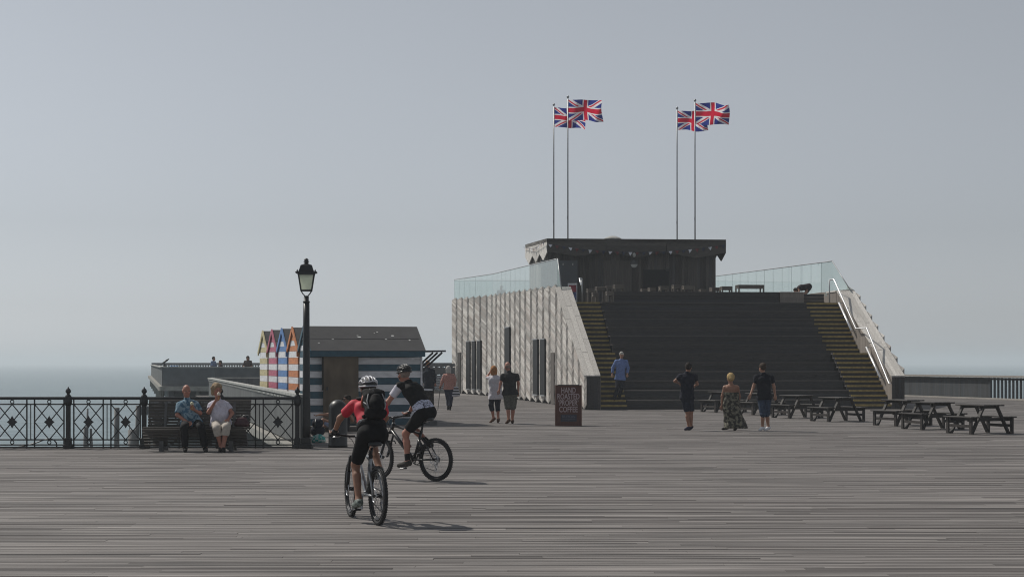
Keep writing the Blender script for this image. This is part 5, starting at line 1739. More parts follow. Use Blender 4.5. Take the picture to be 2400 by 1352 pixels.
    if hr:
        Hf = Field(.02); mt = hr[0]; style = hr[1]
        i = .012 if style in ('short', 'bald') else .022
        Hf.ell(hd + up * .030 * H - f * .014, (.076 * H + i, .096 * H + i, .098 * H + i), Rh)
        pl = []
        if style == 'short': pl = [(hd + f * .060 + up * .055, norm(f * .75 - up * .66)), (hd - up * .06, -up)]
        elif style == 'bald': pl = [(hd + up * .012, norm(up * 1 - f * -.25)), (hd + f * .0 , f), (hd - up * .06, -up)]
        elif style in ('bob', 'curly', 'long'):
            pl = [(hd + f * .062 + up * .050, norm(f * .88 - up * .45))]
            drop = {'bob': .10, 'curly': .075, 'long': .22}[style]
            for sd in (-1, 0, 1):
                Hf.cap(hd - f * .045 + side * sd * .045 + up * .02, hd - f * .05 + side * sd * .05 - up * drop, .055, .045)
            if style == 'curly':
                rg = random.Random(len(label))
                for q in range(26):
                    d = norm(V3((rg.uniform(-1, 1), rg.uniform(-1, 1), rg.uniform(-.3, 1))))
                    w_ = hd + up * .02 - f * .015 + (side * d[0] * .092 + f * d[1] * .105 + up * d[2] * .108) * H
                    if (w_ - hd) @ f < .055: Hf.ell(w_, (.028, .028, .028))
        elif style == 'bun':
            pl = [(hd + f * .066 + up * .05, norm(f * .85 - up * .52)), (hd - up * .09, -up)]
            Hf.ell(hd - f * .10 + up * .0 + side * .035, (.05, .045, .05))
        field_obj('hair', Hf, min(res, .011), mt, root, L, pl, noise=(.0022, 120))
    # ---------------- clothes
    t = wear.get('top')
    if t:
        T = Field(.03); inf = t.get('inf', .018)
        torso(T, inf)
        sv = t.get('sleeve', .55); si = t.get('sinf', .016)
        for s in 'lr':
            if t.get('strap'): continue
            T.cap(P['sh' + s], P['el' + s], .050 * g + si, .046 * g + si, tmax=min(sv, 1.0) if sv < 1 else None)
            if sv > 1: T.cap(P['el' + s], P['wr' + s], .043 * g + si, .032 + si, tmax=sv - 1)
        dn = norm(pel - nk)
        hem = t.get('hem', .10)
        tuck = t.get('tuck', False)
        if not tuck:
            bi = (wear.get('bottom') or {}).get('inf', .016) + .014
            hl_, hr_ = P['hipl'] * .85 + P['hipr'] * .15, P['hipr'] * .85 + P['hipl'] * .15
            T.cap(hl_, hr_, .108 * g + bi)
            T.cap(pel - dn * .09 - lat * .05, pel - dn * .09 + lat * .05, .10 * g + bi)
            T.cap(hl_ + dn * hem * .8, hr_ + dn * hem * .8, .108 * g + bi + t.get('flare', .0))
            for s in 'lr':
                T.cap(P['hip' + s], P['kn' + s], .085 * g + bi, .08 * g + bi, tmax=hem / .45 + .02)
        else: hem = -.16 * np.linalg.norm(nk - pel)
        if t.get('collar', True): T.cap(nk - (nk - pel) * .06, nk + (hd - nk) * .12, .07, .064)
        pls = [(pel + dn * hem, dn), (nk + (hd - nk) * .16, norm(hd - nk))]
        if t.get('strap'): pls[1] = (nk - (nk - pel) * t['strap'], norm(nk - pel))
        o = field_obj(t.get('name', 'shirt'), T, res, t['mat'], root, L, pls, noise=(t.get('fold', .0042), 30))
    b = wear.get('bottom')
    if b:
        T = Field(.025); inf = b.get('inf', .016); ln = b.get('len', 2.0)
        T.cap(P['hipl'] * .85 + P['hipr'] * .15, P['hipr'] * .85 + P['hipl'] * .15, .108 * g + inf)
        T.cap(pel + (nk - pel) * .12 - lat * .05, pel + (nk - pel) * .12 + lat * .05, .10 * g + inf)
        for s in 'lr':
            fl = b.get('flare', 0)
            T.cap(P['hip' + s], P['kn' + s], .085 * g + inf, .060 * g + inf + fl, tmax=min(1, ln) if ln < 1 else None, k=.02)
            if ln > 1: T.cap(P['kn' + s], P['an' + s], .058 * g + inf + fl, .046 + inf + fl, tmax=ln - 1, k=.02)
        field_obj(b.get('name', 'trousers'), T, res, b['mat'], root, L, [(pel + (nk - pel) * (.26 if (t or {}).get('tuck') else .2), norm(nk - pel))], noise=(b.get('fold', .004), 28))
    sh = wear.get('shoes')
    if sh:
        for s in 'lr':
            T = Field(.02)
            d = norm(P['to' + s] - P['an' + s]); heel = P['an' + s] - d * .035 + V3((0, 0, -.035))
            T.cap(heel, P['to' + s] + d * .015, .044, .035); T.cap(P['an' + s] + V3((0, 0, -.01)), (heel + P['to' + s]) / 2, .047, .04)
            lowz = min(heel[2], P['to' + s][2]) - .036
            so = field_obj('shoe', T, min(res, .011), sh, root, L, [((0, 0, max(lowz, ground + .003 if feet == 'flat' else lowz)), (0, 0, -1)), (P['an' + s] + V3((0, 0, .03)), (0, 0, 1))])
    so = wear.get('socks')
    if so:
        for s in 'lr':
            T = Field(.02); T.cap(P['an' + s], P['kn' + s], .043, .05, tmax=.28); field_obj('sock', T, res, so, root, L)
    if wear.get('cap'):
        T = Field(.015); mt, kind = wear['cap']
        T.ell(hd + up * .034 * H - f * .012, (.090 * H, .108 * H, .105 * H), Rh)
        pl = [(hd + up * .045, -up)] if kind != 'flat' else [(hd + up * .05, norm(-up - f * .1)), (hd + up * .118, up)]
        field_obj('cap', T, min(res, .011), mt, root, L, pl)
        a = Vector(hd + up * .052 + f * .075) - Vector(L); e = Vector(f); sd = Vector(side)
        mb = MB(); ln = .085 if kind == 'peak' else .045
        pts = [a + sd * (.075 * math.cos(q)) + e * (ln * math.sin(q) + .015) - Vector(up) * (.018 * math.sin(q)) for q in [math.pi * i / 10 for i in range(11)]]
        mb.prism(pts, Vector(up) * .006); mb.build('cap_peak', mt, root)
    return root, P, f, up, side, L

C = {}
def cm(n, *a, **k):
    if n not in C: C[n] = cloth(n, *a, **k)
    return C[n]
def std(px0, headc, neck, sh, el, wr, hip, kn, an, to=None, d=None):
    """joints of a standing figure: pairs are (picture left, picture right)"""
    J = {'head': headc, 'neck': neck}
    for nm, pr in (('sh', sh), ('el', el), ('wr', wr), ('hip', hip), ('kn', kn), ('an', an)) + ((('to', to),) if to else ()):
        J[nm + 'l'], J[nm + 'r'] = pr
    return J

HB = cm('hair_blond', (.42, .30, .14), var=.4, scale=60); HG = cm('hair_grey', (.42, .41, .39), var=.3, scale=60); HD = cm('hair_dark', (.025, .018, .014), var=.4, scale=60)
HT = cm('hair_thin_grey', (.27, .21, .18), var=.3, scale=60)
HS = cm('hair_sandy', (.30, .22, .14), var=.45, scale=50); HR = cm('hair_ginger', (.36, .17, .07), var=.4, scale=50)

# ---- walkers in front of the steps
Yc = gY(1008)
person('man in black cap, navy T-shirt and dark shorts seen from behind', 1613, 1008,
       std(0, (1614, 861), (1611, 872), ((1594, 879), (1629, 879)), ((1582, 893, .05), (1634, 900, .05)), ((1594, 899, .25), (1626, 906, .24)), ((1604, 932), (1617, 932)), ((1611, 965, -.02), (1620, 964, .03)), ((1614, 1000, -.02), (1620, 999, .06)), ((1607, 1008, -.12), (1616, 1007, .02))),
       160, dict(skin='tan', hair=(HD, 'short'), cap=(cm('cap_black', (.012, .012, .014)), 'peak'), top=dict(mat=cm('navy_tee', (.012, .014, .024)), sleeve=.55, hem=.04), bottom=dict(mat=cm('dark_shorts', (.018, .022, .035)), len=.98, inf=.022, name='shorts'), shoes=cm('navy_shoe', (.02, .02, .045)), bfront=(.2, 1, 0)))
person('woman with blond bun in long patterned dark strapless dress', 1712, 1008,
       std(0, (1712, 886), (1713, 899), ((1699, 905), (1728, 905)), ((1693, 928, .02), (1733, 928, .05)), ((1692, 950, .0), (1731, 948, .1)), ((1705, 940), (1722, 940)), ((1706, 974, .05), (1722, 974, -.1)), ((1703, 1001, .12), (1724, 1002, -.05)), ((1695, 1007, .1), (1722, 1008, -.15))),
       205, dict(skin='tan', hair=(HB, 'bun'), glasses=True, shoes=cm('black_sandal', (.015, .013, .012)), bust=1, bfront=(-.2, 1, 0)), g=1.0)
def dress():
    root = [o for o in bpy.data.objects if o.get('label', '').startswith('woman with blond bun')][0]
    L = tuple(root.location); Y = L[1]
    T = Field(.03)
    rings = [(1714, 917, .185, .155), (1714, 930, .175, .150), (1714, 943, .205, .165), (1715, 960, .215, .17), (1719, 980, .24, .19), (1724, 998, .28, .21), (1726, 1007, .31, .23)]
    for i in range(len(rings) - 1):
        for q in range(3):
            a, b = rings[i], rings[i + 1]; f_ = q / 3
            px, py, rx, r = [a[j] + (b[j] - a[j]) * f_ for j in range(4)]
            c = V3(at(px, py, Y)); T.cap(c - V3((rx - r + .03, 0, 0)), c + V3((rx - r + .03, 0, 0)), r * .92)
    m, n, l, p = base_mat('dress_print')
    tc = n.new('ShaderNodeTexCoord'); vo = n.new('ShaderNodeTexVoronoi'); vo.inputs['Scale'].default_value = 9
    nz = n.new('ShaderNodeTexNoise'); nz.inputs['Scale'].default_value = 14
    l.new(tc.outputs['Object'], vo.inputs['Vector']); l.new(tc.outputs['Object'], nz.inputs['Vector'])
    rp = n.new('ShaderNodeMapRange'); rp.inputs[1].default_value = .45; rp.inputs[2].default_value = .62; l.new(nz.outputs[0], rp.inputs[0])
    l.new(mix(m.node_tree, (.028, .027, .022, 1), (.20, .19, .14, 1), rp.outputs[0]), p.inputs['Base Color']); p.inputs['Roughness'].default_value = .85
    field_obj('dress', T, .013, m, root, L, [(V3(at(1714, 919, Y)), (0, 0, 1)), ((0, 0, .055), (0, 0, -1))], noise=(.008, 22))
dress()
person('man in dark sunglasses, navy polo, jean shorts and white trainers walking', 1790, 1009,
       std(0, (1787, 862), (1789, 874), ((1773, 881), (1808, 881)), ((1766, 906, .02), (1814, 906, .04)), ((1759, 925, -.06), (1817, 926, .04)), ((1784, 932), (1799, 932)), ((1788, 971, -.08), (1797, 971, .02)), ((1787, 1000, .0), (1801, 1000, .12)), ((1781, 1007, -.1), (1793, 1008, .0))),
       215, dict(skin='fair', hair=(cm('hair_brown', (.05, .035, .025), var=.4, scale=60), 'short'), glasses=True, top=dict(mat=cm('navy_polo', (.008, .009, .016)), sleeve=.6, hem=.05, inf=.02), bottom=dict(mat=cm('jean_blue', (.035, .052, .088), var=.3), len=1.05, inf=.02, name='jean_shorts'), shoes=cm('white_trainer', (.72, .72, .74), var=.08), bfront=(-.4, 1, 0)))
# ---- couple in front of the cladding
person('woman in loose white shirt and dark capris shading her eyes', 1160, 991,
       std(0, (1157, 868), (1160, 879), ((1148, 884), (1171, 884)), ((1142, 882, .12), (1174, 904, .04)), ((1150, 870, .16), (1173, 921, .02)), ((1155, 923), (1168, 923)), ((1151, 948, -.02), (1166, 948, .06)), ((1157, 980, .08), (1168, 982, .02)), ((1150, 989, .1), (1167, 990, .12))),
       190, dict(skin='red', hair=(HR, 'bob'), top=dict(mat=cm('white_shirt', (.60, .58, .62), var=.1), sleeve=.95, hem=.16, inf=.028, flare=.03, fold=.006), bottom=dict(mat=cm('dark_capri', (.02, .022, .035)), len=1.45, inf=.016), shoes=cm('tan_sandal', (.14, .08, .055)), bfront=(-.1, 1, 0)))
person('bald man in charcoal T-shirt and olive grey shorts beside the woman in white', 1196, 993,
       std(0, (1189, 858), (1193, 870), ((1179, 878), (1211, 878)), ((1173, 899, .0), (1215, 899, .03)), ((1170, 914, -.05), (1214, 919, .05)), ((1187, 922), (1204, 922)), ((1191, 953), (1202, 953)), ((1192, 984, -.04), (1201, 985, .06)), ((1187, 992, .0), (1201, 992, .15))),
       215, dict(skin='red', hair=(HT, 'bald'), top=dict(mat=cm('charcoal_tee', (.026, .026, .027)), sleeve=.62, hem=.04, inf=.02), bottom=dict(mat=cm('olive_shorts', (.10, .10, .085)), len=1.12, inf=.026, flare=.01, name='shorts'), shoes=cm('brown_sandal', (.09, .05, .035)), bfront=(-.1, 1, 0)), g=1.08)
# ---- woman with stick
_, Pc, *_r = person('grey haired woman in pink cardigan walking away with stick and striped bag', 1052, 961,
       std(0, (1051, 866), (1052, 874), ((1042, 878), (1062, 878)), ((1037, 891, .0), (1066, 890, .02)), ((1033, 904, .02), (1066, 902, .03)), ((1047, 911), (1057, 911)), ((1050, 932, .05), (1057, 932, -.03)), ((1051, 951, .05), (1055, 953, -.1)), ((1050, 958, .2), (1055, 959, .06))),
       180, dict(skin='fair', hair=(HG, 'bob'), top=dict(mat=cm('pink_cardigan', (.38, .20, .17)), sleeve=1.9, hem=.03, inf=.024, name='cardigan'), bottom=dict(mat=cm('navy_trousers', (.03, .034, .055), var=.5, scale=60), len=1.95, inf=.022), shoes=cm('black_shoe', (.012, .012, .012)), bfront=(0, 1, 0)))
def stick_and_bag():
    Y = gY(961)
    a, b = at(1032, 908, Y + .02), at(1026, 961, Y); b.z = 0
    t = thing('walking_stick', 'thin dark walking stick held by the woman in pink', 'walking stick', (b.x, b.y, 0))
    mb = MB(); mb.tube([b, a, a + Vector((.01, -.04, .04)), a + Vector((.0, -.09, .03))], .012, 6); mb.build('shaft', M['black'], t, world=True)
    c = at(1068.5, 925, Y - .05)
    t = thing('striped_bag', 'black and white striped shopping bag carried by the woman in pink', 'bag', (c.x, c.y, c.z))
    m, n, l, p = base_mat('striped_canvas')
    tc = n.new('ShaderNodeTexCoord'); sp = n.new('ShaderNodeSeparateXYZ'); l.new(tc.outputs['Object'], sp.inputs[0])
    ma = n.new('ShaderNodeMath'); ma.operation = 'MULTIPLY'; ma.inputs[1].default_value = 9.5; l.new(sp.outputs[2], ma.inputs[0])
    fr = n.new('ShaderNodeMath'); fr.operation = 'FRACT'; l.new(ma.outputs[0], fr.inputs[0])
    gt = n.new('ShaderNodeMath'); gt.operation = 'GREATER_THAN'; gt.inputs[1].default_value = .5; l.new(fr.outputs[0], gt.inputs[0])
    l.new(mix(m.node_tree, (.02, .022, .03, 1), (.5, .5, .54, 1), gt.outputs[0]), p.inputs['Base Color']); p.inputs['Roughness'].default_value = .85
    T = Field(.03); T.cap(V3(c) + V3((-.12, 0, -.02)), V3(c) + V3((.10, 0, .0)), .06); T.cap(V3(c) + V3((-.07, 0, .26)), V3(c) + V3((.06, 0, .27)), .035)
    T.cap(V3(c) + V3((-.1, 0, .05)), V3(c) + V3((-.06, 0, .25)), .055, .035); T.cap(V3(c) + V3((.09, 0, .05)), V3(c) + V3((.05, 0, .25)), .055, .035); T.cap(V3(c), V3(c) + V3((0, 0, .25)), .06, .04)
    field_obj('bag_body', T, .013, m, t, tuple(c))
    mb = MB(); h = Vector((Pc['wrr'][0], Pc['wrr'][1] + .02, Pc['wrr'][2] - .07)) - c
    mb.tube([Vector((-.06, 0, .27)), h + Vector((-.02, 0, 0)), h + Vector((.02, 0, 0)), Vector((.06, 0, .28))], .010, 6); mb.build('handle', M['black'], t)
stick_and_bag()
# ---- man at the hut counter
person('man in dark navy jacket standing at the end of the teal hut', 1009, 956,
       std(0, (1002, 852), (1004, 862), ((995, 867), (1015, 867)), ((992, 884, .05), (1019, 884, .0)), ((995, 898, .15), (1020, 898, .03)), ((1000, 907), (1011, 907)), ((1002, 931), (1012, 931)), ((1003, 949), (1014, 950)), ((1002, 955, .15), (1017, 955, .1))),
       190, dict(skin='red', hair=(HR, 'short'), cap=(cm('brown_cap', (.16, .07, .04)), 'flat'), top=dict(mat=cm('navy_jacket', (.014, .018, .028)), sleeve=1.95, hem=.12, inf=.035, name='jacket'), bottom=dict(mat=cm('charcoal_trousers', (.022, .021, .021)), len=1.95, inf=.02), shoes=cm('black_shoe', (.012, .012, .012)), bfront=(0, 1, 0)))
# ---- man coming down the stairs
vs_ = L2W(1.24, .42)
person('man in flat cap and blue shirt coming down the narrow stairs', 1452, 932,
       {'head': (1457, 832), 'neck': (1456, 842), 'shl': (1444, 847), 'shr': (1468, 847), 'ell': (1436, 863, .02), 'elr': (1472, 863, .02), 'wrl': (1435, 876, -.05), 'wrr': (1470, 877, -.05),
        'hipl': (1448, 887), 'hipr': (1459, 887), 'knl': (1447, 908, -.12), 'knr': (1457, 906, -.08), 'anl': ('w', vs_.x - .13, vs_.y - .03, RISE * 2 + .085), 'anr': ('w', vs_.x + .06, vs_.y + .14, RISE * 2 + .13),
        'tol': ('w', vs_.x - .15, vs_.y - .17, RISE * 2 + .035), 'tor': ('w', vs_.x + .06, vs_.y + .0, RISE * 2 + .06)},
       8, dict(skin='fair', hair=(HG, 'short'), cap=(cm('grey_cap', (.26, .25, .23)), 'flat'), top=dict(mat=cm('blue_shirt', (.13, .19, .38)), sleeve=1.8, hem=.06, inf=.022), bottom=dict(mat=cm('dark_jeans', (.018, .02, .028)), len=1.95, inf=.02), shoes=cm('black_shoe', (.012, .012, .012)), bfront=(0, -1, 0)), Y0=vs_.y, ground=RISE * 2, feet='free')

# ---- couple on the bench
By = BENCH_Y - .12
SEAT = .50
def bench_man():
    s = By
    z = lambda py, dy=0: at(0, py, By + dy).z
    J = {'head': (437, 916, .0), 'neck': (438, 933, .02), 'shl': (421, 946, .02), 'shr': (460, 945, .08), 'ell': (416, 972, -.05), 'elr': (469, 968, .02), 'wrl': (440, 990, -.22), 'wrr': (455, 960, -.20), 'hal': (452, 998, -.30), 'har': (450, 953, -.24),
         'hipl': (437, 993, .0), 'hipr': (461, 993, .04), 'knl': (431, 1001, -.45), 'knr': (472, 1000, -.43), 'anl': (434, 1056, -.42), 'anr': (481, 1056, -.40), 'tol': (434, 1063, -.58), 'tor': (483, 1063, -.56)}
    m, n, l, p = base_mat('leaf_print_shirt')
    tc = n.new('ShaderNodeTexCoord'); nz = n.new('ShaderNodeTexNoise'); nz.inputs['Scale'].default_value = 16; nz.inputs['Detail'].default_value = 3
    l.new(tc.outputs['Object'], nz.inputs['Vector'])
    rp = n.new('ShaderNodeMapRange'); rp.inputs[1].default_value = .46; rp.inputs[2].default_value = .56; l.new(nz.outputs[0], rp.inputs[0])
    l.new(mix(m.node_tree, (.045, .12, .19, 1), (.21, .31, .38, 1), rp.outputs[0]), p.inputs['Base Color']); p.inputs['Roughness'].default_value = .85
    r = person('bald man in blue leaf print shirt sitting on the bench with ice cream', 440, 1063, J, 28, dict(skin='red', hair=(HT, 'bald'), top=dict(mat=m, sleeve=.80, sinf=.022, hem=.06, inf=.018, fold=.005), bottom=dict(mat=cm('black_trousers', (.012, .012, .014)), len=1.95, inf=.022), shoes=cm('black_shoe', (.012, .012, .012)), belly=.9, bfront=(.3, -1, 0)), res=.009, Y0=By, g=1.0, pitch=-.15)
    cone(r[1]['wrr'] + norm(V3(at(450, 953, By - .24)) - r[1]['wrr']) * .085, 'ice cream cone held by the bald man on the bench', (.62, .60, .40))
def cone(p, label, col):
    p = Vector(p)
    t = thing('ice_cream', label, 'ice cream', p)
    wf = plain('wafer', (.45, .25, .09), .8, var=.3, scale=60)
    mb = MB(); mb.lathe([(.006, -.07), (.014, -.03), (.024, .03)], (0, 0, 0), 12); mb.build('cone', wf, t)
    mb = MB(); mb.lathe([(.02, .028), (.034, .038), (.037, .06), (.03, .085), (.012, .10), (.002, .105)], (0, 0, 0), 14); mb.build('scoop', plain('ice_' + label[-8:].strip(), col, .5, var=.1), t)
def bench_woman():
    J = {'head': (508, 914, -.02), 'neck': (511, 935, .03), 'shl': (496, 947, .05), 'shr': (532, 947, .05), 'ell': (489, 966, -.08), 'elr': (544, 968, .02), 'wrl': (506, 938, -.20), 'wrr': (535, 983, -.20), 'hal': (515, 928, -.22), 'har': (529, 988, -.28),
         'hipl': (507, 992, .0), 'hipr': (528, 992, .0), 'knl': (508, 1003, -.44), 'knr': (531, 1001, -.44), 'anl': (518, 1048, -.40), 'anr': (523, 1050, -.46), 'tol': (516, 1057, -.54), 'tor': (525, 1058, -.60)}
    r = person('woman with curly sandy hair in white T-shirt sitting on the bench eating ice cream', 517, 1060, J, 35, dict(skin='red', hair=(HS, 'curly'), glasses=False, bust=1, belly=.95, top=dict(mat=cm('white_tee', (.56, .54, .62), var=.12), sleeve=.55, sinf=.022, hem=.05, inf=.018, fold=.005), bottom=dict(mat=cm('cream_capri', (.46, .42, .37), var=.12), len=1.40, inf=.024), shoes=cm('black_shoe', (.012, .012, .012)), bfront=(.15, -1, 0)), res=.009, Y0=By, g=1.02, pitch=-.2)
    cone(r[1]['wrl'] + norm(V3(at(515, 928, By - .22)) - r[1]['wrl']) * .09, 'pale ice cream cone held up by the woman on the bench', (.66, .60, .50))
bench_man(); bench_woman()
def handbag():
    c = at(567, 1003, BENCH_Y - .12); c.z = .475
    t = thing('handbag', 'dark red handbag with black spotted top lying on the bench seat', 'handbag', c)
    T = Field(.03); z = V3(c)
    T.cap(z + V3((-.09, 0, .07)), z + V3((.08, 0, .07)), .07); T.cap(z + V3((-.07, 0, .15)), z + V3((.06, .02, .16)), .05)
    field_obj('bag_body', T, .01, plain('maroon_leather', (.055, .012, .018), .45, var=.3), t, tuple(c), [((0, 0, c.z + .004), (0, 0, -1))])
    T = Field(.03); T.ell(z + V3((.06, .05, .17)), (.09, .05, .09))
    m, n, l, p = base_mat('spotted_scarf')
    tc = n.new('ShaderNodeTexCoord'); vo = n.new('ShaderNodeTexVoronoi'); vo.inputs['Scale'].default_value = 28
    l.new(tc.outputs['Object'], vo.inputs['Vector'])
    rp = n.new('ShaderNodeMapRange'); rp.inputs[1].default_value = .28; rp.inputs[2].default_value = .2; l.new(vo.outputs['Distance'], rp.inputs[0])
    l.new(mix(m.node_tree, (.012, .012, .013, 1), (.30, .29, .29, 1), rp.outputs[0]), p.inputs['Base Color'])
    field_obj('spotted_scarf', T, .01, m, t, tuple(c))
    mb = MB(); mb.tube([(-.08, 0, .18), (-.05, -.03, .25), (.02, -.04, .26), (.06, -.01, .2)], .007, 6); mb.build('strap', M['black'], t)
handbag()

# ---- man sitting low behind the bollard, towel bag beside him
def sitter():
    Y = 43.2
    k = thing('low_kerb', 'low dark timber plinth on the deck below the teal hut door', 'plinth', (-4.6, 44.2, 0))
    mb = MB(); mb.bbox((0, 0, .07), (1.5, .6, .14), .01); mb.build('block', M['bench'], k)
    J = {'head': (813, 937, .1), 'neck': (811, 953, .12), 'shl': (796, 960, .0), 'shr': (822, 961, .2), 'ell': (770, 971, -.1), 'elr': (826, 985, .0), 'wrl': (748, 972, -.2), 'wrr': (816, 963, -.15), 'hal': (740, 974, -.22), 'har': (812, 957, -.2),
         'hipl': (797, 1004, .85), 'hipr': (806, 1004, 1.0), 'knl': (757, 985, .1), 'knr': (764, 990, .4), 'anl': (742, 1012, -.15), 'anr': (750, 1010, .25), 'tol': (732, 1017, -.2), 'tor': (740, 1015, .2)}
    J['hipl'] = (797, 1002, .15); J['hipr'] = (807, 1002, .35); J['anl'] = ('w', at(745, 1000, Y).x, Y - .1, .085); J['anr'] = ('w', at(752, 1000, Y).x, Y + .25, .085)
    J['tol'] = ('w', at(731, 1000, Y).x, Y - .12, .035); J['tor'] = ('w', at(738, 1000, Y).x, Y + .25, .035)
    person('dark haired man in sunglasses sitting low behind the black bollard', 785, 1020, J, 300, dict(skin='tan', hair=(HD, 'short'), glasses=True, top=dict(mat=cm('dark_tee', (.02, .02, .026)), sleeve=.5, hem=.06), bottom=dict(mat=cm('light_blue_shorts', (.24, .30, .46), var=.2), len=.9, inf=.026, name='shorts'), shoes=cm('black_shoe', (.012, .012, .012)), bfront=(-1, -.2, .1)), Y0=Y, res=.011)
    c = gp(747, 1037)
    t = thing('towel_bag', 'turquoise and white checked bag on the deck beside the bollard', 'bag', (c.x, c.y, 0))
    m, n, l, p = base_mat('checked_towel')
    tc = n.new('ShaderNodeTexCoord'); ck = n.new('ShaderNodeTexChecker'); ck.inputs['Scale'].default_value = 14
    ck.inputs[1].default_value = (.05, .36, .32, 1); ck.inputs[2].default_value = (.46, .60, .58, 1); l.new(tc.outputs['Object'], ck.inputs[0]); l.new(ck.outputs[0], p.inputs['Base Color']); p.inputs['Roughness'].default_value = .8
    T = Field(.03); z = V3((c.x, c.y, 0)); T.cap(z + V3((-.1, 0, .07)), z + V3((.1, 0, .06)), .075, .06); T.ell(z + V3((0, 0, .1)), (.13, .09, .09))
    field_obj('bag_body', T, .01, m, t, (c.x, c.y, 0), [((0, 0, .004), (0, 0, -1))], noise=(.005, 40))
    c = gp(742, 1024)
    t = thing('navy_rucksack', 'dark navy rucksack standing behind the lamp post', 'rucksack', (c.x - .02, c.y + .3, 0))
    T = Field(.04); T.cap((-.05, 0, .13), (.07, 0, .14), .12); T.cap((-.02, 0, .32), (.05, 0, .33), .11, .10)
    field_obj('bag_body', T, .012, cm('navy_nylon', (.012, .015, .028)), t, (0, 0, 0), [((0, 0, .004), (0, 0, -1))])
    mb = MB(); mb.tube([(-.04, -.1, .15), (-.04, -.14, .28), (-.02, -.08, .42)], .014, 6); mb.build('strap', M['black'], t)
sitter()

# ---- far figures on the platform and the terrace
def far_person(label, px, Y, floor, face, top, hairm, style, bottom=(.03, .03, .035), H=1.0, lean=0):
    x = at(px, HZ, Y).x
    def w(a, b, c): return ('w', x + a * H, Y + b * H, floor + c * H)
    fy = math.radians(face); fx, fb = math.sin(fy), -math.cos(fy)
    lx, ly = math.cos(fy), math.sin(fy)
    def q(side, fwd, z): return w(side * lx + fwd * fx, side * ly + fwd * fb, z)
    J = {'head': q(0, .03 + lean, 1.62), 'neck': q(0, lean * .8, 1.47), 'shl': q(-.18, lean * .7, 1.42), 'shr': q(.18, lean * .7, 1.42), 'ell': q(-.25, .05 + lean * .5, 1.14), 'elr': q(.25, .05 + lean * .5, 1.14), 'wrl': q(-.18, .22 + lean, 1.10), 'wrr': q(.18, .22 + lean, 1.10),
         'hipl': q(-.085, 0, .93), 'hipr': q(.085, 0, .93), 'knl': q(-.09, .03, .5), 'knr': q(.09, .03, .5), 'anl': q(-.1, 0, .085), 'anr': q(.1, 0, .085), 'tol': q(-.11, .15, .035), 'tor': q(.11, .15, .035)}
    person(label, px, 0, J, face, dict(skin='tan', hair=(hairm, style), top=dict(mat=top, sleeve=.9, hem=.06, inf=.022), bottom=dict(mat=cm('far_trousers', bottom), len=1.9, inf=.02), shoes=cm('black_shoe', (.012, .012, .012)), bfront=(fx, fb, 0)), Y0=Y, ground=floor, res=.02, fingers=False, feet='free')
far_person('person in pale blue top standing behind the far platform wall', 500, 103, .375, 70, cm('pale_blue_top', (.16, .22, .36)), HD, 'short')
far_person('shorter person in dark top beside the pale blue one on the far platform', 517, 103, .375, 300, cm('plum_top', (.06, .04, .05)), HD, 'short', H=.86)
far_person('long haired person in brown top alone on the far platform by the huts', 581, 103, .375, 350, cm('brown_top', (.055, .042, .04)), HD, 'long', H=1.02)
far_person('person in grey seen through the glass balustrade on the terrace', 1175, 93, ZT, 200, cm('grey_top', (.22, .23, .25)), HG, 'short', H=.95)
def croucher():
    Y = 76.2
    z = lambda h: ZT + h
    x = lambda px: at(px, HZ, Y).x
    J = {'head': ('w', x(1865), Y, z(.66)), 'neck': ('w', x(1870), Y, z(.78)), 'shl': ('w', x(1873), Y - .17, z(.80)), 'shr': ('w', x(1873), Y + .17, z(.80)), 'ell': ('w', x(1870), Y - .22, z(.55)), 'elr': ('w', x(1870), Y + .22, z(.55)), 'wrl': ('w', x(1862), Y - .1, z(.40)), 'wrr': ('w', x(1862), Y + .1, z(.40)),
         'hipl': ('w', x(1896), Y - .09, z(.84)), 'hipr': ('w', x(1896), Y + .09, z(.84)), 'knl': ('w', x(1885), Y - .12, z(.46)), 'knr': ('w', x(1886), Y + .12, z(.46)), 'anl': ('w', x(1896), Y - .12, z(.085)), 'anr': ('w', x(1898), Y + .12, z(.085)), 'tol': ('w', x(1888), Y - .12, z(.035)), 'tor': ('w', x(1890), Y + .12, z(.035))}
    person('person in dark top bending over behind the pale box seat on the terrace', 1885, 0, J, 270, dict(skin='fair', hair=(HD, 'short'), top=dict(mat=cm('maroon_top', (.03, .02, .026)), sleeve=.8, hem=.06, inf=.035), bottom=dict(mat=cm('far_trousers', (.03, .03, .035)), len=1.9, inf=.025), shoes=cm('black_shoe', (.012, .012, .012)), bfront=(-.6, 0, -.8)), Y0=Y, ground=ZT, res=.018, fingers=False, feet='free', pitch=-.6)
croucher()
# ------------------------------------------------------------------ bicycles and riders
WR = .326
M['rubber'] = plain('tyre_rubber', (.016, .016, .017), .8, var=.3, scale=40, bump=.3)
M['rim'] = plain('rim_black', (.035, .035, .038), .35, metal=.6, var=.1, bump=0)
M['spoke'] = plain('spoke_steel', (.35, .35, .36), .35, metal=.8, bump=0)
M['silver'] = plain('silver_part', (.55, .55, .56), .28, metal=1.0, var=.1, bump=0)

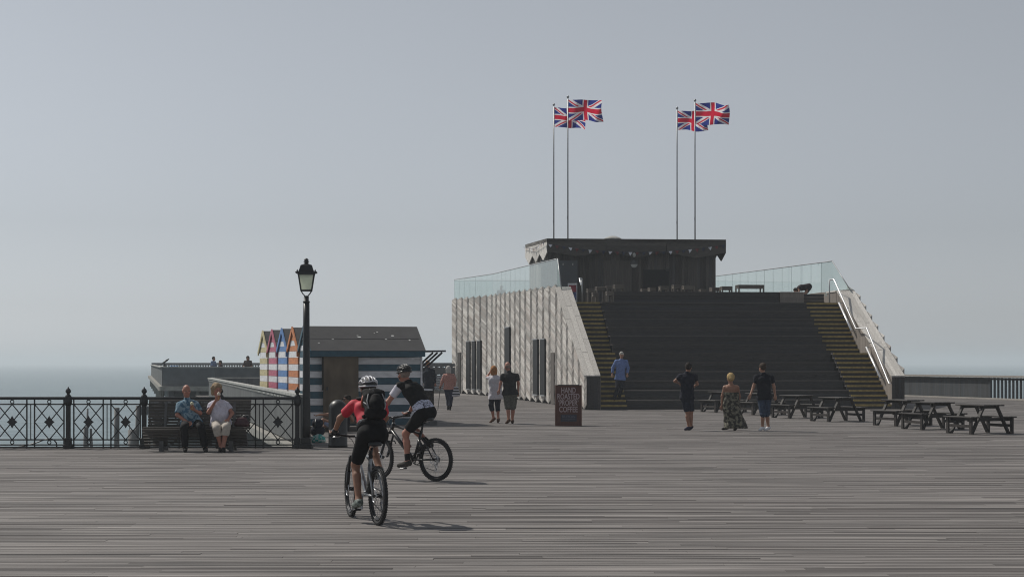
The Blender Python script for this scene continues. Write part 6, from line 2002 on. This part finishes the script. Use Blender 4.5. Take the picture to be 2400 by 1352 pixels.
def wheel(t, c, steer=0.0, rear=False):
    Rs = rotz(steer)
    c = Vector(c)
    def ringpts(r, off=0, n=48):
        return [c + Rs @ Vector((r * math.cos(2 * math.pi * k / n), off, r * math.sin(2 * math.pi * k / n))) for k in range(n)]
    mb = MB(); mb.tube(ringpts(WR - .024), .024, 10, closed=True); 
    for k in range(60):          # knobbly tread
        a = 2 * math.pi * k / 60
        for off in (-.016, .016, 0):
            aa = a + (math.pi / 60 if off == 0 else 0)
            p = c + Rs @ Vector(((WR - .001) * math.cos(aa), off, (WR - .001) * math.sin(aa)))
            mb.box(p, (.012, .010, .005), Rs @ Matrix.Rotation(-aa + math.pi / 2, 3, 'Y'))
    w = mb.build('wheel', M['rubber'], t)
    mb = MB()
    for off in (-.012, .012): mb.tube(ringpts(WR - .058, off), .008, 6, closed=True)
    mb.tube(ringpts(WR - .064), .009, 6, closed=True); mb.build('rim', M['rim'], w)
    mb = MB()
    for k in range(28):
        a = 2 * math.pi * k / 28; sgn = 1 if k % 2 else -1; b = a + (.45 if k % 4 < 2 else -.45)
        p0 = c + Rs @ Vector((.026 * math.cos(b), sgn * .028, .026 * math.sin(b))); p1 = c + Rs @ Vector(((WR - .066) * math.cos(a), 0, (WR - .066) * math.sin(a)))
        mb.cyl(p0, p1, .0016, n=4, caps=False)
    mb.build('spokes', M['spoke'], w)
    mb = MB(); mb.cyl(c + Rs @ Vector((0, -.05, 0)), c + Rs @ Vector((0, .05, 0)), .024, n=12); mb.cyl(c + Rs @ Vector((0, -.066, 0)), c + Rs @ Vector((0, .066, 0)), .009, n=8)
    mb.build('hub', M['rim'], w)
    mb = MB(); mb.tube([c + Rs @ Vector((.078 * math.cos(2 * math.pi * k / 24), .044, .078 * math.sin(2 * math.pi * k / 24))) for k in range(24)], .006, 4, closed=True)
    for k in range(6):
        a = k * math.pi / 3; mb.beam(c + Rs @ Vector((.02 * math.cos(a), .044, .02 * math.sin(a))), c + Rs @ Vector((.075 * math.cos(a + .3), .044, .075 * math.sin(a + .3))), .008, .002, up=Rs @ Vector((0, 1, 0)))
    mb.build('brake_disc', M['silver'], w)
    if rear:
        mb = MB()
        for i, r in enumerate((.056, .050, .043, .036, .029)): mb.cyl(c + Vector((0, -.034 - i * .0045, 0)), c + Vector((0, -.0375 - i * .0045, 0)), r, n=18)
        mb.build('cassette', M['silver'], w)

def bicycle(label, contact, heading, paint, steer=0.0, crank=0.0, bottle=False, decal=False, saddle=.93):
    t = thing('bicycle', label, 'bicycle', (contact.x, contact.y, 0), heading)
    BB = Vector((.43, 0, .315)); RA = Vector((0, 0, WR)); FA = Vector((1.10, 0, WR))
    STt = Vector((.285, 0, .74)); HTt = Vector((.845, 0, .845)); HTb = Vector((.885, 0, .735))
    SAD = Vector((.225, 0, saddle))
    wheel(t, RA, 0, True); wheel(t, FA, steer)
    mb = MB()
    mb.tube([HTb + Vector((.01, 0, -.02)), HTt + Vector((-.008, 0, .02))], .027, 10)
    mb.tube([HTt + Vector((0, 0, -.02)), STt + Vector((.03, 0, -.03)), STt], [.022, .019, .017], 10)
    mb.tube([HTb + Vector((0, 0, .015)), HTb.lerp(BB, .5), BB + Vector((.03, 0, .02)), BB], [.030, .031, .028, .026], 10)
    mb.tube([BB, STt], .020, 10); mb.cyl(BB + Vector((0, -.045, 0)), BB + Vector((0, .045, 0)), .03, n=14)
    for s in (-1, 1):
        mb.tube([BB + Vector((-.02, s * .03, 0)), RA.lerp(BB, .5) + Vector((0, s * .055, -.005)), RA + Vector((0, s * .062, 0))], [.016, .013, .011], 8)
        mb.tube([STt + Vector((-.01, s * .02, -.09)), STt.lerp(RA, .45) + Vector((0, s * .05, .0)), RA + Vector((0, s * .062, 0))], [.015, .012, .010], 8)
    mb.tube([STt + Vector((.06, 0, -.12)), Vector((.28, 0, .52)), Vector((.36, 0, .43))], [.022, .03, .024], 8)      # rear shock link
    fr = mb.build('frame', paint, t)
    if decal:
        mb = MB()
        for k in range(5):
            p = HTb.lerp(BB, .25 + .1 * k); d = (BB - HTb).normalized(); u = Vector((-d.z, 0, d.x))
            for s in (-1, 1): mb.beam(p + u * -.012 + Vector((0, s * .031, 0)), p + u * .012 + d * .02 + Vector((0, s * .031, 0)), .012, .002, up=(0, 1, 0))
        mb.build('decal', plain('frame_decal', (.10, .10, .11), .4, bump=0), fr)
    # fork, stem and bars turn together
    Rs = rotz(steer); piv = Vector((.9, 0, 0))
    def st(v): v = Vector(v); return piv + Rs @ (v - piv) if steer else v
    mb = MB()
    cr = Vector((.905, 0, .685))
    for s in (-1, 1):
        mb.tube([st(cr + Vector((0, s * .066, .03))), st(cr.lerp(FA, .45) + Vector((0, s * .066, 0)))], .0165, 10)
        mb.tube([st(cr.lerp(FA, .40) + Vector((0, s * .066, 0))), st(cr.lerp(FA, .93) + Vector((-.012, s * .066, 0))), st(FA + Vector((0, s * .062, 0)))], [.023, .021, .014], 10)
    mb.beam(st(cr + Vector((0, -.075, .025))), st(cr + Vector((0, .075, .025))), .05, .035)
    mb.tube([st(cr + Vector((-.06, -.055, -.14))), st(cr + Vector((-.03, -.05, -.1))), st(cr + Vector((-.03, .05, -.1))), st(cr + Vector((-.06, .055, -.14)))], .01, 6)
    fk = mb.build('fork', M['rim'], t)
    BAR = Vector((.80, 0, .965))
    mb = MB(); mb.tube([st(HTt + Vector((-.012, 0, .03))), st(HTt + Vector((-.02, 0, .075)))], .022, 10); mb.tube([st(HTt + Vector((-.02, 0, .07))), st(Vector((.86, 0, .955)))], .018, 10); mb.build('stem', M['rim'], t)
    pts = [(.845, -.31, .965), (.855, -.2, .965), (.875, -.08, .945), (.88, 0, .945), (.875, .08, .945), (.855, .2, .965), (.845, .31, .965)]
    mb = MB(); mb.tube([st(p) for p in pts], .013, 8); bar = mb.build('handlebar', M['rim'], t)
    for s in (-1, 1):
        mb = MB(); mb.cyl(st((.848, s * .20, .965)), st((.844, s * .325, .965)), .018, n=10); mb.build('grip', M['rubber'], bar)
        mb = MB(); mb.tube([st((.86, s * .17, .962)), st((.905, s * .19, .945)), st((.905, s * .27, .935))], .007, 6); mb.build('brake_lever', M['silver'], bar)
        mb = MB(); mb.tube([st((.86, s * .16, .96)), st((.95, s * .12, .97)), st((.985, s * .03, .90)), st((.95, -s * .02, .80)), st((.89, -s * .02, .70))], .004, 5); mb.build('cable', M['black'], bar)
    mb = MB(); mb.tube([STt + Vector((.01, 0, -.04)), SAD + Vector((.02, 0, -.045))], .0155, 10); mb.cyl(STt + Vector((.005, 0, -.01)), STt + Vector((-.005, 0, .015)), .024, n=10); mb.build('seat_post', M['rim'], t)
    T = Field(.03); T.cap((SAD.x - .11, -.045, SAD.z), (SAD.x - .11, .045, SAD.z), .032); T.cap((SAD.x - .1, 0, SAD.z), (SAD.x + .15, 0, SAD.z - .005), .045, .02); T.cap((SAD.x - .08, 0, SAD.z), (SAD.x, 0, SAD.z), .06, .04)
    field_obj('saddle', T, .009, M['black'], t, (0, 0, 0), [((0, 0, SAD.z - .02), (0, 0, -1)), ((0, 0, SAD.z + .028), (0, 0, 1))])
    mb = MB()
    for s in (-1, 1): mb.tube([SAD + Vector((-.1, s * .022, -.02)), SAD + Vector((-.04, s * .022, -.04)), SAD + Vector((.05, s * .022, -.04)), SAD + Vector((.12, s * .01, -.015))], .004, 5)
    mb.build('saddle_rail', M['silver'], t)
    # cranks, chain, pedals
    peds = {}
    mb = MB()
    for s in (1, -1):
        a = crank + (0 if s == 1 else math.pi)
        e = BB + Vector((.172 * math.cos(a), s * .075, .172 * math.sin(a)))
        mb.beam(BB + Vector((0, s * .06, 0)), e, .014, .026, up=(0, 1, 0))
        peds[s] = e + Vector((0, s * .055, 0))
    ck = mb.build('crank', M['silver'], t)
    for s in (1, -1):
        mb = MB(); mb.bbox(peds[s], (.09, .085, .022), .006); mb.cyl(peds[s] - Vector((0, s * .05, 0)), peds[s], .007, n=6); mb.build('pedal', M['rim'], ck)
    mb = MB(); mb.tube([BB + Vector((.082 * math.cos(2 * math.pi * k / 30), -.05, .082 * math.sin(2 * math.pi * k / 30))) for k in range(30)], .007, 5, closed=True)
    for k in range(4):
        a = k * math.pi / 2 + .4; mb.beam(BB + Vector((0, -.05, 0)), BB + Vector((.08 * math.cos(a), -.05, .08 * math.sin(a))), .018, .004, up=(0, 1, 0))
    mb.build('chainring', M['rim'], ck)
    mb = MB(); mb.tube([BB + Vector((0, -.05, .085)), RA + Vector((0, -.045, .045)), RA + Vector((-.045, -.045, 0)), RA + Vector((0, -.045, -.045)), RA + Vector((.06, -.047, -.085)), RA + Vector((.02, -.048, -.16)), RA + Vector((.06, -.048, -.175)), BB + Vector((0, -.05, -.085)), BB + Vector((.085, -.05, 0))], .0055, 5, closed=True)
    mb.build('chain', M['rim'], t)
    mb = MB(); mb.beam(RA + Vector((.01, -.075, -.02)), RA + Vector((.05, -.07, -.09)), .014, .03); mb.beam(RA + Vector((.05, -.06, -.08)), RA + Vector((.04, -.055, -.17)), .012, .022)
    for q in ((.05, -.09), (.04, -.165)): mb.cyl(RA + Vector((q[0], -.045, q[1])), RA + Vector((q[0], -.055, q[1])), .024, n=12)
    mb.build('derailleur', M['silver'], t)
    if bottle:
        p = HTb.lerp(BB, .55); d = (BB - HTb).normalized(); u = Vector((-d.z, 0, d.x)) * -1
        if u.z < 0: u = -u
        c0 = p + u * .075
        mb = MB(); mb.cyl(c0 + d * .09, c0 - d * .06, .036, n=14); mb.cyl(c0 - d * .06, c0 - d * .085, .034, .024, n=14); mb.cyl(c0 - d * .085, c0 - d * .105, .012, n=8)
        b = mb.build('water_bottle', plain('bottle_plastic', (.22, .10, .10), .35, var=.2), t)
        mb = MB(); mb.tube([p + u * .035 + d * .1, c0 + d * .1 + Vector((0, .04, 0)), c0 - d * .03 + Vector((0, .042, 0))], .004, 5); mb.build('bottle_cage', M['black'], t)
    Rz = rotz(heading)
    def world(v): q = Rz @ Vector(v) + Vector((contact.x, contact.y, 0)); return q
    return t, world, SAD, peds, st, Rz

def helmet(root, hd, f, up, side, L, mshell, mvent):
    Rh = np.stack([side, f, up], 1)
    c = hd + up * .045 - f * .02
    T = Field(.02); T.ell(c, (.098, .138, .098), Rh)
    sh = field_obj('helmet', T, .008, mvent, root, L, [(hd + up * .025, -up)])
    # raised pale ribs: straps of shell running front to back, joined round the rim
    Cc, S, Fw, Up = Vector(c), Vector(side), Vector(f), Vector(up)
    def on(th, ph, k=1.03):      # th: across, ph: front-back angle over the top
        return Cc + S * (.098 * k * math.sin(th)) + (Fw * (.138 * k * math.sin(ph)) + Up * (.098 * k * math.cos(ph))) * math.cos(th)
    mb = MB()
    Lv = Vector(L)
    for th in (-1.05, -.62, -.2, .2, .62, 1.05):
        w = 1.25 - abs(th) * .12
        mb.tube([on(th, -w + 2 * w * i / 12, 1.02) - Lv for i in range(13)], [.008 + .006 * math.sin(math.pi * i / 12) for i in range(13)], 6)
    for ph in (-1.15, .9):
        mb.tube([on(-1.1 + 2.2 * i / 10, ph * (1 + .05 * math.cos(i)), 1.0) - Lv for i in range(11)], .009, 6)
    ring = []
    for i in range(28):
        a = 2 * math.pi * i / 28
        ring.append(Cc + S * (.099 * math.cos(a)) + Fw * (.139 * math.sin(a)) - Up * .014 - Lv)
    mb.tube(ring, .010, 6, closed=True)
    mb.build('helmet_ribs', mshell, sh)
    mb = MB()
    for s in (-1, 1):
        mb.tube([Vector(hd + side * s * .085 + up * .03) - Lv, Vector(hd + side * s * .072 - up * .06 + f * .02) - Lv, Vector(hd - up * .12 + f * .03) - Lv], .006, 5)
    mb.build('helmet_strap', M['black'], sh)

def nv(v): return ('w', v.x, v.y, v.z)

# ---- far bicycle, seen from its side
def rider_two():
    c = at(1021.5, 1127, gY(1127)); Yr = c.y
    hd_ = Vector((-.80, .60, 0)); ang = math.atan2(hd_.y, hd_.x)
    paint = plain('frame_black', (.018, .018, .02), .3, var=.1, bump=0)
    t, Wd, SAD, ped, st, Rz = bicycle('black mountain bike with water bottle ridden by the man in dark jersey', c, ang, paint, steer=R(-14), crank=R(-52), bottle=True, decal=True)
    grip = {s: Wd(st((.846, s * .265, .985))) for s in (1, -1)}
    hip = Wd(SAD + Vector((-.03, 0, .10)))
    latv = Rz @ Vector((0, 1, 0))       # rider's left
    fw = Rz @ Vector((1, 0, 0))
    neck = hip + fw * .36 + Vector((0, 0, .455))
    head = neck + fw * .085 + Vector((0, 0, .125))
    J = {'head': nv(head), 'neck': nv(neck), 'shl': nv(neck + latv * .175 - Vector((0, 0, .055)) + fw * .01), 'shr': nv(neck - latv * .175 - Vector((0, 0, .055)) + fw * .01),
         'hipl': nv(hip + latv * .085), 'hipr': nv(hip - latv * .085)}
    for s, k in ((1, 'l'), (-1, 'r')):
        J['wr' + k] = nv(grip[s] - fw * .055 + Vector((0, 0, .035))); J['ha' + k] = nv(grip[s] + Vector((0, 0, .01)) + fw * .02)
        a = Vector(J['sh' + k][1:]).lerp(Vector(J['wr' + k][1:]), .52)
        J['el' + k] = nv(a + latv * s * .06 + Vector((0, 0, -.035)))
        p = Wd(ped[s])
        an = p + Vector((0, 0, .105)) - fw * .09
        J['an' + k] = nv(an); J['to' + k] = nv(p + Vector((0, 0, .045)) + fw * .07)
        h = Vector(J['hip' + k][1:])
        # knee from two link lengths
        d = an - h; L1, L2 = .45, .43; D = min(d.length, L1 + L2 - .005)
        x = (L1 * L1 - L2 * L2 + D * D) / (2 * D); hgt = math.sqrt(max(L1 * L1 - x * x, 0))
        dn = d.normalized(); pf = (fw - dn * fw.dot(dn)).normalized()
        J['kn' + k] = nv(h + dn * x + pf * hgt)
    jersey = cm('jersey_dark', (.018, .018, .018)); white = cm('jersey_white', (.60, .58, .64), var=.1)
    face = math.degrees(math.atan2(fw.x, -fw.y)) - 14
    r, P, f, up, side, L = person('cyclist in dark jersey with white sleeves and black helmet on the black bike', 1000, 1127, J, face, dict(skin='red', hair=(HT, 'bald'), top=dict(mat=jersey, sleeve=.08, tuck=True, inf=.014, fold=.002), bottom=dict(mat=cm('lycra_black', (.010, .010, .011)), len=.80, inf=.018, name='shorts', fold=.001), shoes=cm('cycling_shoe', (.05, .045, .04)), socks=cm('black_sock', (.012, .012, .012)), glasses=False, bfront=tuple(fw * .6 - Vector((0, 0, .8)))), res=.008, Y0=Yr, feet='free', pitch=-.12)
    for s in 'lr':
        T = Field(.02); T.cap(P['sh' + s], P['el' + s], .068, .058, tmin=-.4, tmax=.62)
        field_obj('sleeve', T, .009, white, r, L, noise=(.002, 40))
        T = Field(.012); d = norm(P['ha' + s] - P['wr' + s]); T.cap(P['wr' + s], P['wr' + s] + d * .085, .034, .036); field_obj('glove', T, .008, M['black'], r, L)
    helmet(r, P['head'], f, up, side, L, plain('helmet_shell_black', (.02, .02, .022), .3, bump=0), plain('helmet_foam', (.012, .012, .013), .6))
    # printed white panel across the lower back
    pel = (P['hipl'] + P['hipr']) / 2; nk = P['neck']; ax_ = norm(nk - pel)
    T = Field(.03); lat = norm(P['shr'] - P['shl'])
    w = pel + (nk - pel) * .20; T.cap(w - lat * .055, w + lat * .055, .121)
    w2 = pel + (nk - pel) * .05; T.cap(w2 - lat * .06, w2 + lat * .06, .126)
    m, n, l, p = base_mat('jersey_print')
    tc = n.new('ShaderNodeTexCoord'); wv = n.new('ShaderNodeTexNoise'); wv.inputs['Scale'].default_value = 15; wv.inputs['Detail'].default_value = 1.5; wv.inputs['Distortion'].default_value = 1.2
    l.new(tc.outputs['Object'], wv.inputs['Vector'])
    a1 = n.new('ShaderNodeMath'); a1.operation = 'SUBTRACT'; a1.inputs[1].default_value = .5; l.new(wv.outputs[0], a1.inputs[0])
    a2 = n.new('ShaderNodeMath'); a2.operation = 'ABSOLUTE'; l.new(a1.outputs[0], a2.inputs[0])
    rp = n.new('ShaderNodeMapRange'); rp.inputs[1].default_value = .018; rp.inputs[2].default_value = .032; l.new(a2.outputs[0], rp.inputs[0])
    l.new(mix(m.node_tree, (.02, .022, .05, 1), (.52, .54, .66, 1), rp.outputs[0]), p.inputs['Base Color']); p.inputs['Roughness'].default_value = .7
    field_obj('back_panel', T, .008, m, r, L, [(pel + (nk - pel) * .30, ax_), (pel + (nk - pel) * -.02, -ax_), (pel + norm(V3(fw * .5 - Vector((0, 0, .8)))) * .06, V3(fw * .5 - Vector((0, 0, .8))))], noise=(.0015, 40))
rider_two()

# ---- near bicycle, seen from behind
def rider_one():
    c = gp(886, 1230); Yr = c.y
    hd_ = Vector((-.358, .934, 0)); ang = math.atan2(hd_.y, hd_.x)
    paint = plain('frame_silver', (.30, .31, .32), .3, metal=.7, var=.1, bump=0)
    t, Wd, SAD, ped, st, Rz = bicycle('silver mountain bike seen from behind, ridden by the cyclist in red', c, ang, paint, steer=R(-5), crank=R(-100), saddle=.885)
    grip = {s: Wd(st((.846, s * .265, .985))) for s in (1, -1)}
    latv = Rz @ Vector((0, 1, 0)); fw = Rz @ Vector((1, 0, 0))
    hip = Wd(SAD + Vector((-.02, 0, .10)))
    neck = hip + fw * .30 + Vector((0, 0, .385)) - latv * .03
    head = neck + fw * .07 + Vector((0, 0, .12)) - latv * .02
    J = {'head': nv(head), 'neck': nv(neck), 'shl': nv(neck + latv * .165 - Vector((0, 0, .06))), 'shr': nv(neck - latv * .165 - Vector((0, 0, .06))),
         'hipl': nv(hip + latv * .085), 'hipr': nv(hip - latv * .085)}
    for s, k in ((1, 'l'), (-1, 'r')):
        J['wr' + k] = nv(grip[s] - fw * .05 + Vector((0, 0, .03))); J['ha' + k] = nv(grip[s] + fw * .02 + Vector((0, 0, .005)))
        a = Vector(J['sh' + k][1:]).lerp(Vector(J['wr' + k][1:]), .5)
        J['el' + k] = nv(a + latv * s * .05 + Vector((0, 0, .0)))
        p = Wd(ped[s]); an = p + Vector((0, 0, .105)) - fw * .08
        J['an' + k] = nv(an); J['to' + k] = nv(p + Vector((0, 0, .045)) + fw * .07)
        h = Vector(J['hip' + k][1:]); d = an - h; L1, L2 = .44, .425; D = min(d.length, L1 + L2 - .005)
        x = (L1 * L1 - L2 * L2 + D * D) / (2 * D); hgt = math.sqrt(max(L1 * L1 - x * x, 0)); dn = d.normalized(); pf = (fw - dn * fw.dot(dn)).normalized()
        J['kn' + k] = nv(h + dn * x + pf * hgt + latv * s * .015)
    red = plain('jersey_red', (.50, .012, .035), .7, var=.12, scale=20, bump=.1)
    face = math.degrees(math.atan2(fw.x, -fw.y)) 
    r, P, f, up, side, L = person('cyclist in red jersey and white helmet with a backpack, seen from behind', 880, 1230, J, face, dict(skin='tan', hair=(HD, 'short'), eyes=True, top=dict(mat=red, sleeve=.68, tuck=True, inf=.014, fold=.0025), bottom=dict(mat=cm('lycra_black', (.010, .010, .011)), len=.86, inf=.018, name='shorts', fold=.001), shoes=plain('shoe_grey_green', (.16, .19, .17), .6, var=.8, scale=40, bump=.1), bfront=tuple(fw * .6 - Vector((0, 0, .8)))), res=.0075, Y0=Yr, feet='free', pitch=-.05, g=.90)
    for s in 'lr':
        T = Field(.012); d = norm(P['ha' + s] - P['wr' + s]); T.cap(P['wr' + s] - d * .01, P['wr' + s] + d * .085, .034, .037); field_obj('glove', T, .008, M['black'], r, L)
    helmet(r, P['head'], f, up, side, L, plain('helmet_shell_white', (.50, .50, .53), .3, bump=0), plain('helmet_foam_dark', (.014, .014, .015), .6))
    # backpack worn by the rider
    pel = (P['hipl'] + P['hipr']) / 2; nk = P['neck']; ax_ = norm(nk - pel); lat = V3(latv)
    bk = norm(V3(fw) * -1 - ax_ * float(V3(fw) @ ax_) * -1)
    mid = pel + (nk - pel) * .60 + bk * .185
    L_ = tuple(mid)
    bp = thing('backpack', 'black backpack with grey straps on the back of the cyclist in red', 'backpack', mid)
    T = Field(.04)
    for a, r_ in ((-.12, .075), (0, .085), (.10, .078)):
        q = mid + ax_ * a; T.cap(q - lat * .05, q + lat * .05, r_)
    T.ell(mid + ax_ * .15, (.12, .09, .06))
    nyl = cm('pack_nylon', (.016, .016, .017), var=.5, scale=14, bump=.6)
    b0 = field_obj('pack_body', T, .009, nyl, bp, L_, noise=(.005, 34))
    T = Field(.03); q = mid + bk * .065 - ax_ * .04; T.cap(q - ax_ * .07, q + ax_ * .06, .06, .064); T.cap(q - lat * .025, q + lat * .025, .06)
    field_obj('front_pocket', T, .009, cm('pack_pocket', (.011, .011, .012), bump=.4), b0, L_)
    grey = plain('strap_grey', (.30, .30, .31), .6, bump=0); oran = plain('strap_orange', (.35, .06, .02), .6, bump=0)
    mb = MB(); mv = Vector(mid); A_, B_, Lt = Vector(ax_) * .78, Vector(bk) * .78, Vector(lat) * .82
    for sg in (-1, 1):
        mb.tube([A_ * .20 + Lt * sg * .08 + B_ * .06, A_ * .10 + Lt * sg * .10 + B_ * .10, Lt * sg * .125 + B_ * .085, A_ * -.12 + Lt * sg * .12 + B_ * .085, A_ * -.2 + Lt * sg * .07 + B_ * .07], .007, 5)
        mb.tube([A_ * .16 + Lt * sg * .02 + B_ * .105, A_ * .22 + Lt * sg * .06 + B_ * .07, A_ * .24 + Lt * sg * .11 + B_ * .0], .006, 5)
        mb.tube([A_ * .02 + Lt * sg * .15 + B_ * .02, A_ * -.08 + Lt * sg * .13 + B_ * .09], .008, 5)
    mb.build('strap', grey, b0)
    mb = MB(); mb.tube([A_ * .13 + Lt * .15 + B_ * .03, A_ * .05 + Lt * .165 - B_ * .02, A_ * -.02 + Lt * .16 - B_ * .06], .013, 6); mb.build('strap_end', oran, b0)
    mb = MB()
    for sg in (-1, 1):
        s_ = Vector(P['shl'] if sg > 0 else P['shr']) - mv
        s_ = s_ - Lt * sg * .05
        mb.tube([A_ * .17 + Lt * sg * .08 - B_ * .08, s_ + Vector((0, 0, .075)), s_ - B_ * .09 - A_ * .05, s_ - B_ * .10 - A_ * .18, A_ * -.16 + Lt * sg * .13 - B_ * .07], .020, 6)
    mb.build('shoulder_strap', nyl, bp)
    # belt pouch
    w = pel + ax_ * .12; L2 = tuple(w)
    wp = thing('belt_pouch', 'black belt pouch round the waist of the cyclist in red', 'pouch', w)
    T = Field(.02); T.cap(w - lat * .06, w + lat * .06, .112, .112); T.cap(w + lat * .07 + bk * .06, w + bk * .08, .05, .05); T.cap(w - lat * .07 + bk * .06, w + bk * .08, .05, .05)
    field_obj('pouch_body', T, .009, nyl, wp, L2, [(w + ax_ * .05, ax_), (w - ax_ * .045, -ax_)])
    mb = MB(); mb.box(Lt * .17 + B_ * .09 + A_ * .02, (.03, .02, .03)); mb.tube([Lt * .2 + A_ * .045, Lt * .19 + B_ * .08 + A_ * .045, Lt * .10 + B_ * .15 + A_ * .035], .006, 5); mb.build('buckle', grey, wp)
rider_one()

# ------------------------------------------------------------------ sea haze
def make_haze():
    m = bpy.data.materials.new('sea_haze'); m.use_nodes = True
    n, l = m.node_tree.nodes, m.node_tree.links
    n.remove(n['Principled BSDF'])
    v = n.new('ShaderNodeVolumePrincipled')
    v.inputs['Color'].default_value = (.84, .90, .95, 1)
    v.inputs['Density'].default_value = 0.0006
    v.inputs['Anisotropy'].default_value = 0.2
    l.new(v.outputs[0], n['Material Output'].inputs['Volume'])
    S = 8300
    mb = MB(); mb.box((0, S / 2 - 250, (15.6 - 8.6) / 2), (2 * S, S + 500, 15.6 + 8.6))
    o = mb.build('haze', m); o['kind'] = 'stuff'
make_haze()
